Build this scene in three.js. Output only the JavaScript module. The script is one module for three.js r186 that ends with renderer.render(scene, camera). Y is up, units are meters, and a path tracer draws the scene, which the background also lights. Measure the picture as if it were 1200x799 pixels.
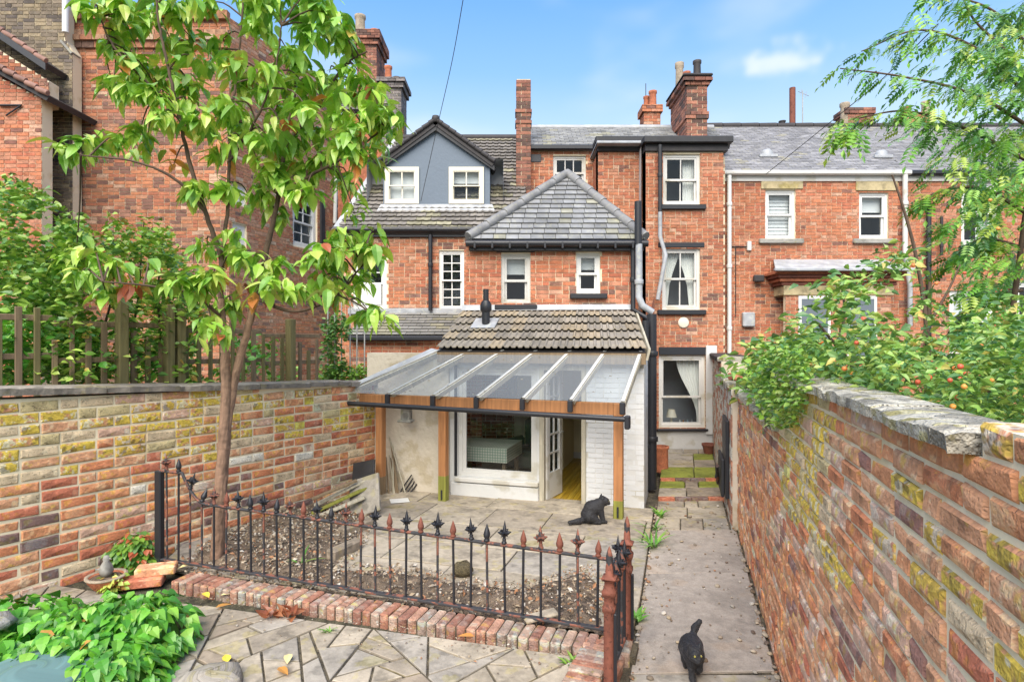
import * as THREE from 'three';
import { MarchingCubes } from 'three/addons/objects/MarchingCubes.js';

// ---------------------------------------------------------------- camera, sky, sun, exposure
const H = 2.3, F = 700, CX = 600, CY = 399.5;           // eye height; focal length and centre in photograph pixels
const scene = new THREE.Scene();
const camera = new THREE.PerspectiveCamera(2 * Math.atan(CY / F) * 180 / Math.PI, 1024 / 681, 0.1, 400);
camera.position.set(0, H, 0);
camera.lookAt(0, H, -10);
const renderer = new THREE.WebGLRenderer({ antialias: true });
renderer.toneMapping = THREE.LinearToneMapping;
renderer.toneMappingExposure = 1.78;
renderer.shadowMap.enabled = true;

const sunDir = new THREE.Vector3(-0.15, 0.74, 0.64).normalize();
const sun = new THREE.DirectionalLight(new THREE.Color(1, 0.91, 0.78), 4.3);
sun.position.copy(sunDir).multiplyScalar(40);
sun.castShadow = true; sun.shadow.radius = 110; sun.shadow.mapSize.set(2048, 2048);
Object.assign(sun.shadow.camera, { left: -18, right: 18, top: 18, bottom: -18, near: 1, far: 90 });
scene.add(sun, sun.target);

function rngOf(seed) { let s = seed >>> 0; return () => { s = (s + 0x6d2b79f5) >>> 0; let t = Math.imul(s ^ (s >>> 15), 1 | s); t = (t + Math.imul(t ^ (t >>> 7), 61 | t)) ^ t; return ((t ^ (t >>> 14)) >>> 0) / 4294967296; }; }
function hash2(x, y, s) { let h = Math.imul(x | 0, 374761393) + Math.imul(y | 0, 668265263) + Math.imul(s | 0, 1274126177); h = Math.imul(h ^ (h >>> 13), 1274126177); return ((h ^ (h >>> 16)) >>> 0) / 4294967296; }
const sm = (t) => t * t * (3 - 2 * t), mix = (a, b, t) => a + (b - a) * t, clamp = (x, a = 0, b = 1) => Math.min(b, Math.max(a, x)), step = (a, b, x) => sm(clamp((x - a) / (b - a)));
function vnoise(x, y, seed, per = 1e9) {                  // value noise, tileable with period per
  const xi = Math.floor(x), yi = Math.floor(y), fx = sm(x - xi), fy = sm(y - yi), m = (a) => ((a % per) + per) % per;
  return mix(mix(hash2(m(xi), m(yi), seed), hash2(m(xi + 1), m(yi), seed), fx), mix(hash2(m(xi), m(yi + 1), seed), hash2(m(xi + 1), m(yi + 1), seed), fx), fy);
}
function fbm(x, y, seed, oct = 4, per = 1e9) { let a = 0.5, s = 0, n = 0; for (let i = 0; i < oct; i++) { s += a * vnoise(x, y, seed + i * 17, per); n += a; x *= 2; y *= 2; per *= 2; a *= 0.5; } return s / n; }

{ // the sky: clear blue paling to white haze at the horizon, one small cloud
  const w = 1024, h = 512, d = new Float32Array(w * h * 4);
  const stops = [[-90, .45, .46, .44], [-4, .62, .64, .64], [0, .84, .89, .95], [10, .74, .85, .97], [17, .56, .75, .95], [24, .28, .53, .90], [32, .145, .385, .84], [50, .115, .33, .78], [90, .10, .29, .72]];
  const cloudC = [Math.atan2(318 / F, 1), Math.atan2(328 / F * Math.cos(Math.atan2(318, F)), 1)];
  for (let j = 0; j < h; j++) for (let i = 0; i < w; i++) {
    const el = (j + 0.5) / h * 180 - 90, az = ((i + 0.5) / w - 0.5) * Math.PI * 2;
    let k = 0; while (k < stops.length - 2 && el > stops[k + 1][0]) k++;
    const a = stops[k], b = stops[k + 1], t = clamp((el - a[0]) / (b[0] - a[0]));
    let c = [1, 2, 3].map((q) => mix(a[q], b[q], t));
    if (el > 2) {
      const yaw = az + Math.PI / 2;                        // azimuth seen from the camera (-z ahead, +x to the right)
      let q = yaw; while (q > Math.PI) q -= 2 * Math.PI; while (q < -Math.PI) q += 2 * Math.PI;
      const dx = (q - cloudC[0]) / 0.058, dy = (el * Math.PI / 180 - cloudC[1]) / 0.025;
      const puff = clamp(1.25 - Math.sqrt(dx * dx + dy * dy * (dy < 0 ? 2.2 : 1)) + (fbm(q * 55, el * 1.5, 5, 4) - .5) * 1.5);
      const wisp = step(.56, .86, fbm(q * 3.5 + 9, el * .16, 31, 5)) * .3 * step(3, 14, el);
      const m = Math.min(1, sm(puff) * .62 + wisp); c = [mix(c[0], .90, m), mix(c[1], .92, m), mix(c[2], .97, m)];
    }
    d.set([c[0] * .7, c[1] * .7, c[2] * .7, 1], (j * w + i) * 4);
  }
  const t = new THREE.DataTexture(d, w, h, THREE.RGBAFormat, THREE.FloatType);
  t.mapping = THREE.EquirectangularReflectionMapping; t.magFilter = t.minFilter = THREE.LinearFilter; t.wrapS = THREE.RepeatWrapping; t.needsUpdate = true;
  scene.background = t; scene.environment = t;
  scene.backgroundIntensity = 1; scene.environmentIntensity = 1;
}

// ---------------------------------------------------------------- photograph pixel -> place
const V = (x, y, z) => new THREE.Vector3(x, y, z);
const P = (px, py, Z) => V((px - CX) / F * Z, H - (py - CY) / F * Z, -Z);
const G = (px, py, y = 0) => P(px, py, (H - y) * F / (py - CY));
function hitPlane(O, N, px, py) { const d = V((px - CX) / F, -(py - CY) / F, -1), o = V(0, H, 0); return o.add(d.multiplyScalar(V(O.x, O.y, O.z).sub(V(0, H, 0)).dot(N) / d.dot(N))); }
function toPx(p) { const Z = -p.z; return [CX + p.x / Z * F, CY - (p.y - H) / Z * F, Z]; }

// ---------------------------------------------------------------- naming and tagging
const taken = new Map();
function numbered(n) { const k = taken.get(n) || 0; taken.set(n, k + 1); return k ? n + '_' + String(k).padStart(3, '0') : n; }
function tag(o, label, category, group, kind) { o.userData.label = label; if (category) o.userData.category = category; if (group) o.userData.group = group; if (kind) o.userData.kind = kind; return o; }
function thing(name, label, category, pos = V(0, 0, 0), turn = 0, group) { const g = new THREE.Group(); g.name = numbered(name); g.position.copy(pos); g.rotation.y = turn; tag(g, label, category, group); scene.add(g); return g; }
function mesh(name, geo, mat, parent, kind) { const m = new THREE.Mesh(geo, mat); m.name = name; m.castShadow = m.receiveShadow = true; if (kind) m.userData.kind = kind; if (parent) parent.add(m); return m; }
function single(name, label, category, geo, mat, pos, group) { const m = mesh(numbered(name), geo, mat, scene); if (pos) m.position.copy(pos); return tag(m, label, category, group); }
function struct(name, geo, mat) { const m = mesh(numbered(name), geo, mat, scene, 'structure'); return m; }
const C = (r, g, b) => new THREE.Color(r, g, b);

// ---------------------------------------------------------------- mesh builder
class MB {
  constructor() { this.p = []; this.n = []; this.t = []; this.c = []; this.i = []; this.uo = 0; this.vo = 0; this.hasC = false; }
  vert(p, n, u, v, c) { this.p.push(p.x, p.y, p.z); this.n.push(n.x, n.y, n.z); this.t.push(u + this.uo, v + this.vo); if (c) { this.c.push(c.r, c.g, c.b); this.hasC = true; } else this.c.push(1, 1, 1); return this.p.length / 3 - 1; }
  quad(a, b, c, d, col) {                                  // counter-clockwise; uv in metres on the dominant plane
    const n = V(0, 0, 0).crossVectors(V(0, 0, 0).subVectors(c, a), V(0, 0, 0).subVectors(d, b)).normalize();
    const ax = Math.abs(n.x), ay = Math.abs(n.y), az = Math.abs(n.z);
    const uv = ax > ay && ax > az ? (q) => [q.z, q.y] : ay > az ? (q) => [q.x, q.z] : (q) => [q.x, q.y];
    const k = [a, b, c, d].map((q) => this.vert(q, n, ...uv(q), col));
    this.i.push(k[0], k[1], k[2], k[0], k[2], k[3]); return this;
  }
  tri(a, b, c, col) { const n = V(0, 0, 0).crossVectors(V(0, 0, 0).subVectors(b, a), V(0, 0, 0).subVectors(c, a)).normalize(); const ay = Math.abs(n.y) > .7; const k = [a, b, c].map((q) => this.vert(q, n, q.x, ay ? q.z : q.y, col)); this.i.push(...k); return this; }
  box(x0, x1, y0, y1, z0, z1, col, faces = 'fblrtd') {
    const a = (x, y, z) => V(x, y, z);
    if (faces.includes('f')) this.quad(a(x0, y0, z1), a(x1, y0, z1), a(x1, y1, z1), a(x0, y1, z1), col);
    if (faces.includes('b')) this.quad(a(x1, y0, z0), a(x0, y0, z0), a(x0, y1, z0), a(x1, y1, z0), col);
    if (faces.includes('l')) this.quad(a(x0, y0, z0), a(x0, y0, z1), a(x0, y1, z1), a(x0, y1, z0), col);
    if (faces.includes('r')) this.quad(a(x1, y0, z1), a(x1, y0, z0), a(x1, y1, z0), a(x1, y1, z1), col);
    if (faces.includes('t')) this.quad(a(x0, y1, z1), a(x1, y1, z1), a(x1, y1, z0), a(x0, y1, z0), col);
    if (faces.includes('d')) this.quad(a(x0, y0, z0), a(x1, y0, z0), a(x1, y0, z1), a(x0, y0, z1), col);
    return this;
  }
  cbox(x0, x1, y0, y1, z0, z1, b = .004, col) {            // box with chamfered front and top edges all round
    const X = [x0, x0 + b, x1 - b, x1], Y = [y0, y0 + b, y1 - b, y1], Zz = [z0, z0 + b, z1 - b, z1];
    const q = (i, j, k) => V(X[i], Y[j], Zz[k]);
    this.quad(q(1, 1, 3), q(2, 1, 3), q(2, 2, 3), q(1, 2, 3), col); this.quad(q(2, 1, 0), q(1, 1, 0), q(1, 2, 0), q(2, 2, 0), col);
    this.quad(q(0, 1, 1), q(0, 1, 2), q(0, 2, 2), q(0, 2, 1), col); this.quad(q(3, 1, 2), q(3, 1, 1), q(3, 2, 1), q(3, 2, 2), col);
    this.quad(q(1, 3, 2), q(2, 3, 2), q(2, 3, 1), q(1, 3, 1), col); this.quad(q(1, 0, 1), q(2, 0, 1), q(2, 0, 2), q(1, 0, 2), col);
    this.quad(q(0, 1, 2), q(1, 1, 3), q(1, 2, 3), q(0, 2, 2), col); this.quad(q(2, 1, 3), q(3, 1, 2), q(3, 2, 2), q(2, 2, 3), col);
    this.quad(q(1, 2, 3), q(2, 2, 3), q(2, 3, 2), q(1, 3, 2), col); this.quad(q(1, 0, 2), q(2, 0, 2), q(2, 1, 3), q(1, 1, 3), col);
    this.quad(q(0, 2, 2), q(1, 3, 2), q(1, 3, 1), q(0, 2, 1), col); this.quad(q(2, 3, 2), q(3, 2, 2), q(3, 2, 1), q(2, 3, 1), col);
    this.quad(q(2, 2, 0), q(1, 2, 0), q(1, 3, 1), q(2, 3, 1), col); this.quad(q(0, 1, 1), q(0, 2, 1), q(1, 2, 0), q(1, 1, 0), col); this.quad(q(2, 1, 0), q(2, 2, 0), q(3, 2, 1), q(3, 1, 1), col);
    for (const [i, s] of [[0, 1], [3, 2]]) { const o = i ? 1 : -1; const a = q(i, 2, 2), b2 = q(s, 2, 3), c2 = q(s, 3, 2), d = q(i, 1, 2), e = q(s, 1, 3), f = q(s, 0, 2), g = q(i, 2, 1), h = q(s, 3, 1), l = q(s, 2, 0); if (o < 0) { this.tri(a, b2, c2, col); this.tri(d, f, e, col); this.tri(g, h, l, col); } else { this.tri(b2, a, c2, col); this.tri(f, d, e, col); this.tri(h, g, l, col); } }
    return this;
  }
  slab(a, b, c, d, t, col) {                               // a sheet with thickness t below it (corners counter-clockwise seen from above)
    const n = V(0, 0, 0).crossVectors(V(0, 0, 0).subVectors(b, a), V(0, 0, 0).subVectors(d, a)).normalize().multiplyScalar(-t);
    const [a2, b2, c2, d2] = [a, b, c, d].map((q) => q.clone().add(n));
    this.quad(a, b, c, d, col); this.quad(a2, b2, b, a, col); this.quad(b2, c2, c, b, col); this.quad(d2, a2, a, d, col); this.quad(c2, d2, d, c, col); this.quad(d2, c2, b2, a2, col); return this;
  }
  tube(pts, r0, r1 = r0, seg = 7, col, cap = true) {        // tapered tube through points; r0 may be a function of t
    const n = pts.length; let side = V(1, 0, 0); const rows = []; let len = 0;
    for (let k = 0; k < n; k++) {
      const d = V(0, 0, 0).subVectors(pts[Math.min(n - 1, k + 1)], pts[Math.max(0, k - 1)]).normalize();
      side = side.clone().sub(d.clone().multiplyScalar(side.dot(d))); if (side.lengthSq() < 1e-4) side = Math.abs(d.y) < .9 ? V(0, 1, 0).cross(d) : V(1, 0, 0).cross(d); side.normalize();
      const up = V(0, 0, 0).crossVectors(d, side), r = typeof r0 === 'function' ? r0(k / (n - 1)) : mix(r0, r1, k / (n - 1)); if (k) len += pts[k].distanceTo(pts[k - 1]);
      const row = []; for (let s = 0; s <= seg; s++) { const a = s / seg * Math.PI * 2, v = side.clone().multiplyScalar(Math.cos(a)).addScaledVector(up, Math.sin(a)); row.push(this.vert(pts[k].clone().addScaledVector(v, r), v, s / seg * r * 6.28, len, col)); }
      rows.push(row);
    }
    for (let k = 0; k < n - 1; k++) for (let s = 0; s < seg; s++) { const [a, b] = [rows[k], rows[k + 1]]; this.i.push(a[s], a[s + 1], b[s + 1], a[s], b[s + 1], b[s]); }
    if (cap) for (const [k, o] of [[0, -1], [n - 1, 1]]) { const d = V(0, 0, 0).subVectors(pts[k], pts[k + (k ? -1 : 1)]).normalize(); const c = this.vert(pts[k], d, 0, 0, col), q = []; for (let s = 0; s <= seg; s++) { const j = rows[k][s] * 3; q.push(this.vert(V(this.p[j], this.p[j + 1], this.p[j + 2]), d, this.p[j], this.p[j + 2], col)); } for (let s = 0; s < seg; s++) o > 0 ? this.i.push(c, q[s], q[s + 1]) : this.i.push(c, q[s + 1], q[s]); }
    return this;
  }
  lathe(prof, x, y, z, seg = 12, col, sq) {                 // prof: [r, h] pairs from below up
    const rows = prof.map(([r, h], k) => { const [ra, ha] = prof[Math.max(0, k - 1)], [rb, hb] = prof[Math.min(prof.length - 1, k + 1)]; const nr = hb - ha, nh = ra - rb, l = Math.hypot(nr, nh) || 1; const row = []; for (let s = 0; s <= seg; s++) { const a = s / seg * Math.PI * 2 + (sq ? Math.PI / 4 : 0); row.push(this.vert(V(x + Math.cos(a) * r, y + h, z + Math.sin(a) * r), V(Math.cos(a) * nr / l, nh / l, Math.sin(a) * nr / l), s / seg * r * 6.28, h, col)); } return row; });
    for (let k = 0; k < rows.length - 1; k++) for (let s = 0; s < seg; s++) { const [a, b] = [rows[k], rows[k + 1]]; this.i.push(a[s], b[s + 1], a[s + 1], a[s], b[s], b[s + 1]); }
    return this;
  }
  stamp(g, m, col) {                                       // append a template {p, n, t, i} under a matrix
    const o = this.p.length / 3, nm = new THREE.Matrix3().getNormalMatrix(m), v = V(0, 0, 0);
    for (let k = 0; k < g.p.length; k += 3) { v.set(g.p[k], g.p[k + 1], g.p[k + 2]).applyMatrix4(m); this.p.push(v.x, v.y, v.z); v.set(g.n[k], g.n[k + 1], g.n[k + 2]).applyMatrix3(nm).normalize(); this.n.push(v.x, v.y, v.z); this.t.push(g.t[k / 3 * 2] + this.uo, g.t[k / 3 * 2 + 1] + this.vo); if (col) this.c.push(col.r, col.g, col.b); else this.c.push(1, 1, 1); }
    if (col) this.hasC = true; for (const q of g.i) this.i.push(q + o); return this;
  }
  xform(m) { const v = V(0, 0, 0), nm = new THREE.Matrix3().getNormalMatrix(m); for (let k = 0; k < this.p.length; k += 3) { v.set(this.p[k], this.p[k + 1], this.p[k + 2]).applyMatrix4(m); this.p[k] = v.x; this.p[k + 1] = v.y; this.p[k + 2] = v.z; v.set(this.n[k], this.n[k + 1], this.n[k + 2]).applyMatrix3(nm).normalize(); this.n[k] = v.x; this.n[k + 1] = v.y; this.n[k + 2] = v.z; } return this; }
  geo() { const g = new THREE.BufferGeometry(); g.setAttribute('position', new THREE.Float32BufferAttribute(this.p, 3)); g.setAttribute('normal', new THREE.Float32BufferAttribute(this.n, 3)); g.setAttribute('uv', new THREE.Float32BufferAttribute(this.t, 2)); if (this.hasC) g.setAttribute('color', new THREE.Float32BufferAttribute(this.c, 3)); g.setIndex(this.i); return g; }
  get empty() { return !this.i.length; }
}
const bar = (x0, x1, y0, y1, z0, z1) => new MB().box(x0, x1, y0, y1, z0, z1).geo();
function smoothPts(pts, n) { return new THREE.CatmullRomCurve3(pts, false, 'centripetal').getPoints(n); }
const at = (p, q, s = 1) => new THREE.Matrix4().compose(p, q, s.isVector3 ? s : V(s, s, s));
const eul = (x, y, z) => new THREE.Quaternion().setFromEuler(new THREE.Euler(x, y, z, 'YXZ'));

// ---------------------------------------------------------------- textures and materials
function texture(size, fn, { srgb = true, repeat = 1 } = {}) {
  const d = new Uint8Array(size * size * 4), enc = srgb ? (x) => Math.pow(clamp(x), 1 / 2.2) * 255 : (x) => clamp(x) * 255;
  for (let j = 0; j < size; j++) for (let i = 0; i < size; i++) { const c = fn(i / size, j / size); const o = (j * size + i) * 4; if (typeof c === 'number') d[o] = d[o + 1] = d[o + 2] = enc(c); else for (let k = 0; k < 3; k++) d[o + k] = enc(c[k]); d[o + 3] = 255; }
  const t = new THREE.DataTexture(d, size, size, THREE.RGBAFormat); t.wrapS = t.wrapT = THREE.RepeatWrapping; t.magFilter = THREE.LinearFilter; t.minFilter = THREE.LinearMipmapLinearFilter; t.generateMipmaps = true; if (srgb) t.colorSpace = THREE.SRGBColorSpace; t.repeat.set(repeat, repeat); t.needsUpdate = true; return t;
}
const nz = (u, v, f, seed, oct = 4) => fbm(u * f, v * f, seed, oct, f);
const grit = (u, v, n, seed) => hash2(Math.floor(u * n), Math.floor(v * n), seed);
const T = {};
T.mottle = texture(512, (u, v) => { const a = nz(u, v, 6, 1, 5), b = nz(u, v, 24, 9, 3), pit = step(.66, .74, nz(u, v, 48, 3, 2)), lime = step(.60, .72, nz(u, v, 10, 77, 4)); const g = .84 + (a - .5) * .6 + (b - .5) * .4 - pit * .34; return [g + lime * .14, g + lime * .2, g + lime * .24]; }, { repeat: 1.6 });
T.mottleB = texture(512, (u, v) => .5 + (nz(u, v, 12, 4, 4) - .5) * .9 - step(.66, .74, nz(u, v, 48, 3, 2)) * .4 + (grit(u, v, 256, 8) - .5) * .12, { srgb: false, repeat: 1.6 });
T.brick = texture(512, (u, v) => { const a = nz(u, v, 7, 101, 5), b = nz(u, v, 40, 102, 3), lime = step(.54, .68, nz(u, v, 11, 103, 5)), dark = step(.63, .75, nz(u, v, 8, 104, 5)), yel = step(.60, .70, nz(u, v, 9, 105, 5)), k = .60 * (.98 + (a - .5) * .8 + (b - .5) * .5) * (1 - dark * .34); return [k * (1 + lime * .22 + yel * .08), k * (1 + lime * .62 + yel * .28), k * (1 + lime * .85 - yel * .3)]; }, { repeat: 1.7 });
T.lichen = texture(512, (u, v) => { const t = step(.27, .43, nz(u, v, 9, 111, 5)), c = step(.58, .68, nz(u, v, 14, 112, 4)), d = .92 + (nz(u, v, 36, 113, 3) - .5) * .8, b = step(.62, .7, nz(u, v, 8, 114, 4)); return [mix(mix(.58, .66, t), .70, c) * d * (1 - b * .45), mix(mix(.28, .48, t), .62, c) * d * (1 - b * .45), mix(mix(.15, .07, t), .40, c) * d * (1 - b * .4)]; }, { repeat: 1.7 });
T.brickB = texture(512, (u, v) => .5 + (nz(u, v, 14, 121, 5) - .5) * 1.1 + (nz(u, v, 90, 122, 2) - .5) * .5 - step(.68, .74, nz(u, v, 60, 123, 2)) * .3, { srgb: false, repeat: 1.7 });
T.stone = texture(512, (u, v) => { const a = nz(u, v, 5, 21, 5), b = nz(u, v, 32, 22, 3), dk = step(.58, .72, nz(u, v, 11, 26, 5)), g = (.84 + (a - .5) * .6 + (b - .5) * .4 + (grit(u, v, 200, 23) - .5) * .1) * (1 - dk * .28), l = step(.62, .7, nz(u, v, 9, 24, 4)); return [g + l * .04, g + l * .03, g - l * .14]; }, { repeat: .8 });
T.coping = texture(512, (u, v) => { const a = nz(u, v, 6, 131, 5), b = nz(u, v, 30, 132, 4), dk = step(.52, .64, nz(u, v, 7, 133, 5)), ye = step(.60, .68, nz(u, v, 9, 134, 5)), g = (.86 + (a - .5) * .6 + (b - .5) * .6) * (1 - dk * .5); return [g + ye * .02, g + ye * .0, g - ye * .22]; }, { repeat: 1.3 });
T.stoneB = texture(512, (u, v) => nz(u, v, 10, 21, 5) * .7 + nz(u, v, 50, 25, 2) * .3, { srgb: false, repeat: .8 });
T.path = texture(512, (u, v) => { const a = nz(u, v, 4, 41, 5), b = nz(u, v, 40, 42, 2), st = step(.56, .70, nz(u, v, 7, 45, 5)), g = (.86 + (a - .5) * .42 + (b - .5) * .3 + (grit(u, v, 256, 43) - .5) * .2) * (1 - st * .14), o = step(.58, .72, nz(u, v, 6, 44, 4)); return [g + o * .05, g, g - o * .05]; }, { repeat: .55 });
T.soil = texture(512, (u, v) => { const g = .5 + (nz(u, v, 24, 51, 4) - .5) * 1.0 + (grit(u, v, 180, 52) - .5) * .35; return [g, g * .96, g * .9]; }, { repeat: .7 });
T.wood = texture(512, (u, v) => { const s = nz(u, v * .0 + .3, 48, 61, 3), k = fbm(u * 30, v * 3, 62, 4, 30), g = .78 + (s - .5) * .45 + (k - .5) * .4; return [g, g, g * .96]; }, { repeat: 1.2 });
T.slate = texture(512, (u, v) => { const a = nz(u, v, 8, 71, 5), l = step(.63, .7, nz(u, v, 22, 72, 3)); const g = .78 + (a - .5) * .5; return [g + l * .14, g + l * .13, g + l * .03]; }, { repeat: .9 });
T.plaster = texture(512, (u, v) => { const a = nz(u, v, 5, 81, 5), st = step(.57, .75, nz(u, v, 7, 82, 5)), g = .92 + (a - .5) * .14 + (grit(u, v, 256, 83) - .5) * .04; return [g - st * .16, g - st * .19, g - st * .27]; }, { repeat: .6 });
T.plasterB = texture(256, (u, v) => nz(u, v, 16, 84, 4), { srgb: false, repeat: 1.5 });
T.rust = texture(512, (u, v) => { const r = step(.55, .64, nz(u, v, 12, 91, 5)), k = nz(u, v, 40, 92, 2); return [mix(.02 + k * .02, .13 + k * .16, r), mix(.02 + k * .02, .045 + k * .06, r), mix(.024 + k * .02, .028 + k * .035, r)]; }, { repeat: 1.1 });
T.bark = texture(512, (u, v) => { const k = fbm(u * 12, v * 18, 95, 4, 36), s = fbm(u * 30, v * 5, 96, 4, 30), g = .72 + (k - .5) * .5 + (s - .5) * .6; return [g, g * .97, g * .93]; }, { repeat: 1.6 });
const mat = (o) => new THREE.MeshStandardMaterial({ roughness: .9, side: THREE.DoubleSide, ...o });
const col = (r, g, b) => C(r, g, b);
const M = {
  mortar: mat({ color: col(.84, .73, .52), map: T.plaster, bumpMap: T.stoneB, bumpScale: .004 }),
  mortarDark: mat({ color: col(.84, .73, .52), map: T.plaster }),
  mortarFar: mat({ color: col(.84, .73, .52), map: T.plaster }),
  brickFar: mat({ vertexColors: true, map: T.mottle, bumpMap: T.mottleB, bumpScale: .003 }),
  brickNear: mat({ vertexColors: true, map: T.brick, bumpMap: T.brickB, bumpScale: .008 }),
  painted: mat({ vertexColors: true, bumpMap: T.plasterB, bumpScale: .004, roughness: .7 }),
  white: mat({ color: col(.70, .70, .68), roughness: .45 }),
  whiteOld: mat({ color: col(.64, .63, .60), roughness: .6, map: T.plaster }),
  cream: mat({ color: col(.70, .65, .53), roughness: .55 }),
  plaster: mat({ color: col(.62, .62, .61), map: T.plaster, bumpMap: T.plasterB, bumpScale: .004 }),
  plasterStained: mat({ color: col(.60, .53, .43), map: T.plaster, bumpMap: T.plasterB, bumpScale: .008 }),
  blueRender: mat({ color: col(.145, .18, .225), bumpMap: T.plasterB, bumpScale: .004, roughness: .8 }),
  black: mat({ color: col(.018, .019, .024), roughness: .45 }),
  blackOld: mat({ color: col(.03, .031, .036), roughness: .6, map: T.slate }),
  dark: mat({ color: col(.045, .04, .042), roughness: .7, map: T.slate }),
  rust: mat({ color: col(1, 1, 1), map: T.rust, roughness: .75, bumpMap: T.mottleB, bumpScale: .002 }),
  rustRed: mat({ color: col(.21, .068, .042), map: T.mottle, roughness: .8, bumpMap: T.mottleB, bumpScale: .002 }),
  hipTile: mat({ color: col(.255, .255, .26), roughness: .75, map: T.slate, bumpMap: T.stoneB, bumpScale: .004 }),
  lead: mat({ color: col(.44, .46, .49), roughness: .55, map: T.slate }),
  slate: mat({ vertexColors: true, map: T.slate, bumpMap: T.stoneB, bumpScale: .003, roughness: .7 }),
  tile: mat({ vertexColors: true, map: T.slate, bumpMap: T.stoneB, bumpScale: .004, roughness: .85 }),
  stoneDress: mat({ color: col(.52, .43, .25), map: T.stone, bumpMap: T.stoneB, bumpScale: .004 }),
  stoneGrey: mat({ color: col(.34, .33, .30), map: T.stone, bumpMap: T.stoneB, bumpScale: .006 }),
  coping: [[.56, .51, .41], [.60, .56, .45], [.50, .47, .39]].map((c) => mat({ color: col(...c), map: T.coping, bumpMap: T.brickB, bumpScale: .016 })),
  copingDark: [[.25, .22, .19], [.30, .265, .225], [.20, .185, .17]].map((c) => mat({ color: col(...c), map: T.stone, bumpMap: T.stoneB, bumpScale: .012 })),
  flag: [[.41, .35, .265], [.36, .305, .235], [.45, .385, .295], [.34, .275, .205], [.38, .34, .285]].map((c) => mat({ color: col(...c), map: T.stone, bumpMap: T.stoneB, bumpScale: .006 })),
  path: mat({ color: col(.42, .365, .31), map: T.path, bumpMap: T.stoneB, bumpScale: .004 }),
  soil: mat({ color: col(.27, .205, .15), map: T.soil, bumpMap: T.soil, bumpScale: .02 }),
  joint: mat({ color: col(.17, .145, .10), map: T.soil, bumpMap: T.soil, bumpScale: .01 }),
  cedar: mat({ color: col(.47, .205, .08), map: T.wood, roughness: .7, bumpMap: T.wood, bumpScale: .002 }),
  timber: mat({ color: col(.26, .185, .115), map: T.wood, bumpMap: T.wood, bumpScale: .004 }),
  timberGreen: mat({ color: col(.20, .17, .075), map: T.wood, bumpMap: T.wood, bumpScale: .004 }),
  timberPale: mat({ color: col(.55, .50, .40), map: T.wood }),
  glass: new THREE.MeshPhysicalMaterial({ color: col(.86, .90, .92), transmission: 1, thickness: 0, roughness: .02, ior: 1.5, side: THREE.DoubleSide }),
  canopyGlass: new THREE.MeshPhysicalMaterial({ color: col(.80, .84, .86), transmission: .86, thickness: 0, roughness: .06, ior: 1.52, side: THREE.DoubleSide }),
  interior: mat({ color: col(.46, .46, .46) }),
  interiorDark: mat({ color: col(.40, .42, .45) }),
  cloth: mat({ color: col(.72, .71, .66), roughness: 1 }),
  blind: mat({ color: col(.72, .72, .70), roughness: .8 }),
  terracotta: mat({ color: col(.45, .15, .075), map: T.mottle, bumpMap: T.mottleB, bumpScale: .003 }),
  pot: mat({ color: col(.38, .31, .23), map: T.mottle, bumpMap: T.mottleB, bumpScale: .003 }),
  barkCherry: mat({ color: col(.34, .215, .15), map: T.bark, bumpMap: T.bark, bumpScale: .012 }),
  twig: mat({ color: col(.13, .085, .06), map: T.bark }),
  aluminium: mat({ color: col(.46, .46, .45), metalness: .3, roughness: .45 }),
};

// ---------------------------------------------------------------- building kit: local x along the facade, y up, z towards the viewer
class Bld {
  constructor(name, label, category, A, B, group) {
    this.O = V(A.x, 0, A.z); this.U = V(B.x - A.x, 0, B.z - A.z).normalize(); this.N = V(-this.U.z, 0, this.U.x);
    this.th = Math.atan2(-this.U.z, this.U.x); this.w = Math.hypot(B.x - A.x, B.z - A.z);
    this.g = thing(name, label, category, this.O, this.th, group);
  }
  L(px, py, z = 0) { const p = hitPlane(this.O.clone().addScaledVector(this.N, z), this.N, px, py); return [p.clone().sub(this.O).dot(this.U), p.y]; }
  loc(p) { const d = p.clone().sub(this.O); return V(d.dot(this.U), p.y, d.dot(this.N)); }
  rect(r, z = 0) { const [x0, y0, x1, y1] = r, cx = (x0 + x1) / 2, cy = (y0 + y1) / 2; return { u0: this.L(x0, cy, z)[0], u1: this.L(x1, cy, z)[0], v0: this.L(cx, y1, z)[1], v1: this.L(cx, y0, z)[1] }; }
  add(name, geo, m, parent = this.g, kind) { return mesh(name, geo, m, parent, kind); }
}
const pick = (list, r) => list[Math.min(list.length - 1, Math.floor(r * list.length))];
const shade = (c, k) => C(c[0] * k, c[1] * k, c[2] * k);
const palRed = (dirty = 0, warm = 1) => (u, v, r) => {
  const n = fbm(u * .9 + 7, v * .9, 11, 3), q = r(), soot = step(.60, .70, fbm(u * 1.3 + 31, v * 1.9 + 4, 23, 4)) * (.25 + dirty * .5); if (r() < soot) return shade(r() < .5 ? [.22, .115, .09] : [.33, .16, .11], .85 + r() * .3);
  const c = q < .02 + dirty * .2 ? [.24, .11, .08] : q < .34 ? [.52, .235, .14] : q < .74 ? [.51, .19, .095] : q < .95 ? [.46, .155, .085] : [.58, .34, .23];
  return shade([c[0] * warm, c[1], c[2]], (.78 + n * .38) * (.91 + r() * .18));
};
const palSoot = (u, v, r) => { const q = r(), n = fbm(u * 2, v * 2, 19, 3); return shade(q < .4 ? [.36, .155, .10] : q < .75 ? [.25, .105, .075] : [.13, .075, .06], (.7 + n * .6) * (.85 + r() * .3)); };
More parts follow.
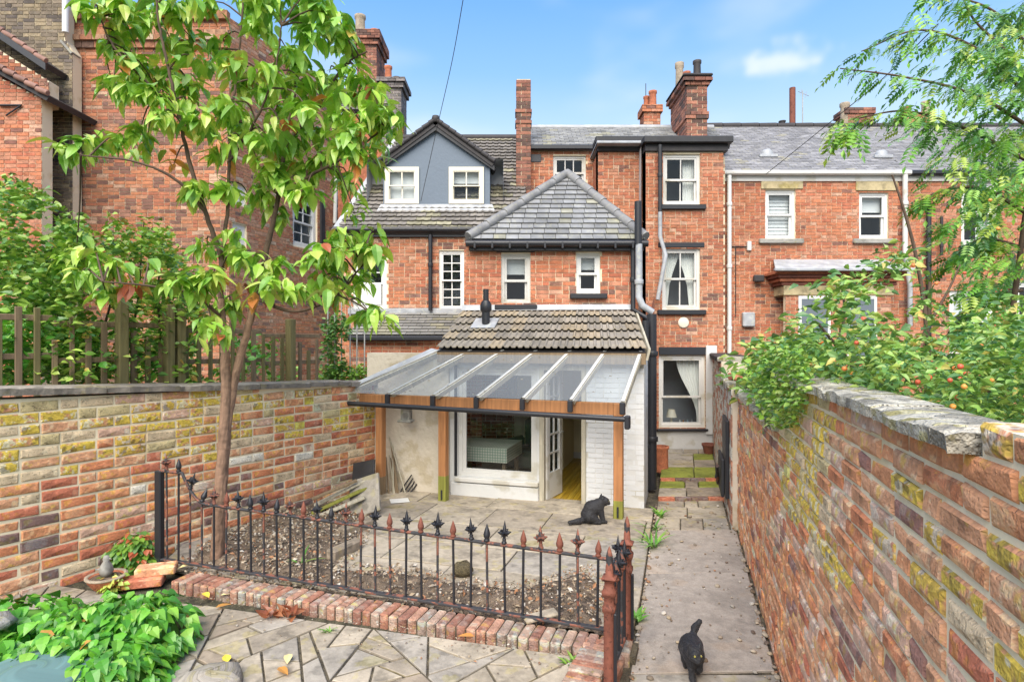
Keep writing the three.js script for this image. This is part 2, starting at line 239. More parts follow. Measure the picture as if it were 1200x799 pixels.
function scan(poly, y) { const xs = []; for (let k = 0; k < poly.length; k++) { const [x0, y0] = poly[k], [x1, y1] = poly[(k + 1) % poly.length]; if ((y0 <= y) !== (y1 <= y)) xs.push(x0 + (y - y0) / (y1 - y0) * (x1 - x0)); } xs.sort((a, b) => a - b); const out = []; for (let k = 0; k + 1 < xs.length; k += 2) out.push([xs[k], xs[k + 1]]); return out; }
function cut(ints, a, b) { const out = []; for (const [p, q] of ints) { if (b <= p || a >= q) out.push([p, q]); else { if (a > p) out.push([p, a]); if (b < q) out.push([b, q]); } } return out; }
function courses(poly, holes, { course, len, seed, v0, gap = .011, bond = 'flemish' }, put) {
  const r = rngOf(seed), ys = poly.map((p) => p[1]), top = Math.max(...ys), low = v0 ?? Math.min(...ys);
  for (let row = 0, v = low; v < top - course * .3; row++, v += course) {
    const vc = v + course / 2; let ints = scan(poly, vc);
    for (const h of holes) if (vc > h.v0 && vc < h.v1) ints = cut(ints, h.u0, h.u1);
    for (const [a, b] of ints) {
      let u = Math.floor(a / len) * len - len * (row % 2 ? .75 : .25) - len, k = 0;
      while (u < b) { const l = bond === 'flemish' && (k + row) % 3 === 2 ? len * .52 : len; const p = Math.max(a, u + gap / 2), q = Math.min(b, u + l - gap / 2); if (q - p > .03) put(p, q, v + gap / 2, Math.min(top, v + course - gap / 2), r, row); u += l; k++; }
    }
  }
}
function wall(b, o) {                                       // a mortar body with real openings, its bricks standing proud in one joined mesh
  const { poly, z = 0, holes = [], course = .069, len = .215, pal = palRed(), mortar = M.mortarFar, th = .24, seed = 1, name = 'wall', parent = b.g, plain, m } = o;
  const s = new THREE.Shape(poly.map(([x, y]) => new THREE.Vector2(x, y)));
  for (const h of holes) s.holes.push(new THREE.Path([[h.u0, h.v0], [h.u0, h.v1], [h.u1, h.v1], [h.u1, h.v0]].map(([x, y]) => new THREE.Vector2(x, y))));
  const g = new THREE.ExtrudeGeometry(s, { depth: th, bevelEnabled: false }); g.translate(0, 0, z - th - (plain ? 0 : o.recess ?? .009));
  const w = b.add(name, g, m || mortar, parent);
  if (plain) return w;
  const mb = new MB(), rz = rngOf(seed + 5);
  courses(poly, holes, { course, len, seed, v0: o.v0 }, (p, q, v0, v1, r) => { mb.uo = r() * 3; mb.vo = r() * 3; mb.box(p, q, v0, v1, z - .012, z + rz() * .005, pal((p + q) / 2, v0, r), 'flrtd'); });
  b.add('brickwork', mb.geo(), o.bm || M.brickFar, parent === b.g ? w : parent, 'stuff');
  return w;
}
function brickStack(b, name, { x0, x1, y0, y1, z0, z1, pal = palRed(.6), seed = 3, corbel = [], course = .08, parent = b.g }) { // chimney stack, bricks on all four sides
  const core = b.add(name, new MB().box(x0 + .01, x1 - .01, y0, y1 - .01, z0 + .01, z1 - .01).geo(), M.mortarFar, parent), mb = new MB(), r = rngOf(seed);
  let row = 0;
  for (let v = y0; v < y1 - .02; v += course, row++) {
    let e = 0; for (const [a, bb, out] of corbel) if (v - y0 >= a * (y1 - y0) - .01 && v - y0 < bb * (y1 - y0)) e = out;
    const X0 = x0 - e, X1 = x1 + e, Z0 = z0 - e, Z1 = z1 + e, h = Math.min(course - .012, y1 - v);
    const run = (len, put) => { let u = row % 2 ? -.12 : 0; while (u < len) { const l = .235, p = Math.max(0, u), q = Math.min(len, u + l - .012); if (q - p > .03) put(p, q); u += l; } };
    run(X1 - X0, (p, q) => { mb.uo = r(); mb.box(X0 + p, X0 + q, v, v + h, Z1 - .1, Z1 + r() * .004, pal(X0 + p, v, r), 'flrtd'); });
    run(Z1 - Z0, (p, q) => { const c = pal(Z0 + p, v, r); mb.box(X0 - r() * .004, X0 + .1, v, v + h, Z0 + p, Z0 + q, c, 'lfbtd'); mb.box(X1 - .1, X1 + r() * .004, v, v + h, Z0 + p, Z0 + q, c, 'rfbtd'); });
  }
  b.add('brickwork', mb.geo(), M.brickFar, core, 'stuff');
  return core;
}
function pots(b, core, list, m = M.terracotta) { for (const [x, y, z, r, h, mm] of list) b.add('chimney_pot', new MB().lathe([[r * 1.15, 0], [r * 1.15, h * .1], [r, h * .14], [r * .92, h * .82], [r * 1.12, h * .86], [r * 1.12, h], [r * .8, h], [r * .78, h * .7]], x, y, z, 12).geo(), mm || m, core); }

function curtainGeo(u0, u1, v0, v1, z, fold = .018, n = 40, tie) { // hanging cloth with folds; tie(t) gives the fraction of the width kept at height t (0 foot .. 1 top)
  const mb = new MB(), rows = 10, keep = tie || (() => [0, 1]); const ids = [];
  for (let j = 0; j <= rows; j++) { const t = j / rows, [a, c] = keep(t), row = []; for (let i = 0; i <= n; i++) { const s = i / n, f = 2 * Math.PI * 7 * s; const x = mix(mix(u0, u1, a), mix(u0, u1, c), s); row.push(mb.vert(V(x, mix(v0, v1, t), z + Math.sin(f) * fold), V(-Math.cos(f) * .7, 0, .7).normalize(), x, t)); } ids.push(row); }
  for (let j = 0; j < rows; j++) for (let i = 0; i < n; i++) mb.i.push(ids[j][i], ids[j][i + 1], ids[j + 1][i + 1], ids[j][i], ids[j + 1][i + 1], ids[j + 1][i]);
  return mb.geo();
}
function win(b, { r, z = 0, cols = 2, rows = [1, 1], fw = .05, sw = .04, bw = .022, m = M.white, sill, lintel, curtain, sash = true, inset = .05, label, parent = b.g, inner = M.interior, glass = M.glass, deep = 1.1, split = .5, side = .4 }) {
  const { u0, u1, v0, v1 } = b.rect(r, z), zf = z - inset, fr = new MB();
  const ring = (mb, a, c, d, e, w, za, zb) => { mb.box(a, a + w, d, e, za, zb); mb.box(c - w, c, d, e, za, zb); mb.box(a + w, c - w, e - w, e, za, zb); mb.box(a + w, c - w, d, d + w, za, zb); };
  ring(fr, u0, u1, v0, v1, fw, zf - .1, zf);
  const w = b.add('window', fr.geo(), m, parent); if (label) w.userData.label = label;
  const a = u0 + fw, c = u1 - fw, lo = v0 + fw, hi = v1 - fw, mid = mix(lo, hi, split);
  const part = (d, e, nr, zz, name) => {
    const mb = new MB(); ring(mb, a, c, d, e, sw, zz - .035, zz); b.add(name, mb.geo(), m, w);
    const A = a + sw, Cc = c - sw, D = d + sw, E = e - sw;
    for (let k = 1; k < cols; k++) { const x = mix(A, Cc, k / cols); b.add('glazing_bar', bar(x - bw / 2, x + bw / 2, D, E, zz - .03, zz - .005), m, w); }
    for (let k = 1; k < nr; k++) { const y = mix(D, E, k / nr); b.add('glazing_bar', bar(A, Cc, y - bw / 2, y + bw / 2, zz - .029, zz - .004), m, w); }
    for (let i = 0; i < cols; i++) for (let j = 0; j < nr; j++) b.add('pane', new MB().quad(V(mix(A, Cc, i / cols), mix(D, E, j / nr), zz - .018), V(mix(A, Cc, (i + 1) / cols), mix(D, E, j / nr), zz - .018), V(mix(A, Cc, (i + 1) / cols), mix(D, E, (j + 1) / nr), zz - .018), V(mix(A, Cc, i / cols), mix(D, E, (j + 1) / nr), zz - .018)).geo(), glass, w);
  };
  if (sash) { part(mid - .018, hi, rows[0], zf - .012, 'sash'); part(lo, mid + .018, rows[1], zf - .052, 'sash'); } else part(lo, hi, rows[0], zf - .02, 'casement');
  const zb = zf - .11, box = new MB(); // the room behind: four sides and a back
  box.quad(V(u0 - side, v0 - .3, zb - deep), V(u1 + side, v0 - .3, zb - deep), V(u1 + side, v1 + .2, zb - deep), V(u0 - side, v1 + .2, zb - deep));
  box.quad(V(u0 - side, v0 - .3, zb), V(u0 - side, v0 - .3, zb - deep), V(u0 - side, v1 + .2, zb - deep), V(u0 - side, v1 + .2, zb)); box.quad(V(u1 + side, v0 - .3, zb - deep), V(u1 + side, v0 - .3, zb), V(u1 + side, v1 + .2, zb), V(u1 + side, v1 + .2, zb - deep));
  box.quad(V(u0 - side, v1 + .2, zb - deep), V(u1 + side, v1 + .2, zb - deep), V(u1 + side, v1 + .2, zb), V(u0 - side, v1 + .2, zb)); box.quad(V(u0 - side, v0 - .3, zb), V(u1 + side, v0 - .3, zb), V(u1 + side, v0 - .3, zb - deep), V(u0 - side, v0 - .3, zb - deep));
  b.add('room_interior', box.geo(), inner, w);
  const zc = zf - .17;
  if (curtain === 'tied') { const k = (s) => (t) => { const e = t > .45 ? mix(.52, .98, sm((t - .45) / .55)) : mix(.3, .45, t / .45); return s ? [1 - e * .52, 1.04] : [-.04, e * .52]; }; b.add('curtain', curtainGeo(a, c, lo, hi, zc, .02, 44, k(0)), M.cloth, w); b.add('curtain', curtainGeo(a, c, lo, hi, zc, .02, 44, k(1)), M.cloth, w); }
  if (curtain === 'right') b.add('curtain', curtainGeo(mix(a, c, .62), c + .04, lo, hi, zc), M.cloth, w);
  if (curtain === 'sweep') b.add('curtain', curtainGeo(a, c, lo, hi, zc, .02, 44, (t) => [mix(.95, .42, sm(clamp((t - .1) / .9))), 1.05]), M.cloth, w);
  if (curtain === 'blind') b.add('roller_blind', bar(a, c, mix(lo, hi, .06), hi, zc, zc + .01), M.blind, w);
  if (curtain === 'half') b.add('roller_blind', bar(a, c, mix(lo, hi, .62), hi, zc, zc + .01), M.blind, w);
  if (curtain === 'net') b.add('net_curtain', curtainGeo(a, c, lo, hi, zc, .012), M.cloth, w);
  if (curtain === 'venetian') for (let y = lo; y < hi; y += .075) b.add('blind_slat', new MB().slab(V(a, y, zc + .022), V(c, y, zc + .022), V(c, y + .078, zc), V(a, y + .078, zc), .003).geo(), M.blind, w);
  if (sill) b.add('sill', new MB().cbox(u0 - (sill.over ?? .08), u1 + (sill.over ?? .08), v0 - (sill.h ?? .1), v0 - .002, z - .06, z + (sill.d ?? .07), .012).geo(), sill.m || M.black, w);
  if (lintel) b.add('lintel', new MB().cbox(u0 - (lintel.over ?? .08), u1 + (lintel.over ?? .08), v1 + .002, v1 + (lintel.h ?? .12), z - .09, z + (lintel.d ?? .02), .008).geo(), lintel.m || M.dark, w);
  return { u0: u0 + .004, u1: u1 - .004, v0: v0 + .004, v1: v1 - .004, w };
}
// courses of slates or tiles on a sloping polygon. BL, BR: the eave; up: unit vector up the slope; span(s): [left, right] along the eave at distance s up the slope
function roofing(b, { BL, BR, up, len, span, exposure = .16, width = .22, thick = .012, pal, m = M.slate, seed = 1, single: one, name = 'slate', parent = b.g, lift = .012, wave }) {
  const e = V(0, 0, 0).subVectors(BR, BL), W = e.length(); e.normalize(); const n = V(0, 0, 0).crossVectors(e, up).normalize(), r = rngOf(seed), all = new MB();
  const pt = (x, s, h) => BL.clone().addScaledVector(e, x).addScaledVector(up, s).addScaledVector(n, h);
  const rows = Math.ceil(len / exposure);
  for (let k = 0; k < rows; k++) {
    const s0 = k * exposure, s1 = Math.min(len, s0 + exposure * 1.12), [a, c] = span(s0 + exposure * .15, W), [a1, c1] = span(s1, W); let x = a - (k % 2 ? width / 2 : 0) - r() * .01;
    while (x < c) {
      const p = Math.max(a, x + .004), q = Math.min(c, x + width - .004);
      if (q - p > .025) {
        const p1 = Math.max(a1, Math.min(p, c1)), q1 = Math.max(p1, Math.min(q, c1)), mb = one ? new MB() : all, j = (r() - .5) * .008, hh = lift + thick + r() * .006, colr = pal(p, s0, r);
        mb.uo = r() * 2; mb.vo = r() * 2;
        if (wave) { const N = 8, c0 = []; for (let i = 0; i <= N; i++) { const t = i / N, xx = mix(p, q, t), f = Math.max(0, Math.sin((xx / width) * Math.PI * 4)) * wave; c0.push([pt(xx, s0 + j, hh + f), pt(mix(p1, q1, t), s1, .004 + f), pt(xx, s0 + j, hh + f - .018)]); } for (let i = 0; i < N; i++) { mb.quad(c0[i][0], c0[i + 1][0], c0[i + 1][1], c0[i][1], colr); mb.quad(c0[i][2], c0[i + 1][2], c0[i + 1][0], c0[i][0], colr); } }
        else { const A = pt(p, s0 + j, hh), B = pt(q, s0 + j, hh), Cq = pt(q1, s1, .003), D = pt(p1, s1, .003), A2 = pt(p, s0 + j, hh - thick), B2 = pt(q, s0 + j, hh - thick); mb.quad(A, B, Cq, D, colr); mb.quad(A2, B2, B, A, colr); mb.quad(B2, pt(q1, s1, 0), Cq, B, colr); mb.quad(pt(p1, s1, 0), A2, A, D, colr); }
        if (one) b.add(name, mb.geo(), m, parent);
      }
      x += width;
    }
  }
  if (!one) b.add(name, all.geo(), m, parent, 'stuff');
}
const palSlate = (c = [.25, .26, .28], moss = 0) => (x, s, r) => { const q = fbm(x * 2, s * 2, 33, 3); return q > .62 - moss * .15 && r() < .3 + moss ? shade([c[0] * 1.12, c[1] * 1.08, c[2] * .85], .9 + r() * .25) : shade(c, .78 + r() * .42); };
function pipe(b, pts, r, m = M.black, name = 'drainpipe', parent = b.g, bands = true) {
  const p = b.add(name, new MB().tube(pts, r, r, 10).geo(), m, parent);
  if (bands) for (let k = 0; k < pts.length - 1; k++) { const d = pts[k].distanceTo(pts[k + 1]); if (Math.abs(pts[k].x - pts[k + 1].x) > .05) continue; for (let t = .6; t < d - .2; t += 1.3) { const q = pts[k].clone().lerp(pts[k + 1], t / d); b.add('pipe_bracket', new MB().lathe([[r, -.04], [r * 1.28, -.035], [r * 1.28, .035], [r, .04]], q.x, q.y, q.z, 10).geo(), m, p); } }
  return p;
}
const front = (Z, x0, x1) => [P(x0, CY, Z), P(x1, CY, Z)];

// ---------------------------------------------------------------- tall brick tower house (three storeys) with its recessed wing
{
  const Z = 12, b = new Bld('town_house', 'three-storey orange brick house with dark cornice, sash windows and big corbelled chimney', 'house', ...front(Z, 757, 848));
  const q = (px, py, z = 0) => b.L(px, py, z);
  const zA = -.38, zR = -1.2, base = -.2;
  const W = [
    win(b, { r: [777, 180, 821, 240], curtain: 'right', sill: { over: .1 }, fw: .06, m: M.whiteOld }),
    win(b, { r: [776, 290, 821, 363], curtain: 'tied', sill: { over: .1 }, lintel: { over: .08, h: .1, m: M.black }, fw: .06, m: M.whiteOld }),
    win(b, { r: [772, 416, 827, 502], curtain: 'sweep', cols: 1, sill: { over: .04, h: .05 }, fw: .07, m: M.whiteOld, inner: M.interiorDark, split: .42, lintel: { over: 0, h: .16, m: M.black } }),
  ];
  const topv = q(800, 178)[1], r0 = q(757, 300)[0], r1 = q(848, 300)[0], wl = q(757, 520)[1], wb = q(800, 502)[1] - .05;
  wall(b, { poly: [[r0, wb], [r1, wb], [r1, topv], [r0, topv]], holes: W, seed: 11, pal: palRed(.1), th: .3 });
  wall(b, { poly: [[r0, base], [r1, base], [r1, wb - .003], [r0, wb - .003]], plain: true, m: M.plaster, th: .29, name: 'white_plinth' });
  // white painted reveal right of the ground floor window
  const jr = b.rect([827, 405, 838, 503]); b.add('white_pier', new MB().cbox(jr.u0, jr.u1 + .03, jr.v0 - .1, jr.v1, .003, .05, .008).geo(), M.plaster);
  { // table lamp and bottles on the inner sill
    const [lu, lv] = q(787, 500, -.35); const lamp = thing('table_lamp', 'small table lamp with cream shade behind the ground floor window', 'lamp', V(0, 0, 0)); lamp.position.copy(b.O).addScaledVector(b.U, lu).addScaledVector(b.N, -.35); lamp.position.y = lv;
    mesh('lamp_base', new MB().lathe([[.001, 0], [.06, 0], [.06, .02], [.015, .04], [.025, .1], [.012, .2], [.012, .25]], 0, 0, 0, 12).geo(), M.cream, lamp); mesh('lamp_shade', new MB().lathe([[.11, .2], [.07, .36]], 0, 0, 0, 16).geo(), M.cream, lamp);
    const sillT = b.add('window_board', bar(b.rect([772, 416, 827, 502]).u0 + .01, b.rect([772, 416, 827, 502]).u1 - .01, lv - .03, lv - .002, -.55, -.17), M.whiteOld);
    for (const [px, bn, bc] of [[797, 'white', M.white], [801, 'amber', mat({ color: col(.35, .16, .04), roughness: .2 })], [806, 'pale blue', mat({ color: col(.35, .48, .58), roughness: .2 })], [811, 'grey', M.lead]]) { const [u] = q(px, 500, -.28); const o = single('bottle', 'small ' + bn + ' bottle on the board behind the ground floor window', 'bottle', new MB().lathe([[.001, 0], [.025, 0], [.025, .08], [.01, .11], [.01, .15], [.001, .15]], 0, 0, 0, 10).geo(), bc, b.O.clone().addScaledVector(b.U, u).addScaledVector(b.N, -.28).setY(lv), 'bottles on the window board'); }
  }
  // left bay of the tower, set back a little
  const a0 = q(701, 250, zA)[0], a1 = r0 + .02, at1 = q(730, 178, zA)[1];
  wall(b, { poly: [[a0, base], [a1, base], [a1, at1], [a0, at1]], z: zA, seed: 12, pal: palRed(.15), th: .3 });
  b.add('corner_return', new MB().quad(V(r0, base, -.3), V(r0, base, -.01), V(r0, topv, -.01), V(r0, topv, -.3)).geo(), M.terracotta);
  wall(b, { poly: [[r1, base], [r1 + .14, base], [r1 + .14, topv], [r1, topv]], z: -.3, seed: 13, pal: palRed(.9), th: .3 });
  const sideL = b.add('corner_return', new MB().quad(V(a0, base, zR), V(a0, base, zA - .01), V(a0, at1, zA - .01), V(a0, at1, zR)).geo(), M.terracotta);
  // cornice in two steps over both bays
  const ct = q(800, 163)[1], cs = (u0, u1, v0, z, o) => { const c = b.add('cornice', new MB().cbox(u0 - .02, u1 + .03, v0, v0 + (ct - topv) * .55, z - .3, z + .05, .01).geo(), M.dark); b.add('cornice_cap', new MB().cbox(u0 - .07, u1 + .1, v0 + (ct - topv) * .55 + .002, v0 + (ct - topv) + .02, z - .35, z + .16, .015).geo(), M.blackOld, c); };
  cs(r0, r1 + .05, topv + .002, 0); cs(a0, r0 - .04, at1 + .002, zA);
  b.add('flat_roof', new MB().cbox(a0 - .06, r1 + .1, ct - .04, ct + .015, -2.4, -.12, .01).geo(), M.lead);
  pipe(b, [V(q(772, 172)[0], q(772, 172)[1], .12), V(q(772, 250)[0], q(772, 250)[1], .12)], .04, M.blackOld);
  pipe(b, [V(q(772, 250)[0], q(772, 250)[1], .121), V(q(772, 278)[0], q(772, 278)[1], .121), V(q(778, 300)[0], q(778, 300)[1], .16), V(q(768, 352)[0], q(768, 352)[1], .2)], .042, M.lead);
  b.add('round_vent', new MB().lathe([[.001, .03], [.09, .028], [.11, .01], [.11, 0]], 0, 0, 0, 18).xform(new THREE.Matrix4().makeRotationX(Math.PI / 2).setPosition(q(801, 378)[0], q(801, 378)[1], .01)).geo(), M.cream);
  // recessed main wall with its small window and slate roof
  const R = win(b, { r: [648, 182, 687, 222], z: zR, cols: 3, rows: [1, 1], fw: .05, m: M.whiteOld });
  const m0 = q(615, 200, zR)[0], m1 = q(702, 200, zR)[0], mt = q(650, 176, zR)[1];
  wall(b, { poly: [[m0, base], [m1, base], [m1, mt], [m0, mt]], holes: [R], z: zR, seed: 14, pal: palRed(.2), th: .3 });
  b.add('gutter', new MB().cbox(m0 - .05, m1 + .1, mt - .02, mt + .09, zR + .005, zR + .14, .02).geo(), M.black);
  b.add('vent_grille', new MB().cbox(...[q(622, 190, zR)[0], q(634, 190, zR)[0]], q(627, 190, zR)[1], q(627, 181, zR)[1], zR, zR + .02, .004).geo(), M.black);
  const rise = .7, mk = (u0, u1, v0, z0, ridgePy, seed, pal) => {
    // slope z = z0 - d, v = v0 + rise*d until it meets the ridge's pixel row
    let d = .1; while (d < 6) { const pz = Z - (z0 - d), vy = v0 + rise * d; if ((H - vy) / pz * F + CY <= ridgePy) break; d += .02; }
    const up = V(0, rise, -1).normalize(), L = Math.hypot(d, d * rise), BL = V(u0, v0, z0), BR = V(u1, v0, z0);
    const deck = b.add('roof', new MB().slab(BL.clone(), BR.clone(), BR.clone().addScaledVector(up, L), BL.clone().addScaledVector(up, L), .08).geo(), M.dark);
    roofing(b, { BL, BR, up, len: L, span: (s, W2) => [0, W2], exposure: .11, width: .2, thick: .006, lift: .004, pal, seed, name: 'slates', parent: deck });
    const top = BL.clone().addScaledVector(up, L); b.add('ridge', new MB().tube([V(u0 - .02, top.y - .02, top.z), V(u1 + .02, top.y - .02, top.z)], .075, .075, 10).geo(), M.lead, deck);
    b.add('roof_back', new MB().slab(V(u0, top.y - rise * d, top.z - d), V(u0, top.y - .03, top.z - .02), V(u1, top.y - .03, top.z - .02), V(u1, top.y - rise * d, top.z - d), -.05).geo(), M.dark, deck);
    return { deck, top };
  };
  mk(m0, q(790, 160, zR)[0] + 1.2, mt + .07, zR + .12, 149, 21, palSlate([.30, .30, .295], .1));
  // the big chimney, corbelled, with three pots
  const zc0 = -2.25, zc1 = -.95, x0 = q(805, 120, zc1)[0], x1 = q(829, 120, zc1)[0], y0 = q(815, 160, zc1)[1] - .25, y1 = q(815, 90, zc1)[1];
  const ch = brickStack(b, 'chimney', { x0, x1, y0, y1, z0: zc0, z1: zc1, seed: 31, corbel: [[.42, .47, .03], [.86, .91, .04], [.91, .97, .09], [.97, 1.1, .06]], pal: palSoot });
  b.add('chimney_cap', new MB().cbox(x0 - .1, x1 + .1, y1 - .01, y1 + .05, zc0 - .1, zc1 + .1, .02).geo(), M.dark, ch);
  pots(b, ch, [[(x0 + x1) / 2 + .08, y1 + .04, zc1 - .25, .085, .42, M.dark], [(x0 + x1) / 2 - .04, y1 + .04, zc1 - .62, .08, .34, M.terracotta], [(x0 + x1) / 2 - .1, y1 + .04, zc1 - 1.0, .095, .72, M.pot]]);
  // thin chimney between the dormer house and the recessed wall
  const tc = -1.0, t0 = q(605, 150, tc)[0], t1 = q(622, 150, tc)[0], tz0 = tc - .34;
  const c2 = brickStack(b, 'chimney', { x0: t0, x1: t1, y0: q(612, 235, tc)[1], y1: q(612, 92, tc)[1], z0: tz0, z1: tc, seed: 32, corbel: [[.62, .66, .02], [.7, .74, .02]], pal: palSoot });
  // small far chimney on the ridge behind
  const fz = -3.6, f0 = q(753, 140, fz)[0], f1 = q(776, 140, fz)[0];
  const c3 = brickStack(b, 'chimney', { x0: f0 + .04, x1: f1 - .04, y0: q(765, 160, fz)[1], y1: q(765, 123, fz)[1], z0: fz - .5, z1: fz, seed: 33, corbel: [[.7, 1.1, .05]], pal: palRed(.5) });
  pots(b, c3, [[(f0 + f1) / 2 + .05, q(765, 123, fz)[1], fz - .15, .1, .42], [(f0 + f1) / 2 - .07, q(765, 123, fz)[1], fz - .35, .08, .36]]);
  b.add('aerial_rod', new MB().tube([V(q(760, 123, fz)[0], q(760, 123, fz)[1], fz - .3), V(q(760, 92, fz)[0], q(760, 92, fz)[1], fz - .3)], .01).geo(), M.dark, c3);
  b.mk = mk; b.q = q;
}

// ---------------------------------------------------------------- terraced brick houses on the right
function terrace(name, label, px0, px1, withDetails) {
  const Z = 12.6, b = new Bld(name, label, 'house', ...front(Z, px0, px1)), q = (px, py, z = 0) => b.L(px, py, z);
  const u0 = 0, u1 = b.w, top = q(px0, 206)[1], holes = [], base = -.3;
  const stone = { over: .14, h: .16, m: M.stoneDress, d: .012 }, ss = { over: .14, h: .1, m: M.stoneGrey, d: .08 };
  if (withDetails === 1) {
    holes.push(win(b, { r: [897, 222, 933, 280], cols: 1, sill: ss, curtain: 'venetian', m: M.white, fw: .06 }), win(b, { r: [1007, 225, 1042, 280], cols: 1, sill: ss, m: M.white, fw: .06, inner: M.interiorDark, curtain: 'half' }));
    for (const [x0, x1, y0, y1] of [[892, 941, 210, 220], [1003, 1052, 212, 222]]) { const r = b.rect([x0, y0, x1, y1]); b.add('stone_lintel', new MB().cbox(r.u0, r.u1, r.v0 - .03, r.v1 - .01, -.05, .03, .01).geo(), M.stoneDress); }
  } else {
    holes.push(win(b, { r: [1127, 211, 1171, 288], cols: 1, m: M.white, fw: .1, sill: { over: .06 }, curtain: 'right' }), win(b, { r: [1113, 340, 1166, 415], cols: 1, m: M.white, fw: .09, sill: ss, curtain: 'half' }), win(b, { r: [1192, 330, 1232, 420], cols: 1, m: M.white, fw: .07 }));
  }
  const hl = holes.map((h) => ({ u0: h.u0, u1: h.u1, v0: h.v0, v1: h.v1 }));
  const clean = hl.filter((h, i) => !hl.some((g, j) => j !== i && j < i && h.u0 > g.u0 && h.u1 < g.u1 && h.v0 < g.v1 && h.v0 > g.v0));
  wall(b, { poly: [[u0, base], [u1, base], [u1, top], [u0, top]], holes: clean, seed: withDetails * 7 + 40, pal: palRed(.05, 1.02), th: .3 });
  // gutter, roof
  b.add('gutter', new MB().cbox(-.02, u1 + .02, top - .005, top + .085, .01, .15, .02).geo(), withDetails === 1 ? M.whiteOld : M.black);
  b.add('fascia', new MB().cbox(0, u1, top - .12, top - .007, .006, .035, .004).geo(), M.whiteOld);
  const rise = .7, up = V(0, rise, -1).normalize(); let d = .1; while (d < 6) { const pz = Z - (.1 - d), vy = top + .09 + rise * d; if ((H - vy) / pz * F + CY <= 148) break; d += .02; }
  const Lr = Math.hypot(d, d * rise), BL = V(0, top + .09, .1), BR = V(u1, top + .09, .1);
  const deck = b.add('roof', new MB().slab(BL.clone(), BR.clone(), BR.clone().addScaledVector(up, Lr), BL.clone().addScaledVector(up, Lr), .08).geo(), M.dark);
  roofing(b, { BL, BR, up, len: Lr, span: (s, W) => [0, W], exposure: .1, width: .2, thick: .006, lift: .003, pal: palSlate([.30, .295, .305], .0), seed: 50 + withDetails, name: 'slates', parent: deck });
  const rt = BL.clone().addScaledVector(up, Lr);
  for (let x = 0; x < u1 - .05; x += .46) b.add('ridge_tile', new MB().tube([V(x + .008, rt.y, rt.z), V(Math.min(u1, x + .45), rt.y + .004, rt.z)], .085, .09, 8).geo(), M.dark, deck);
  b.add('roof_back', new MB().slab(V(u1, rt.y - rise * d, rt.z - d), V(u1, rt.y - .02, rt.z - .02), V(0, rt.y - .02, rt.z - .02), V(0, rt.y - rise * d, rt.z - d), .05).geo(), M.dark, deck);
  b.add('roof_end', new MB().tri(V(0, top, .1), V(0, rt.y, rt.z), V(0, top, rt.z - d)).tri(V(u1, top, .1), V(u1, rt.y, rt.z), V(u1, top, rt.z - d)).geo(), M.terracotta, deck);
  return { b, q, top, deck, BL, up, rt, u1 };
}
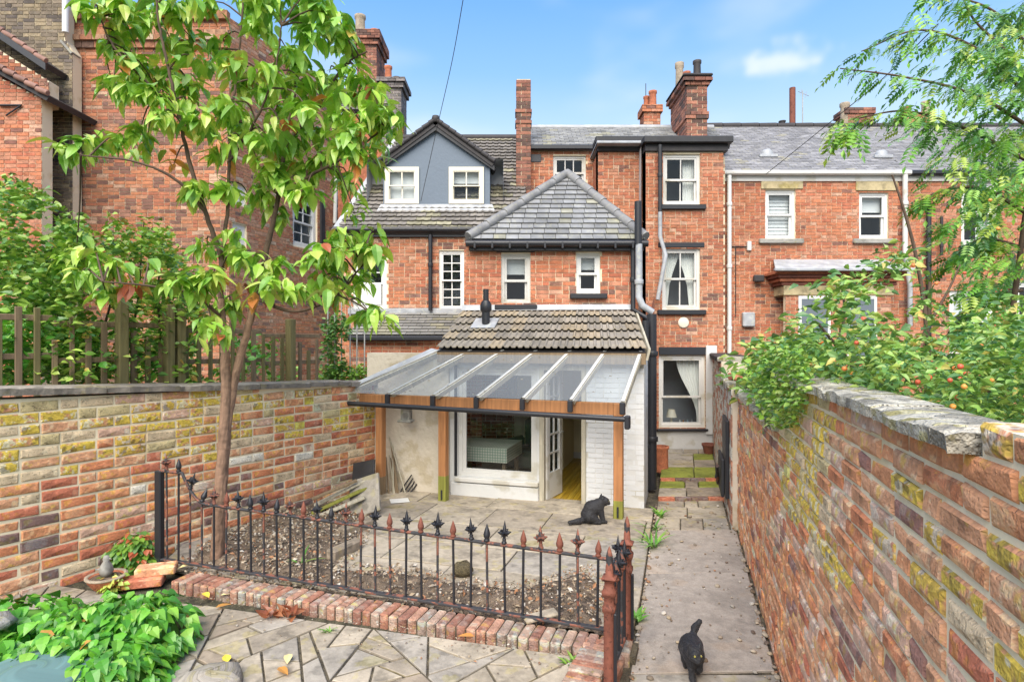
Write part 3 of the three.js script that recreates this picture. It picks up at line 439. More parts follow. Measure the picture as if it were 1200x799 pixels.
{
  const { b, q, top, deck, up, BL, rt, u1 } = terrace('terraced_house', 'orange brick terraced house with stone lintels, bay roof and white downpipe', 846, 1064, 1);
  for (const [px, py] of [[899, 183], [1033, 184]]) { // roof vents with lead flashing
    const p = hitPlane(b.O.clone().add(V(0, BL.y, BL.z)), V(0, 1, .7).normalize(), px, py), l = b.loc(p);
    const v = b.add('roof_vent', new MB().lathe([[.13, -.02], [.12, .1], [.08, .14], [.001, .15]], l.x, l.y, l.z, 10).geo(), M.lead, deck); b.add('flashing', new MB().cbox(l.x - .2, l.x + .2, l.y - .05, l.y + .02, l.z - .1, l.z + .12, .01).geo(), M.lead, v);
  }
  const p0 = q(853, 207), p1 = q(853, 437); pipe(b, [V(p0[0], p0[1], .1), V(p1[0], p1[1], .1)], .045, M.white, 'downpipe');
  const h0 = q(1061, 206), h1 = q(1061, 300), h2 = q(1068, 335), h3 = q(1068, 382); pipe(b, [V(h0[0] - .06, h0[1], .1), V(h1[0] - .06, h1[1], .1)], .05, M.whiteOld, 'downpipe'); pipe(b, [V(h1[0] - .06, h1[1], .1), V(h2[0] - .1, h2[1], .12), V(h3[0] - .1, h3[1], .12)], .05, M.lead, 'downpipe');
  { // canted bay with brick corbel and lead roof
    const r = b.rect([908, 310, 1058, 322], .5), zf = .55, lo = q(980, 420, .5)[1], hi = q(980, 322, .5)[1], stoneLo = q(980, 346, .5)[1];
    const bw = (x0, x1, y0, y1, z1, m, nm) => b.add(nm, new MB().cbox(x0, x1, y0, y1, .004, z1, .01).geo(), m, bay);
    const bay = b.add('bay_window', new MB().cbox(r.u0 + .25, r.u1 - .2, -.3, lo, .003, zf - .1, .01).geo(), M.terracotta);
    const w2 = [[r.u0 + .5, r.u0 + 1.15], [r.u1 - 1.1, r.u1 - .5]];
    const bk = { add: b.add.bind(b), g: bay }; wall(b, { poly: [[r.u0 + .25, lo + .002], [r.u1 - .2, lo + .002], [r.u1 - .2, stoneLo], [r.u0 + .25, stoneLo]], z: zf - .1, seed: 61, th: .1, parent: bay, name: 'bay_wall' });
    bw(r.u0 + .2, r.u1 - .15, stoneLo + .002, stoneLo + .2, zf - .07, M.stoneDress, 'stone_lintel');
    let y = stoneLo + .203; for (let k = 0; k < 4; k++) { bw(r.u0 + .15 - k * .05, r.u1 - .1 + k * .04, y, y + .07, zf - .06 + k * .045, k % 2 ? M.terracotta : M.rustRed, 'corbel_course'); y += .073; }
    b.add('bay_roof', new MB().slab(V(r.u0 - .08, y + .01, zf + .18), V(r.u1 + .12, y + .01, zf + .18), V(r.u1 - .1, y + .3, .004), V(r.u0 + .2, y + .3, .004), .04).geo(), M.lead, bay); b.add('bay_gutter', new MB().cbox(r.u0 - .1, r.u1 + .14, y - .03, y + .03, zf + .13, zf + .21, .012).geo(), M.lead, bay);
    const fr = new MB(); for (const [a, c] of w2) fr.box(a, c, lo, stoneLo - .01, zf - .098, zf - .07); b.add('bay_casement', fr.geo(), M.white, bay);
    const gl = new MB(); for (const [a, c] of w2) gl.box(a + .06, c - .06, lo + .05, stoneLo - .07, zf - .069, zf - .064); b.add('pane', gl.geo(), mat({ color: col(.13, .155, .18), roughness: .06 }), bay);
  }
  const lb = b.rect([882, 283, 892, 290]); const sl = b.add('security_light', new MB().cbox(q(881, 323)[0], q(893, 323)[0], q(886, 331)[1], q(886, 323)[1], .06, .16, .02).geo(), M.dark); b.add('bracket', new MB().box(q(885, 323)[0], q(889, 323)[0], q(886, 330)[1], q(886, 325)[1], 0, .06).geo(), M.black, sl);
  b.add('junction_box', new MB().cbox(q(875, 287)[0], q(880, 287)[0], q(877, 294)[1], q(877, 283)[1], .003, .06, .01).geo(), M.whiteOld);
  b.add('meter_box', new MB().cbox(q(869, 366)[0], q(883, 366)[0], q(876, 383)[1], q(876, 366)[1], .003, .12, .02).geo(), M.lead);
  const c1 = q(856, 289), c2 = q(876, 289); b.add('cable', new MB().tube([V(c1[0], c1[1], .02), V(c2[0], c2[1], .02)], .012).tube([V(q(862, 289)[0], c1[1], .02), V(q(862, 372)[0], q(862, 372)[1], .02)], .008).geo(), M.dark);
  // brown flue, dark cowl, a television aerial and two stacks on the ridge
  const rz = rt.z - .25, f0 = q(929, 146, rz), f1 = q(929, 103, rz); const fl = b.add('flue', new MB().tube([V(f0[0], f0[1] - .3, rz), V(f1[0], f1[1], rz)], .075, .075, 12).geo(), M.rustRed, deck);
  const a0 = q(941, 146, rz), a1 = q(941, 106, rz); const ae = b.add('television_aerial', new MB().tube([V(a0[0], a0[1] - .3, rz), V(a1[0], a1[1], rz)], .014).tube([V(a1[0] - .12, a1[1] - .02, rz), V(a1[0] + .16, a1[1] - .14, rz)], .008).tube([V(a1[0] - .06, a1[1] - .12, rz), V(a1[0] - .02, a1[1] + .04, rz)], .006).tube([V(a1[0] + .06, a1[1] - .18, rz), V(a1[0] + .1, a1[1] - .02, rz)], .006).geo(), M.lead, deck);
  pots(b, deck, [[q(917, 146, rz)[0], q(917, 150, rz)[1], rz, .08, .18, M.dark]]);
  const s0 = q(992, 150, rz)[0], s1 = q(1024, 150, rz)[0], stk = brickStack(b, 'chimney', { x0: s0, x1: s1, y0: rt.y - .3, y1: q(1008, 126, rz)[1], z0: rz - .5, z1: rz, seed: 71, pal: palSoot, corbel: [[.8, 1.1, .04]], parent: deck });
  pots(b, deck, [[s0 + .02, q(990, 136, rz)[1] - .25, rz - .1, .11, .62, M.pot]]);
}
{
  const { b, q, deck, rt } = terrace('terraced_house', 'brick terraced house with tall white sash windows behind the rowan', 1064, 1330, 2);
  const p0 = q(1085, 240), p1 = q(1085, 420); pipe(b, [V(p0[0], p0[1], .1), V(p1[0], p1[1], .1)], .05, M.black, 'downpipe'); const p2 = q(1100, 255), p3 = q(1100, 300); pipe(b, [V(p2[0], p2[1], .1), V(p3[0], p3[1], .1)], .03, M.dark, 'downpipe'); const p4 = q(1183, 300), p5 = q(1183, 430); pipe(b, [V(p4[0], p4[1], .1), V(p5[0], p5[1], .1)], .05, M.dark, 'downpipe');
  const rz = rt.z - .25, s0 = q(1062, 150, rz)[0], s1 = q(1096, 150, rz)[0]; brickStack(b, 'chimney', { x0: s0, x1: s1, y0: rt.y - .3, y1: q(1080, 131, rz)[1], z0: rz - .5, z1: rz, seed: 72, pal: palRed(.3), parent: deck });
  pots(b, deck, [[s1 - .1, q(1080, 131, rz)[1], rz - .2, .1, .34, M.pot], [s0 + .14, q(1080, 131, rz)[1], rz - .2, .08, .2, M.terracotta]]);
}

let EXT;
// a wing of a building at another angle: a part (Group) of the building with its own facade frame
function wing(b, name, A, B) {
  const w = Object.create(Bld.prototype); w.O = V(A.x, 0, A.z); w.U = V(B.x - A.x, 0, B.z - A.z).normalize(); w.N = V(-w.U.z, 0, w.U.x); w.w = Math.hypot(B.x - A.x, B.z - A.z);
  w.th = Math.atan2(-w.U.z, w.U.x); w.g = new THREE.Group(); w.g.name = name; w.g.position.copy(b.loc(w.O)); w.g.rotation.y = w.th - b.th; b.g.add(w.g); return w;
}
function brickFace(w, o) { // brickwork straight under a wing (no deeper level)
  const { poly, holes = [], z = 0, seed = 1, pal = palRed(), mortar = M.mortarFar, th = .24 } = o;
  const s = new THREE.Shape(poly.map(([x, y]) => new THREE.Vector2(x, y))); for (const h of holes) s.holes.push(new THREE.Path([[h.u0, h.v0], [h.u0, h.v1], [h.u1, h.v1], [h.u1, h.v0]].map(([x, y]) => new THREE.Vector2(x, y))));
  const g = new THREE.ExtrudeGeometry(s, { depth: th, bevelEnabled: false }); g.translate(0, 0, z - th - .009); w.add('wall', g, mortar);
  const mb = new MB(); courses(poly, holes, { course: .069, len: .215, seed }, (p, q, v0, v1, r) => { mb.uo = r() * 3; mb.vo = r() * 3; mb.box(p, q, v0, v1, z - .012, z + r() * .005, pal((p + q) / 2, v0, r), 'flrtd'); }); w.add('brickwork', mb.geo(), M.brickFar, w.g, 'stuff');
}

// ---------------------------------------------------------------- two-storey brick extension with hipped slate roof
{
  const Z = 9.7, b = new Bld('brick_extension', 'two-storey orange brick extension with hipped slate roof above the lean-to', 'building', ...front(Z, 546, 745)), q = (px, py, z = 0) => b.L(px, py, z);
  const top = q(650, 286)[1], sl = { over: .1, h: .085, d: .08 }, ln = { over: .07, h: .1 };
  const hs = [win(b, { r: [587, 296, 622, 357], cols: 1, sill: sl, lintel: ln, fw: .055, m: M.whiteOld, curtain: 'half', split: .46 }), win(b, { r: [675, 295, 704, 344], cols: 1, sill: sl, lintel: ln, fw: .05, m: M.white, curtain: 'half', split: .48 })];
  wall(b, { poly: [[0, 2.3], [b.w, 2.3], [b.w, top], [0, top]], holes: hs, seed: 81, pal: palRed(.02, 1.08), th: .28 });
  b.add('side_wall', new MB().box(b.w - .26, b.w - .002, 2.2, top, -2.2, -.3).geo(), M.terracotta); b.add('side_wall', new MB().box(.002, .26, 2.2, top, -2.2, -.3).geo(), M.terracotta);
  const z0 = .14, [el, ev] = q(548, 281, z0), er = q(757, 281, z0)[0], za = -1.32, ap = V(q(665, 205, za)[0], q(665, 205, za)[1], za);
  const BL = V(el, ev, z0), BR = V(er, ev, z0), e = V(1, 0, 0), foot = V(ap.x, ev, z0), up = V(0, 0, 0).subVectors(ap, foot), L = up.length(); up.normalize();
  const bk = -2.25, deck = b.add('roof', new MB().tri(BL.clone().setY(ev - .01), BR.clone().setY(ev - .01), ap.clone().setY(ap.y - .02)).quad(V(el, ev - .01, bk), BL.clone().setY(ev - .01), ap.clone().setY(ap.y - .02), V(ap.x, ap.y - .02, bk)).quad(BR.clone().setY(ev - .01), V(er, ev - .01, bk), V(ap.x, ap.y - .02, bk), ap.clone().setY(ap.y - .02)).geo(), M.dark);
  roofing(b, { BL, BR, up, len: L - .02, span: (s, W) => [(ap.x - el) * Math.min(1, s / L), W - (er - ap.x) * Math.min(1, s / L)], exposure: .15, width: .2, thick: .014, pal: palSlate([.265, .268, .272], .04), seed: 82, single: true, name: 'slate', parent: deck });
  for (const s of [BL, BR]) { const d = s.distanceTo(ap), n = Math.round(d / .42); for (let k = 0; k < n; k++) { const p0 = s.clone().lerp(ap, (k + .02) / n), p1 = s.clone().lerp(ap, (k + 1.06) / n); p0.y += .045; p1.y += .03; b.add('hip_tile', new MB().tube([p0, p1], .085, .078, 8).geo(), M.hipTile, deck); } }
  b.add('ridge', new MB().tube([ap.clone().setY(ap.y + .03), V(ap.x, ap.y + .03, bk)], .085, .085, 8).geo(), M.hipTile, deck);
  const gt = b.add('gutter', new MB().tube([V(el - .03, ev - .06, z0 + .02), V(er + .03, ev - .06, z0 + .02)], .055, .055, 10).geo(), M.black); b.add('fascia', new MB().cbox(el + .02, er - .02, ev - .17, ev - .03, .04, z0 - .03, .01).geo(), M.black, gt); b.add('soffit', bar(el + .02, er - .02, top + .001, top + .02, .002, z0 - .04), M.black, gt);
  for (let x = el + .1; x < er; x += .28) b.add('gutter_bracket', bar(x, x + .03, ev - .14, ev - .045, z0 - .02, z0 + .08), M.black, gt);
  // soil stack and waste pipes at the right corner
  pipe(b, [V(q(748, 236, .22)[0], q(748, 236, .22)[1], .22), V(q(748, 286, .22)[0], q(748, 286, .22)[1], .22)], .058, M.black, 'soil_pipe');
  pipe(b, [V(q(749, 286, .22)[0], q(749, 286, .22)[1], .221), V(q(749, 348, .22)[0], q(749, 348, .22)[1], .221), V(q(753, 358, .24)[0], q(753, 358, .24)[1], .24), V(q(765, 366, .24)[0], q(765, 366, .24)[1], .24)], .055, M.lead, 'soil_pipe');
  pipe(b, [V(q(742, 284, .12)[0], q(742, 284, .12)[1], .12), V(q(742, 362, .12)[0], q(742, 362, .12)[1], .12), V(q(760, 374, .3)[0], q(760, 374, .3)[1], .3), V(q(764, 384, .5)[0], q(764, 384, .5)[1], .5)], .04, M.black, 'waste_pipe');
  const d0 = V(q(764, 368, .6)[0], q(764, 368, .6)[1], .6), d1 = V(q(762, 588, 1.3)[0], 0, .6); pipe(b, [d0, V(d0.x, .05, .6)], .075, M.black, 'soil_pipe'); pipe(b, [V(d0.x - .13, d0.y - .1, .75), V(d0.x - .13, .05, .75)], .05, M.black, 'waste_pipe');
}

// ---------------------------------------------------------------- white single-storey extension with tiled lean-to roof
const EA = G(470, 577), EB = G(755, 600);
{
  const b = new Bld('single_storey_extension', 'white single-storey extension with tiled lean-to roof, picture window and open door', 'building', EA, EB), q = (px, py, z = 0) => b.L(px, py, z);
  const top = 2.12, uA = -.06, uB = b.w, uD0 = q(632, 520)[0], uD1 = q(687, 540)[0], dTop = 1.96, s0 = q(527, 540)[0], s1 = q(630, 540)[0];
  const W = win(b, { r: [536, 431, 630, 561], cols: 1, rows: [1], sash: false, fw: .06, sw: .05, m: M.whiteOld, sill: { over: .02, h: .07, d: .07, m: M.whiteOld }, inner: M.interior, deep: .02, label: 'large picture window with peeling white sill' });
  W.w.children.filter((c) => c.name === 'room_interior').forEach((c) => W.w.remove(c));
  b.add('outer_frame', new MB().box(W.u0 - .05, W.u0 - .006, W.v0, W.v1 + .04, -.05, .012).geo(), M.black, W.w);
  wall(b, { poly: [[s0, 0], [uD0, 0], [uD0, top], [s0, top]], holes: [W], plain: true, m: M.plaster, th: .2, name: 'rendered_wall' });
  wall(b, { poly: [[uA - .5, 0], [s0 - .003, 0], [s0 - .003, top], [uA - .5, top]], z: .04, plain: true, m: M.plasterStained, th: .24, name: 'stained_wall' });
  b.add('rendered_plinth', new MB().cbox(s0 + .03, s1 + .02, 0, W.v0 - .09, .001, .05, .01).geo(), M.plaster);
  wall(b, { poly: [[uD0 + .003, dTop], [uB, dTop], [uB, top], [uD0 + .003, top]], seed: 91, plain: true, m: M.plaster, name: 'door_head' });
  wall(b, { poly: [[uD1, 0], [uB, 0], [uB, dTop - .002], [uD1, dTop - .002]], seed: 92, pal: (u, v, r) => shade([.60, .61, .62], .93 + r() * .09), mortar: M.whiteOld, bm: M.painted, recess: .004, name: 'painted_brick_wall' });
  // side wall running back to the house
  const sideEnd = V(EB.x + .2857 * 3.6, 0, EB.z - 3.6), sw = wing(b, 'side_wall', EB, sideEnd); sw.add('painted_wall', new MB().box(0, sw.w, 0, top, -.24, -.002).geo(), M.plaster); sw.add('gable', new MB().tri(V(0, top + .002, -.03), V(sw.w, top + .002, -.03), V(sw.w, top + 1.1, -.03)).geo(), M.terracotta);
  // door frame and glazed door standing open inwards
  const fr = new MB(); fr.box(uD0 + .004, uD0 + .07, 0, dTop - .004, -.14, .012).box(uD1 - .065, uD1 - .004, 0, dTop - .004, -.14, .012).box(uD0 + .07, uD1 - .065, dTop - .07, dTop - .004, -.14, .012); b.add('door_frame', fr.geo(), M.timberPale);
  const dw = uD1 - uD0 - .15, dm = new MB(); dm.box(0, .09, .03, 1.86, -.02, .02).box(dw - .09, dw, .03, 1.86, -.02, .02).box(.09, dw - .09, 1.77, 1.86, -.02, .02).box(.09, dw - .09, .03, .4, -.02, .02);
  const door = b.add('door', dm.geo(), M.whiteOld); door.position.set(uD0 + .075, 0, -.1); door.rotation.y = 1.36;
  for (let i = 0; i < 2; i++) for (let j = 0; j < 5; j++) b.add('pane', new MB().quad(V(mix(.09, dw - .09, i / 2), mix(.4, 1.77, j / 5), 0), V(mix(.09, dw - .09, (i + 1) / 2), mix(.4, 1.77, j / 5), 0), V(mix(.09, dw - .09, (i + 1) / 2), mix(.4, 1.77, (j + 1) / 5), 0), V(mix(.09, dw - .09, i / 2), mix(.4, 1.77, (j + 1) / 5), 0)).geo(), M.glass, door);
  for (let j = 1; j < 5; j++) { const y = mix(.4, 1.77, j / 5); b.add('glazing_bar', bar(.09, dw - .09, y - .012, y + .012, -.012, .012), M.whiteOld, door); } b.add('glazing_bar', bar(dw / 2 - .012, dw / 2 + .012, .4, 1.77, -.0125, .0125), M.whiteOld, door);
  b.add('handle', new MB().tube([V(dw - .05, .95, .03), V(dw - .05, .95, .06), V(dw - .14, .95, .06)], .01).geo(), M.aluminium, door);
  b.add('threshold', new MB().cbox(uD0, uD1, .002, .04, -.2, .1, .01).geo(), M.flag[2]);
  // the room
  const zb = -3.3, cr = mat({ color: col(.74, .66, .46) }), r0 = uA + .2, r1 = uB - .26; const box = new MB();
  box.box(r0, r1, -.06, 0.0, zb, -.15); b.add('room_floor', box.geo(), M.timberPale); b.add('room_ceiling', new MB().box(r0, r1, 2.06, 2.11, zb, -.25).geo(), M.white);
  const wl = new MB(); wl.box(r0, r1, 0, 2.06, zb - .1, zb).box(r0 - .1, r0, 0, 2.06, zb, -.25).box(r1, r1 + .02, 0, 2.06, zb, -.25); b.add('inner_wall', wl.geo(), cr); b.add('skirting', bar(r0, r1, 0, .14, zb, zb + .02), M.whiteOld); b.add('partition', bar(uD0 - .18, uD0 - .12, 0, 2.06, -3.2, -2.2), cr);
  const fm = [[.56, .36, .035], [.50, .31, .03], [.60, .40, .05]].map((c) => mat({ color: col(...c), roughness: .35, map: T.wood })); for (let x = uD0 - .35, k = 0; x < uD1 + .6; x += .085, k++) b.add('floorboard', new MB().cbox(x, x + .081, 0, .02 + (k % 3) * .001, zb, -.2, .002).geo(), fm[(k * 7) % 3]);
  { // table under a patterned cloth inside the window
    const [tu] = q(572, 550, -1.1), t = thing('dining_table', 'table under a pale checked cloth seen through the picture window', 'table', b.O.clone().addScaledVector(b.U, tu).addScaledVector(b.N, -1.0).setY(0), b.th);
    mesh('table_top', new MB().cbox(-.5, .45, .60, .63, -.4, .4, .01).geo(), M.timber, t); for (const [x, z] of [[-.44, -.34], [.39, -.34], [-.44, .34], [.39, .34]]) mesh('leg', bar(x, x + .05, 0, .6, z - .025, z + .025), M.timber, t);
    const cv = document.createElement('canvas'); cv.width = cv.height = 128; const cx = cv.getContext('2d'); cx.fillStyle = '#d6d3c0'; cx.fillRect(0, 0, 128, 128); cx.fillStyle = 'rgba(120,150,130,.55)'; for (let k = 0; k < 128; k += 16) { cx.fillRect(k, 0, 6, 128); cx.fillRect(0, k, 128, 6); } const ct = new THREE.CanvasTexture(cv); ct.colorSpace = THREE.SRGBColorSpace; ct.wrapS = ct.wrapT = THREE.RepeatWrapping; ct.repeat.set(3, 3);
    const clo = single('tablecloth', 'pale checked cloth over the table behind the picture window', 'tablecloth', new MB().box(-.53, .48, .634, .642, -.43, .43).box(-.53, .48, .42, .634, .43, .437).box(.48, .487, .42, .642, -.43, .43).geo(), mat({ color: col(.8, .8, .8), map: ct, roughness: 1 })); clo.position.copy(t.position); clo.rotation.y = b.th;
    const [su] = q(615, 550, -1.6), ch = thing('armchair', 'dark green armchair beyond the table inside the room', 'chair', b.O.clone().addScaledVector(b.U, su).addScaledVector(b.N, -1.9).setY(0), b.th - .3), gm = mat({ color: col(.07, .09, .06) }); mesh('seat', new MB().cbox(-.3, .3, .12, .42, -.3, .3, .04).geo(), gm, ch); mesh('backrest', new MB().cbox(-.3, .3, .3, .9, -.42, -.28, .05).geo(), gm, ch); for (const x of [-.42, .3]) mesh('armrest', new MB().cbox(x, x + .12, .1, .58, -.35, .3, .04).geo(), gm, ch);
    const [pu] = q(573, 520, -3), pn = single('picture', 'dark framed panel on the back wall of the room', 'picture', new MB().cbox(-.5, .5, .9, 1.9, 0, .03, .01).geo(), mat({ color: col(.035, .045, .06), roughness: .4 })); pn.position.copy(b.O).addScaledVector(b.U, pu).addScaledVector(b.N, zb + .003); pn.rotation.y = b.th;
  }
  // lean-to roof: rolled concrete tiles between the eave and the brick wall above
  const E0 = b.loc(hitPlane(b.O.clone().addScaledVector(b.N, .14), b.N, 512, 409.5)), E1 = b.loc(hitPlane(b.O.clone().addScaledVector(b.N, .14), b.N, 757, 412)), T0 = b.loc(P(542, 366, 9.66)), T1 = b.loc(P(742, 365, 9.66));
  E1.y = E0.y = (E0.y + E1.y) / 2; const S = (s, t, h = 0) => { const p = E0.clone().lerp(E1, s).lerp(T0.clone().lerp(T1, s), t); p.y += h; return p; };
  const deck = b.add('roof', new MB().slab(S(0, 0, -.02), S(1, 0, -.02), S(1, 1, -.02), S(0, 1, -.02), .07).geo(), M.dark), r = rngOf(93), rows = 5, cols = 15;
  for (let k = 0; k < rows; k++) for (let i = 0; i < cols; i++) {
    const mb = new MB(), a = i / cols, c = (i + 1) / cols, t0 = k / rows - (k ? .0 : .02), t1 = Math.min(1, (k + 1.1) / rows), N = 12, jy = (r() - .5) * .006, tone = shade(r() < .3 ? [.36, .295, .21] : [.30, .265, .22], .75 + r() * .45); mb.uo = r() * 3; mb.vo = r() * 3; const ps = [];
    for (let j = 0; j <= N; j++) { const f = j / N, w = Math.max(0, Math.sin(f * Math.PI * 4)) ** .8 * .026; ps.push([S(mix(a, c, f), t0, .066 + w + jy), S(mix(a, c, f), t1, .012 + w), S(mix(a, c, f), t0, .048 + w + jy)]); }
    for (let j = 0; j < N; j++) { mb.quad(ps[j][0], ps[j + 1][0], ps[j + 1][1], ps[j][1], tone); mb.quad(ps[j][2], ps[j + 1][2], ps[j + 1][0], ps[j][0], tone); }
    b.add('roof_tile', mb.geo(), M.tile, deck);
  }
  b.add('flashing', new MB().slab(S(-.005, .97, .05), S(1.0, .97, .05), S(1.0, 1.0, .12), S(-.005, 1.0, .12), .02).geo(), M.lead, deck);
  b.add('bargeboard', new MB().slab(S(1.0, 0, -.12), S(1.012, 0, .03), S(1.012, 1, .03), S(1.0, 1, -.12), .03).geo(), M.timberPale, deck);
  b.add('fascia', new MB().slab(S(0, 0, -.18), S(1, 0, -.18), S(1, 0, -.03), S(0, 0, -.03), .03).geo(), M.timber, deck);
  const vp = S(.19, .55, 0); const vent = b.add('vent_pipe', new MB().tube([vp.clone(), vp.clone().setY(vp.y + .42)], .062, .062, 12).tube([vp.clone().setY(vp.y + .4), vp.clone().setY(vp.y + .44), vp.clone().setY(vp.y + .6)], .045, .045, 12).lathe([[.062, .24], [.09, .28], [.09, .36], [.062, .42]], vp.x, vp.y, vp.z, 12).geo(), M.black, deck);
  b.add('flashing', new MB().slab(S(.12, .42, .085), S(.25, .42, .085), S(.25, .68, .085), S(.12, .68, .085), .01).geo(), M.lead, deck);
  b.E0 = E0; EXT = { b, q, S };
}

// ---------------------------------------------------------------- dormer house on the left
{
  const Z = 12, b = new Bld('dormer_house', 'brick house with grey tiled roof and blue-grey gabled dormer', 'house', ...front(Z, 395, 617)), q = (px, py, z = 0) => b.L(px, py, z);
  const top = q(500, 273)[1];
  const hs = [win(b, { r: [514, 293, 544, 363], cols: 2, rows: [3, 3], fw: .055, sw: .03, bw: .02, m: M.white, inner: M.interiorDark }), win(b, { r: [413, 300, 453, 363], cols: 2, rows: [2, 1], fw: .09, sw: .03, m: M.white, inner: M.interiorDark, curtain: undefined })];
  const pr = b.rect([420, 333, 446, 357]); b.add('white_panel', bar(pr.u0, pr.u1, pr.v0, pr.v1, -.055, -.045), M.white, hs[1].w);
  wall(b, { poly: [[0, 0], [b.w, 0], [b.w, top], [0, top]], holes: hs, seed: 101, pal: palRed(.12, 1.0), th: .3 });
  b.add('gutter', new MB().tube([V(-.05, top + .05, .12), V(b.w, top + .05, .12)], .055, .055, 8).geo(), M.black); b.add('fascia', new MB().cbox(0, b.w, top - .09, top + .03, .003, .06, .01).geo(), M.black);
  pipe(b, [V(q(505, 276)[0], q(505, 276)[1], .09), V(q(505, 364)[0], q(505, 364)[1], .09)], .042, M.black, 'downpipe');
  const up = V(0, 1, -1).normalize(), z0 = .14, ev = q(480, 270, z0)[1]; let d = .1; while ((H - ev - d) / (Z - z0 + d) * F + CY > 162) d += .02;
  const L = d * Math.SQRT2, BL = V(q(394, 270, z0)[0], ev, z0), BR = V(b.w, ev, z0), x470 = q(466, 161, z0 - d)[0] - BL.x;
  const deck = b.add('roof', new MB().slab(BL, BR, V(BR.x, ev + d, z0 - d), V(BL.x + x470, ev + d, z0 - d), .1).geo(), M.dark);
  roofing(b, { BL, BR, up, len: L, span: (s, W) => [x470 * s / L, W], exposure: .15, width: .3, thick: .025, lift: .015, pal: (x, s, r) => { const n = fbm(x * 2.2, s * 2.2, 61, 4); return n > .58 && r() < .5 ? shade([.33, .31, .22], .75 + r() * .4) : shade([.235, .215, .195], .75 + r() * .5); }, m: M.tile, seed: 102, name: 'roof_tiles', parent: deck, wave: .014 });
  b.add('ridge', new MB().tube([V(BL.x + x470, ev + d, z0 - d), V(BR.x, ev + d, z0 - d)], .09, .09, 8).geo(), M.dark, deck);
  b.add('roof_back', new MB().slab(V(BR.x, ev, z0 - 2 * d), V(BR.x, ev + d - .03, z0 - d - .02), V(BL.x + x470, ev + d - .03, z0 - d - .02), V(BL.x, ev, z0 - 2 * d), .06).geo(), M.dark, deck);
  b.add('verge_flashing', new MB().slab(V(BL.x - .1, ev + .02, z0), V(BL.x + .03, ev + .03, z0), V(BL.x + x470 + .03, ev + d + .03, z0 - d), V(BL.x + x470 - .1, ev + d + .02, z0 - d), .04).geo(), M.lead, deck);
  // dormer
  const zd = -.45, g = (px, py) => V(q(px, py, zd)[0], q(px, py, zd)[1], zd), a = g(449, 241), c = g(574, 241), eL = g(449, 191), eR = g(574, 191), pk = g(511, 150);
  const dh = [win(b, { r: [451, 196, 491, 239], z: zd, cols: 2, fw: .085, sw: .02, bw: .025, inset: -.035, m: M.cream, curtain: 'blind', deep: .5 }), win(b, { r: [526, 196, 567, 239], z: zd, cols: 2, fw: .085, sw: .02, bw: .025, inset: -.035, m: M.cream, curtain: 'half', deep: .5, inner: M.interiorDark })].map((w) => ({ u0: w.u0 + .05, u1: w.u1 - .05, v0: w.v0 + .05, v1: w.v1 - .05 }));
  const face = wall(b, { poly: [[a.x, a.y], [c.x, c.y], [eR.x, eR.y], [pk.x, pk.y], [eL.x, eL.y]], z: zd, holes: dh, plain: true, m: M.blueRender, th: .12, name: 'dormer_face' });
  const rb = zd - 2.2; b.add('dormer_cheek', new MB().quad(V(a.x, a.y, rb), V(a.x, a.y, zd - .12), V(eL.x, eL.y, zd - .12), V(eL.x, eL.y, rb)).quad(V(c.x, c.y, zd - .12), V(c.x, c.y, rb), V(eR.x, eR.y, rb), V(eR.x, eR.y, zd - .12)).geo(), M.blueRender, face);
  const o = .1, pl = V(pk.x, pk.y + .13, 0), ll = V(eL.x - .1, eL.y - .02, 0), rr = V(eR.x + .1, eR.y - .02, 0), zf = zd + o;
  const dr = b.add('dormer_roof', new MB().slab(V(ll.x, ll.y, rb), V(ll.x, ll.y, zf), V(pl.x, pl.y, zf), V(pl.x, pl.y, rb), .09).slab(V(rr.x, rr.y, zf), V(rr.x, rr.y, rb), V(pl.x, pl.y, rb), V(pl.x, pl.y, zf), .09).geo(), M.dark);
  for (const [s, t] of [[ll, pl], [rr, pl]]) { const n = 9; for (let k = 0; k < n; k++) { const p0 = s.clone().lerp(t, k / n), p1 = s.clone().lerp(t, (k + 1) / n); b.add('verge_tile', new MB().tube([V(p0.x, p0.y + .03, zf), V(p1.x, p1.y + .018, zf)], .05, .045, 7).geo(), M.dark, dr); } }
  b.add('bargeboard', new MB().slab(V(ll.x, ll.y - .16, zf - .02), V(pl.x, pl.y - .2, zf - .02), V(pl.x, pl.y - .06, zf - .02), V(ll.x, ll.y - .06, zf - .02), .03).slab(V(pl.x, pl.y - .2, zf - .021), V(rr.x, rr.y - .16, zf - .021), V(rr.x, rr.y - .06, zf - .021), V(pl.x, pl.y - .06, zf - .021), .03).geo(), M.blackOld, dr);
  b.add('finial', new MB().lathe([[.06, -.04], [.09, .02], [.07, .09], [.001, .11]], pl.x, pl.y, zf - .02, 10).geo(), M.dark, dr);
  b.add('apron', new MB().slab(V(a.x - .12, a.y - .17, zd + .16), V(c.x + .12, a.y - .17, zd + .16), V(c.x + .05, a.y + .03, zd + .015), V(a.x - .05, a.y + .03, zd + .015), .02).geo(), M.lead, face);
  // low slated lean-to at its foot, and the brick wall beneath
  const zl = 1.15, t0 = q(408, 366), t1 = q(560, 366), l0 = q(408, 393, zl), l1 = q(545, 393, zl), BL2 = V(l0[0], l0[1], zl), BR2 = V(l1[0] + .3, l0[1], zl), up2 = V(0, t0[1] - l0[1], -zl), L2 = up2.length(); up2.normalize();
  const dk = b.add('low_roof', new MB().slab(BL2, BR2, BR2.clone().addScaledVector(up2, L2), BL2.clone().addScaledVector(up2, L2), .06).geo(), M.dark); roofing(b, { BL: BL2, BR: BR2, up: up2, len: L2, span: (s, W) => [0, W], exposure: .15, width: .26, pal: palSlate([.27, .265, .25], .3), seed: 103, name: 'slates', parent: dk });
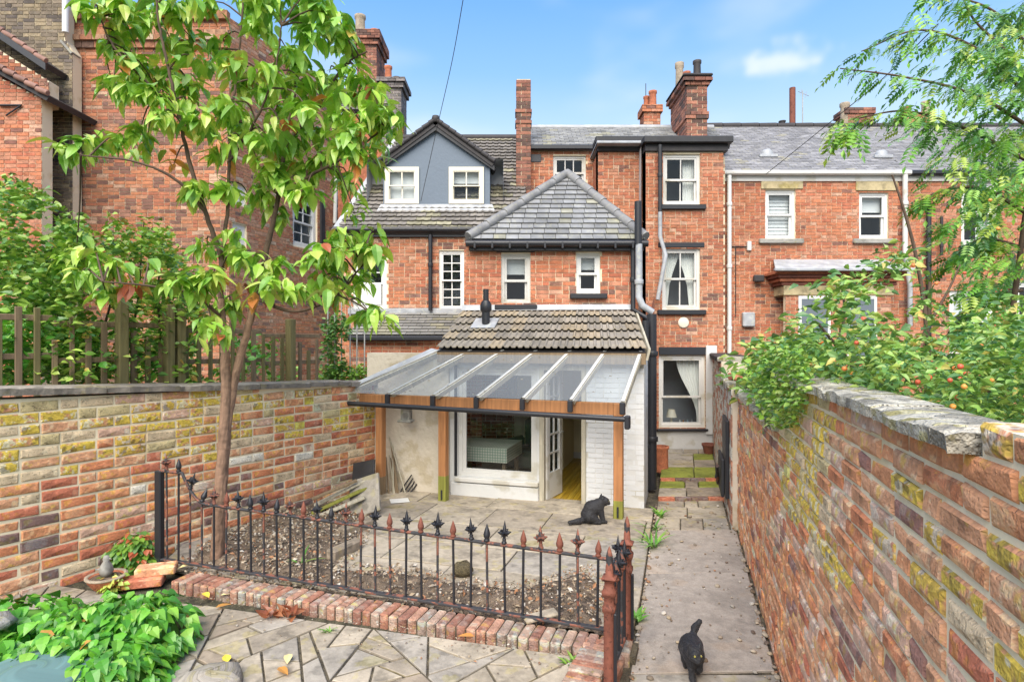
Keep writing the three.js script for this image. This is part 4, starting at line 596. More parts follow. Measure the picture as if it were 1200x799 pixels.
  b.add('flashing', new MB().cbox(t0[0], t1[0], t0[1] - .04, t0[1] + .08, .003, .05, .01).geo(), M.lead, dk); b.add('gutter', new MB().cbox(BL2.x, BR2.x, l0[1] - .1, l0[1] - .01, zl - .02, zl + .08, .02).geo(), M.black, dk);
  wall(b, { poly: [[l0[0], 0], [BR2.x, 0], [BR2.x, l0[1] - .08], [l0[0], l0[1] - .08]], z: zl - .08, seed: 104, pal: palRed(.1, 1.1), name: 'low_wall', th: .2 });
}

// ---------------------------------------------------------------- tall brick house, far left
{
  const Z = 11.5, b = new Bld('tall_house', 'tall old red brick house with corbelled parapet behind the cherry tree', 'house', ...front(Z, 83, 268)), q = (px, py, z = 0) => b.L(px, py, z);
  const top = q(150, 20)[1];
  wall(b, { poly: [[0, 0], [b.w, 0], [b.w, top], [0, top]], seed: 111, pal: palRed(.9, .95), th: .3 });
  for (const [y0, y1, o] of [[57, 49, .05], [49, 43, .1], [43, 36, .06], [24, 14, .08]]) { const mb = new MB(), r = rngOf(112 + y0), v0 = q(150, y0)[1] + .002, v1 = q(150, y1)[1]; for (let x = 0; x < b.w; x += .235) { mb.uo = r(); mb.box(x, Math.min(b.w, x + .225), v0, v1, -.05, o, palRed(.75, .8)(x, v0, r)); } b.add('parapet_course', mb.geo(), M.brickFar, b.g, 'stuff'); }
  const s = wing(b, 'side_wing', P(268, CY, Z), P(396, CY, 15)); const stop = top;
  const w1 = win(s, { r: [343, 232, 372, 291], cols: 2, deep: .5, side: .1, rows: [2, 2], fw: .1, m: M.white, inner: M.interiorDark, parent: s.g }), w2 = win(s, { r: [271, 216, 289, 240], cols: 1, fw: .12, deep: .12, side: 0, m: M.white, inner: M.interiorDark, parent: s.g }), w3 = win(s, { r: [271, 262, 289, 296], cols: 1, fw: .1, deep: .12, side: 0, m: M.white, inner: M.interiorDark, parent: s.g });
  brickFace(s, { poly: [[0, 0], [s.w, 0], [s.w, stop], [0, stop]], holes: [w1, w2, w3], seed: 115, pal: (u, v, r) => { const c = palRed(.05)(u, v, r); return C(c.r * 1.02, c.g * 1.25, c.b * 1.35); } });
  s.add('white_downpipe', new MB().tube([V(s.L(390, 190)[0], s.L(390, 190)[1], .1), V(s.L(388, 262)[0], s.L(388, 262)[1], .1)], .05).geo(), M.whiteOld);
  s.add('shutter', new MB().cbox(s.L(374, 260)[0], s.L(379, 260)[0], s.L(376, 290)[1], s.L(376, 235)[1], .003, .05, .01).geo(), M.dark);
  b.add('back_roof', new MB().slab(V(-.1, top - .1, -.3), V(b.w, top - .1, -.3), V(b.w + .6, top + .1, -3.4), V(-.1, top + .1, -3.4), .06).geo(), M.dark);
}
{ // house behind, with its tiled roof and two old stacks
  const Z = 18, b = new Bld('far_house', 'grey tiled roof with tall old chimney stacks showing beyond the tall brick house', 'house', ...front(Z, 330, 472)), q = (px, py, z = 0) => b.L(px, py, z);
  const e0 = q(330, 130)[1], u1 = q(425, 130)[0]; wall(b, { poly: [[0, 0], [b.w, 0], [b.w, e0 - .1], [0, e0 - .1]], plain: true, m: M.terracotta });
  const up = V(0, .8, -1).normalize(), BL = V(0, e0, .1), BR = V(u1, e0, .1), L = 2.2, deck = b.add('roof', new MB().slab(BL, BR, BR.clone().addScaledVector(up, L), BL.clone().addScaledVector(up, L), .08).geo(), M.dark); roofing(b, { BL, BR, up, len: L, span: (s, W) => [0, W], exposure: .17, width: .26, thick: .02, pal: palSlate([.25, .235, .225], .2), seed: 121, name: 'roof_tiles', parent: deck, m: M.tile });
  const zc = -.4, c1 = brickStack(b, 'chimney', { x0: q(418, 90, zc)[0], x1: q(441, 90, zc)[0], y0: q(420, 180, zc)[1], y1: q(420, 36, zc)[1], z0: zc - 1.2, z1: zc, seed: 122, pal: palSoot, corbel: [[.88, .93, .06], [.93, 1.1, .12], [.3, .34, .05]] });
  pots(b, c1, [[q(419, 36, zc)[0], q(419, 36, zc)[1], zc - .3, .16, .62, M.pot], [q(432, 36, zc)[0], q(432, 36, zc)[1], zc - .8, .15, .42, M.terracotta]]);
  const c2 = brickStack(b, 'chimney', { x0: q(447, 120, .1)[0], x1: q(470, 120, .1)[0], y0: q(455, 200, .1)[1], y1: q(455, 92, .1)[1], z0: -.8, z1: .1, seed: 123, pal: (u, v, r) => shade([.24, .21, .20], .6 + r() * .6), corbel: [[.88, .94, .07], [.94, 1.1, .13]] });
  pots(b, c2, [[q(452, 92, .1)[0], q(452, 92, .1)[1], -.25, .11, .52], [q(461, 92, .1)[0], q(461, 92, .1)[1], -.4, .11, .25, M.dark]]);
}
{ // buff brick gable and the low red house against it, at the far left
  const b = new Bld('buff_brick_house', 'sooty buff brick gable rising beside the tall red house', 'house', ...front(11.2, -160, 84)), q = (px, py, z = 0) => b.L(px, py, z), pal = (u, v, r) => shade(r() < .45 ? [.21, .165, .12] : r() < .6 ? [.30, .235, .15] : [.13, .105, .09], .75 + r() * .5);
  const t = q(0, -90)[1]; wall(b, { poly: [[0, 0], [b.w, 0], [b.w, q(0, 60)[1]], [q(75, 50)[0], q(0, 46)[1]], [q(75, 50)[0], t], [0, t]], seed: 131, pal, mortar: M.mortarFar });
  pipe(b, [V(q(79, 44)[0], q(79, 40)[1], .06), V(q(79, 44)[0], t, .06)], .055, M.white, 'downpipe', b.g, false);
  b.add('weathering', new MB().slab(V(q(72, 50)[0], q(0, 47)[1], .03), V(b.w + .02, q(0, 62)[1], .03), V(b.w + .02, q(0, 62)[1], -.2), V(q(72, 50)[0], q(0, 47)[1], -.2), .04).geo(), M.stoneGrey);
  const c = new Bld('low_red_house', 'low red brick house with pantiled verges and iron bracket', 'house', ...front(10.4, -160, 48)), p = (px, py, z = 0) => c.L(px, py, z);
  const v0 = p(48, 112)[1], sl = (p(0, 88)[1] - v0) / (c.w - p(0, 88)[0]); wall(c, { poly: [[0, 0], [c.w, 0], [c.w, v0 - .05], [0, v0 - .05 + sl * c.w]], seed: 141, pal: palRed(.15, 1.05) });
  const verge = (xa, ya, xb, yb, z, nm) => { const A = V(p(xa, ya, z)[0], p(xa, ya, z)[1], z), B = V(p(xb, yb, z)[0], p(xb, yb, z)[1], z), d = c.add(nm, new MB().slab(A.clone(), B.clone(), B.clone().setZ(z - 2.4), A.clone().setZ(z - 2.4), .1).geo(), M.dark), n = 14, r = rngOf(150 + ya | 0); for (let k = 0; k < n; k++) { const P0 = A.clone().lerp(B, k / n), P1 = A.clone().lerp(B, (k + 1) / n); c.add('pantile', new MB().tube([P0.clone().setZ(z + .03), P1.clone().setZ(z + .03).setY(P1.y + .03)], .05, .05, 7, shade([.34, .19, .15], .8 + r() * .4)).geo(), M.tile, d); } return d; };
  verge(-120, 12, 57, 112, .1, 'lower_roof'); verge(-120, -48, 55, 74, -.3, 'upper_roof'); c.add('verge_board', new MB().slab(V(p(-120, -36, -.29)[0], p(-120, -36, -.29)[1], -.22), V(p(56, 84, -.29)[0], p(56, 84, -.29)[1], -.22), V(p(56, 76, -.29)[0], p(56, 76, -.29)[1], -.22), V(p(-120, -46, -.29)[0], p(-120, -46, -.29)[1], -.22), .03).geo(), M.black);
  wall(c, { poly: [[0, v0 - .3], [c.w - .15, v0 - .02], [c.w - .15, p(52, 78)[1] - .1], [0, p(52, 78)[1] - .1 + sl * 1.2 * c.w]], z: -.35, seed: 145, pal: palRed(.3, 1), name: 'upper_wall' });
  const br = c.add('iron_bracket', new MB().tube([V(p(-5, 124)[0], p(0, 124)[1], .02), V(p(-5, 124)[0], p(0, 124)[1], .5)], .02).tube([V(p(26, 124)[0], p(26, 124)[1], .03), V(p(0, 124)[0], p(0, 124)[1], .03)], .018).tube([V(p(26, 124)[0], p(26, 124)[1], .03), V(p(8, 136)[0], p(8, 136)[1], .03)], .014).geo(), M.black);
}

// tones of the near bricks: 0 orange-red .. 14 (see choose functions); 7-9 are lichen yellow, 12-13 limewash white
M.brickC = [[.56, .21, .10], [.46, .15, .085], [.60, .29, .16], [.60, .25, .12], [.58, .36, .26], [.28, .14, .11], [.19, .115, .10], [.56, .42, .085], [.52, .40, .14], [.52, .42, .22], [.62, .48, .31], [.38, .30, .23], [.72, .66, .55], [.66, .58, .47], [.15, .105, .095]];
M.brickM = M.brickC.map((c, k) => k === 7 || k === 8 ? mat({ color: k === 7 ? col(1, 1, 1) : col(.92, .86, 1), map: T.lichen, bumpMap: T.brickB, bumpScale: .006 }) : k > 8 && k < 14 ? mat({ color: col(...c.map((x) => x * 1.12)), map: T.mottle, bumpMap: T.brickB, bumpScale: .006 }) : mat({ color: col(...c.map((x) => Math.min(1, x * 1.75))), map: T.brick, bumpMap: T.brickB, bumpScale: .006 }));
M.flagMoss = mat({ color: col(.27, .30, .045), map: T.stone, bumpMap: T.soil, bumpScale: .012 });
M.timberMoss = mat({ color: col(.27, .27, .05), map: T.wood });
M.kerbM = [[.38, .17, .11], [.44, .24, .165], [.34, .20, .155], [.42, .29, .22], [.29, .135, .095], [.34, .25, .20]].map((c) => mat({ color: col(...c.map((x) => x * 1.5)), map: T.brick, bumpMap: T.brickB, bumpScale: .008 }));
let RAIL;
// ---------------------------------------------------------------- ground, path, terrace, paving
function clipPoly(poly, R) { // both counter-clockwise or clockwise lists of [x, z]; keep the part of poly inside convex R
  let area = 0; for (let k = 0; k < R.length; k++) { const [a, b] = R[k], [c, d] = R[(k + 1) % R.length]; area += a * d - c * b; }
  let out = poly; const s = Math.sign(area);
  for (let k = 0; k < R.length && out.length; k++) { const A = R[k], B = R[(k + 1) % R.length], inside = (p) => s * ((B[0] - A[0]) * (p[1] - A[1]) - (B[1] - A[1]) * (p[0] - A[0])) >= 0, nx = []; for (let i = 0; i < out.length; i++) { const p = out[i], q = out[(i + 1) % out.length], ip = inside(p), iq = inside(q); if (ip) nx.push(p); if (ip !== iq) { const d = (B[0] - A[0]) * (q[1] - p[1]) - (B[1] - A[1]) * (q[0] - p[0]), t = ((B[0] - A[0]) * (A[1] - p[1]) - (B[1] - A[1]) * (A[0] - p[0])) / d; nx.push([p[0] + (q[0] - p[0]) * t, p[1] + (q[1] - p[1]) * t]); } } out = nx; }
  return out;
}
function areaOf(p) { let a = 0; for (let k = 0; k < p.length; k++) { const [x, y] = p[k], [u, v] = p[(k + 1) % p.length]; a += x * v - u * y; } return a / 2; }
function shrink(poly, d) { // move each edge of a convex polygon inwards
  const s = Math.sign(areaOf(poly)); let out = poly;
  for (let k = 0; k < poly.length; k++) { const [ax, ay] = poly[k], [bx, by] = poly[(k + 1) % poly.length], l = Math.hypot(bx - ax, by - ay); if (l < 1e-5) continue; const nx = -(by - ay) / l * s * d, ny = (bx - ax) / l * s * d, A = [ax + nx, ay + ny], B = [bx + nx, by + ny], nxt = []; const inside = (p) => s * ((B[0] - A[0]) * (p[1] - A[1]) - (B[1] - A[1]) * (p[0] - A[0])) >= -1e-9; for (let i = 0; i < out.length; i++) { const p = out[i], q = out[(i + 1) % out.length], ip = inside(p), iq = inside(q); if (ip) nxt.push(p); if (ip !== iq) { const dd = (B[0] - A[0]) * (q[1] - p[1]) - (B[1] - A[1]) * (q[0] - p[0]), t = ((B[0] - A[0]) * (A[1] - p[1]) - (B[1] - A[1]) * (A[0] - p[0])) / dd; nxt.push([p[0] + (q[0] - p[0]) * t, p[1] + (q[1] - p[1]) * t]); } } out = nxt; if (out.length < 3) return []; }
  return out;
}
function flagGeo(poly, y0, y1, bev = .008, r, rough = 0) { // a flagstone: bevelled, a little uneven; poly in [x, z]
  let p = poly.slice(); if (areaOf(p) > 0) p.reverse(); const inn = shrink(p, bev); if (inn.length < 3) return null;
  const mb = new MB(); mb.uo = r() * 5; mb.vo = r() * 5; const tx = (r() - .5) * rough, tz = (r() - .5) * rough, cx = p[0][0], cz = p[0][1], yy = (q) => y1 + (q[0] - cx) * tx + (q[1] - cz) * tz;
  const c = inn.reduce((a, q) => [a[0] + q[0] / inn.length, a[1] + q[1] / inn.length], [0, 0]), up = V(0, 1, 0);
  const ci = mb.vert(V(c[0], yy(c), c[1]), up, c[0], c[1]), ring = inn.map((q) => mb.vert(V(q[0], yy(q), q[1]), up, q[0], q[1]));
  for (let k = 0; k < ring.length; k++) mb.i.push(ci, ring[k], ring[(k + 1) % ring.length]);
  for (let k = 0; k < inn.length; k++) { const a = inn[k], b = inn[(k + 1) % inn.length], near = (q) => p.reduce((m, o) => Math.hypot(o[0] - q[0], o[1] - q[1]) < Math.hypot(m[0] - q[0], m[1] - q[1]) ? o : m), A = near(a), B = near(b); mb.quad(V(a[0], yy(a), a[1]), V(A[0], yy(A) - bev * .8, A[1]), V(B[0], yy(B) - bev * .8, B[1]), V(b[0], yy(b), b[1])); if (A !== B) mb.quad(V(A[0], yy(A) - bev * .8, A[1]), V(A[0], y0, A[1]), V(B[0], y0, B[1]), V(B[0], yy(B) - bev * .8, B[1])); }
  return mb.geo();
}
function sheet(poly, y) { const mb = new MB(), p = poly.slice(); if (areaOf(p) > 0) p.reverse(); for (let k = 1; k < p.length - 1; k++) { const t = [p[0], p[k], p[k + 1]]; mb.i.push(...t.map((q) => mb.vert(V(q[0], y, q[1]), V(0, 1, 0), q[0], q[1]))); } return mb.geo(); }
const g2 = (px, py, y = 0) => { const p = G(px, py, y); return [p.x, p.z]; };
const pathL = (Z) => .281 * Z - .347, wallR = (Z) => .2857 * Z + .6736;

struct('ground', sheet([[-80, -150], [80, -150], [80, 60], [-80, 60]], -.03), mat({ color: col(.13, .125, .08), map: T.soil, bumpMap: T.soil, bumpScale: .02 }));
{ // concrete path in bays, then old flags and two shallow mossy steps up to the house
  const p = struct('garden_path', sheet([[pathL(.4) - .3, -.4], [wallR(.4) + .05, -.4], [wallR(12) + .05, -12], [pathL(12) - .1, -12]], -.012), M.joint), r = rngOf(201), cuts = [.5, 2.7, 4.12, 5.9, 7.25];
  for (let k = 0; k < cuts.length - 1; k++) { const a = cuts[k], b = cuts[k + 1], tilt = (r() - .5) * .1; const g = flagGeo([[pathL(a) + .01, -a], [wallR(a) - .02, -a - tilt], [wallR(b) - .02, -b - tilt + .012], [pathL(b) + .01, -b + .012]], -.01, .006 + r() * .006, .006, r); mesh('concrete_bay', g, k === 1 ? M.flag[4] : M.path, p); }
  const rowsF = [[7.26, 7.75, 0, 3], [7.76, 8.25, 0, 2], [8.26, 8.62, 0, 3], [8.63, 9.1, .06, 2], [9.11, 9.55, .06, 3], [9.56, 10.3, .12, 2], [10.31, 10.9, .12, 2], [10.91, 11.5, .125, 2], [11.51, 11.98, .125, 3]];
  for (const [a, b, y, n] of rowsF) { const cs = [0]; for (let k = 1; k < n; k++) cs.push(k / n + (r() - .5) * .2); cs.push(1); for (let k = 0; k < n; k++) { const l = (Z, t) => mix(pathL(Z) + .03, wallR(Z) - .09, t), m = 0.008 / 1.1; const g = flagGeo([[l(a, cs[k] + m), -a], [l(a, cs[k + 1] - m), -a], [l(b, cs[k + 1] - m), -b + .008], [l(b, cs[k] + m), -b + .008]], -.05, y + .006 + r() * .006, .01, r, .01); const moss = (a > 9 && a < 10.3 && r() < .75) || r() < .15; mesh('flagstone', g, moss ? M.flagMoss : M.flag[Math.floor(r() * 5)], p); } }
  for (const [a, y] of [[8.63, .06], [9.56, .12]]) { const x0 = pathL(a) + .03, x1 = wallR(a) - .09; for (let x = x0, k = 0; x < x1 - .1; x += .24, k++) mesh('riser_brick', new MB().cbox(x, Math.min(x1, x + .23), y - .075, y - .004, -a + .003, -a + .07, .006).geo(), k % 3 ? M.brickM[6] : M.brickM[1], p); }
}
const FA = G(186, 657, .1), FB = G(735, 747, .085), LA = G(0, 705), LB = G(440, 575);
{ // terrace of large worn flags and concrete
  const EU = V(EB.x - EA.x, 0, EB.z - EA.z).normalize(), EN = V(-EU.z, 0, EU.x), R = [[EA.x - .6, EA.z - .17], [EB.x + .12, EB.z], g2(766, 602), g2(750, 708), g2(741, 745), [FA.x, FA.z], [LB.x - 1.6, LB.z + 2.4]];
  const p = struct('terrace', sheet([[EA.x - .6, EA.z - .17], [EB.x + .1, EB.z], g2(766, 602), g2(750, 708), g2(741, 745), [FA.x, FA.z], [LB.x - 1.6, LB.z + 2.4]], .012), M.joint), r = rngOf(211);
  let n = -.05, row = 0; while (n < 4.4) { const h = .52 + r() * .35; let u = -6 + r(); while (u < .6) { const w = .6 + r() * .75, q = [[u, n], [u + w - .014, n], [u + w - .014, n + h - .014], [u, n + h - .014]].map(([a, b]) => [EB.x + EU.x * a + EN.x * b, EB.z + EU.z * a + EN.z * b]); const c = clipPoly(q, R); if (c.length > 2 && Math.abs(areaOf(c)) > .01) { const g = flagGeo(c, .0, .042 + r() * .008, .007, r, .008); if (g) mesh('flagstone', g, pick([M.flag[1], M.flag[2], M.flag[4], M.flag[0], M.flag[2]], r()), p); } u += w; } n += h; row++; }
}
{ // crazy paving in front of the railing: sawn and broken flags, split at random
  const R = [g2(40, 684), g2(692, 774), g2(668, 960), g2(-420, 960), g2(-240, 760)], p = struct('crazy_paving', sheet(R, .002), M.joint), r = rngOf(233), done = [];
  const split = (poly, depth) => {
    const A = Math.abs(areaOf(poly)), lim = .05 + r() * .12; if (A < lim || depth > 12) { done.push(poly); return; }
    const c = poly.reduce((s, q) => [s[0] + q[0] / poly.length, s[1] + q[1] / poly.length], [0, 0]); let best = [1, 0], bl = 0; for (const q of poly) for (const o of poly) { const l = Math.hypot(q[0] - o[0], q[1] - o[1]); if (l > bl) { bl = l; best = [(q[0] - o[0]) / l, (q[1] - o[1]) / l]; } }
    const t = (r() - .5) * 1.1, n = [best[0] * Math.cos(t) - best[1] * Math.sin(t), best[0] * Math.sin(t) + best[1] * Math.cos(t)], m = [c[0] + best[0] * bl * (r() - .5) * .3, c[1] + best[1] * bl * (r() - .5) * .3];
    for (const s of [1, -1]) { const out = []; for (let i = 0; i < poly.length; i++) { const a = poly[i], b = poly[(i + 1) % poly.length], da = s * ((a[0] - m[0]) * n[0] + (a[1] - m[1]) * n[1]), db = s * ((b[0] - m[0]) * n[0] + (b[1] - m[1]) * n[1]); if (da <= 0) out.push(a); if ((da <= 0) !== (db <= 0)) out.push([a[0] + (b[0] - a[0]) * da / (da - db), a[1] + (b[1] - a[1]) * da / (da - db)]); } if (out.length > 2) split(out, depth + 1); }
  };
  split(R, 0);
  for (const cell of done) { const s = shrink(cell, .005 + r() * .008); if (s.length < 3 || Math.abs(areaOf(s)) < .003) continue; const g = flagGeo(s, 0, .014 + r() * .006, .005, r, .01); if (g) mesh('flagstone', g, pick(M.flag, r()), p); }
}

// ---------------------------------------------------------------- garden walls of individual bricks
const unitBricks = (l, h, d, seed, n = 8) => { const r = rngOf(seed), out = []; for (let k = 0; k < n; k++) { const j = (a) => (r() - .5) * a * 1.2, mb = new MB(); mb.uo = r() * 4; mb.vo = r() * 4; const b = .009, X = [-l / 2, l / 2], Y = [-h / 2, h / 2], z1 = d / 2, c = [[0, 0], [1, 0], [1, 1], [0, 1]].map(([i, q]) => [X[i] + j(.008), Y[q] + j(.008)]), bk = c.map(([x, y]) => V(x, y, -d / 2)), ed = c.map(([x, y]) => V(x, y, z1 - b)), fr = c.map(([x, y]) => V(x - Math.sign(x) * b, y - Math.sign(y) * b, z1 + j(.007))); const mid = V(j(.05), j(.02), z1 + .004 + j(.008)); for (let i = 0; i < 4; i++) { const q = (i + 1) % 4; mb.tri(fr[i], fr[q], mid); mb.quad(ed[i], ed[q], fr[q], fr[i]); mb.quad(bk[i], bk[q], ed[q], ed[i]); } out.push(mb.geo()); } return out; };
function gardenWall(name, label, A, B, { poly, holes = [], course, len, seed, choose, th = .3, part, gap = .016, most = 290, mortar = M.mortar }) {
  const b = new Bld(name, label, 'wall', A, B), s = new THREE.Shape(poly.map(([x, y]) => new THREE.Vector2(x, y))), g = new THREE.ExtrudeGeometry(s, { depth: th, bevelEnabled: false }); g.translate(0, 0, -th - .009); b.add('mortar_body', g, mortar);
  const list = [], rr = rngOf(seed + 1); courses(poly, holes, { course, len, seed, gap }, (p, q, v0, v1, r, row) => { const c = b.O.clone().addScaledVector(b.U, (p + q) / 2); c.y = (v0 + v1) / 2; const [x, y, Z] = toPx(c), e = b.O.clone().addScaledVector(b.U, q), f = b.O.clone().addScaledVector(b.U, p), vis = Z > .15 && x > -60 && x < 1260 && y > 0 && y < 840; const area = vis ? Math.abs(toPx(e)[0] - toPx(f)[0]) * (v1 - v0) / Z * F : 0; list.push({ p, q, v0, v1, area, k: choose((p + q) / 2, (v0 + v1) / 2, r), j: r() }); });
  const big = new Set(list.slice().sort((a, c) => c.area - a.area).slice(0, most)), geos = unitBricks(len - gap, course - gap, .1, seed + 2), half = unitBricks(len * .52 - gap, course - gap, .1, seed + 3, 5), mb = new MB();
  for (const o of list) { const l = o.q - o.p, hf = l < len * .75; if (big.has(o)) { const m = b.add('brick', pick(hf ? half : geos, rr()), M.brickM[o.k]); m.position.set((o.p + o.q) / 2, (o.v0 + o.v1) / 2, -.05 + (o.j - .5) * .009); m.scale.x = l / ((hf ? len * .52 : len) - gap); m.scale.y = .9 + rr() * .17; m.rotation.z = (rr() - .5) * .04; m.rotation.y = (rr() - .5) * .04; } else { mb.uo = rr() * 4; mb.vo = rr() * 4; mb.box(o.p, o.q, o.v0 + (rr() - .5) * .006, o.v1 + (rr() - .5) * .006, -.06, (o.j - .5) * .016, shade(M.brickC[o.k], (o.k > 8 && o.k < 14 ? 1.15 : 1.5) + rr() * .45), 'flrtd'); } }
  if (!mb.empty) b.add('brickwork', mb.geo(), M.brickNear, b.g, 'stuff');
  return b;
}
function copingRun(b, u0, u1, yAt, { d0, d1, t, len, seed, mats = M.coping }) { const r = rngOf(seed); let u = u0; while (u < u1 - .05) { const l = Math.min(len * (.75 + r() * .5), u1 - u), n = 18, mb = new MB(); mb.uo = r() * 4; mb.vo = r() * 4; const rows = []; const dy = (r() - .5) * .015; for (let k = 0; k <= n; k++) { const x = u + .004 + (l - .008) * k / n, y = yAt(x) + dy, e = (fbm(x * 9, seed, 3, 4) - .5) * .05, f = (fbm(x * 7, seed + 9, 5, 4) - .5) * .03; rows.push([V(x, y, d1 + e), V(x, y + t * .8 + f, d1 + e + .004), V(x, y + t + f, d1 - .03 + e), V(x, y + t + (r() - .5) * .012, (d0 + d1) / 2), V(x, y + t, d0), V(x, y, d0)]); } for (let k = 0; k < n; k++) for (let q = 0; q < 6; q++) mb.quad(rows[k][q], rows[k + 1][q], rows[k + 1][(q + 1) % 6], rows[k][(q + 1) % 6]); mb.quad(rows[0][0], rows[0][1], rows[0][4], rows[0][5]); mb.quad(rows[0][1], rows[0][2], rows[0][3], rows[0][4]); mb.quad(rows[n][0], rows[n][5], rows[n][4], rows[n][1]); mb.quad(rows[n][1], rows[n][4], rows[n][3], rows[n][2]); b.add('coping_stone', mb.geo(), pick(mats, r())); u += l; } }
let LW, RW;
{ // left wall
  const dir = V(LB.x - LA.x, 0, LB.z - LA.z).normalize(), A = LA.clone().addScaledVector(dir, -2.6), B = LB.clone(), tmp = new Bld('probe', 'x', 'x', A, B); scene.remove(tmp.g); taken.delete('probe');
  const uu = (px) => tmp.L(px, 460)[0], v0 = tmp.L(0, 464)[1], v1 = tmp.L(400, 453)[1], u0 = uu(0), u1 = uu(400), yAt = (u) => mix(v0, v1, clamp((u - u0) / (u1 - u0), -.3, 1.1)), W = tmp.w + .25;
  const choose = (u, v, r) => { const t = v / yAt(u), n = fbm(u * 1.3, v * 1.6, 71, 3), far = clamp((u - u0) / (u1 - u0)), q = r(); if (far > 1.02 && t > .25) return q < .65 ? 13 : pick([4, 2, 10], r()); if (t > .62 + (n - .5) * .5 && q < .8 - far * .25) return pick([7, 8, 7, 9, 10, 7, 7], r()); if (t < .36 + (n - .5) * .5 - far * .1) return pick([5, 6, 0, 1, 0, 4, 2, 3, 10, 3, 1, 2], r()); if (q < .03) return 12; return pick([0, 0, 1, 2, 3, 2, 1, 4, 10, 2, 3], r()); };
  LW = gardenWall('garden_wall', 'weathered orange and yellow lichened brick garden wall behind the cherry trunk', A, B, { poly: [[-.0, -.05], [W, -.05], [W, yAt(W)], [0, yAt(0)]], course: .106, len: .31, seed: 301, choose, gap: .015 });
  copingRun(LW, 0, W, (u) => yAt(u) + .003, { d0: -.36, d1: .05, t: .075, len: .95, seed: 302, mats: M.copingDark }); LW.yAt = yAt; LW.u0 = u0; LW.u1 = u1;
}
{ // right wall: near length with a stone coping, then a lower length towards the house
  const A = V(wallR(7.3), 0, -7.3), B = V(wallR(.75), 0, -.75), tmp = new Bld('probe', 'x', 'x', A, B); scene.remove(tmp.g); taken.delete('probe'); const uz = (Z) => (7.3 - Z) * Math.hypot(1, .2857);
  const top = 2.035, uS = uz(4.15), uP = uz(1.36), low = 1.66, W = tmp.w;
  const choose = (u, v, r) => { const t = v / top, n = fbm(u * 1.4, v * 1.5, 72, 3), q = r(); if (u > uP) return t > .55 ? pick([7, 8, 2, 7, 3], r()) : pick([2, 3, 1], r()); if (u > uS && u < uS + 1.5 && t > .55 + (n - .5) * .4 && q < .85) return pick([7, 8, 9, 7, 10, 7], r()); if (n > .68 && q < .3) return pick([7, 8], r()); return pick([0, 1, 2, 3, 4, 2, 0, 2, 3, 0, 4, 2, 3, 4, 10, 5, 2, 3, 0, 2, 4], r()); };
  RW = gardenWall('garden_wall', 'tall brick garden wall with rough stone coping beside the concrete path', A, B, { poly: [[0, -.05], [W, -.05], [W, top + .075], [uP, top + .075], [uP, top], [uS, top], [uS, low], [0, low]], course: .0775, len: .245, seed: 311, choose, gap: .013, th: .15 });
  copingRun(RW, uS - .03, uP - .012, () => top + .003, { d0: -.175, d1: .04, t: .048, len: .55, seed: 312 });
  copingRun(RW, 0, uS, () => low + .003, { d0: -.175, d1: .04, t: .05, len: .5, seed: 313 });
  const pier = RW.add('pier', new MB().cbox(uP + .005, W, -.05, top + .07, -.2, -.012, .01).geo(), M.mortar);
}
{ // far length of the right wall, limewashed, with an iron hatch
  const off = -.07, A = V(wallR(11.95) + off, 0, -11.95), B = V(wallR(7.32) + off, 0, -7.32), b = new Bld('limewashed_wall', 'rough limewashed wall with black iron hatch at the end of the path', 'wall', A, B), W = b.w, vA = 1.98, vB = 1.72;
  wall(b, { poly: [[0, -.05], [W, -.05], [W, vB], [W * .55, vB], [W * .55, vA], [0, vA]], seed: 321, pal: (u, v, r) => r() < .62 ? shade([.60, .56, .48], .75 + r() * .35) : shade([.42, .20, .13], .8 + r() * .5), mortar: M.plasterStained, th: .4, course: .08 });
  copingRun(b, W * .55, W, () => vB + .003, { d0: -.42, d1: .04, t: .06, len: .6, seed: 322 }); copingRun(b, 0, W * .55, () => vA + .003, { d0: -.42, d1: .05, t: .07, len: .6, seed: 323, mats: [M.coping[2], M.dark] });
  const h0 = W - 1.0, h1 = W - .3; const fr = b.add('iron_hatch', new MB().cbox(h0, h1, .28, 1.28, .004, .05, .01).geo(), M.black); b.add('hatch_panel', new MB().cbox(h0 - .25, h1 - .2, .25, .75, .051, .09, .01).geo(), M.blackOld, fr); b.add('latch_bar', new MB().tube([V(h0 - .1, .3, .1), V(h0 + .35, .62, .14), V(h0 + .5, .66, .14)], .022).geo(), M.rust, fr); b.add('hook', new MB().tube([V(h0, .4, .1), V(h0 + .03, .46, .13), V(h0 + .1, .42, .14)], .014).geo(), M.black, fr);
  const [tu, tv] = [W - 2.2, vA]; const bk = single('loose_brick', 'single red brick lying on the limewashed wall', 'brick', new MB().cbox(-.13, .13, 0, .085, -.06, .06, .008).geo(), M.brickM[1], b.O.clone().addScaledVector(b.U, W - .6).addScaledVector(b.N, -.1).setY(vB + .068)); bk.rotation.y = b.th + .3;
}

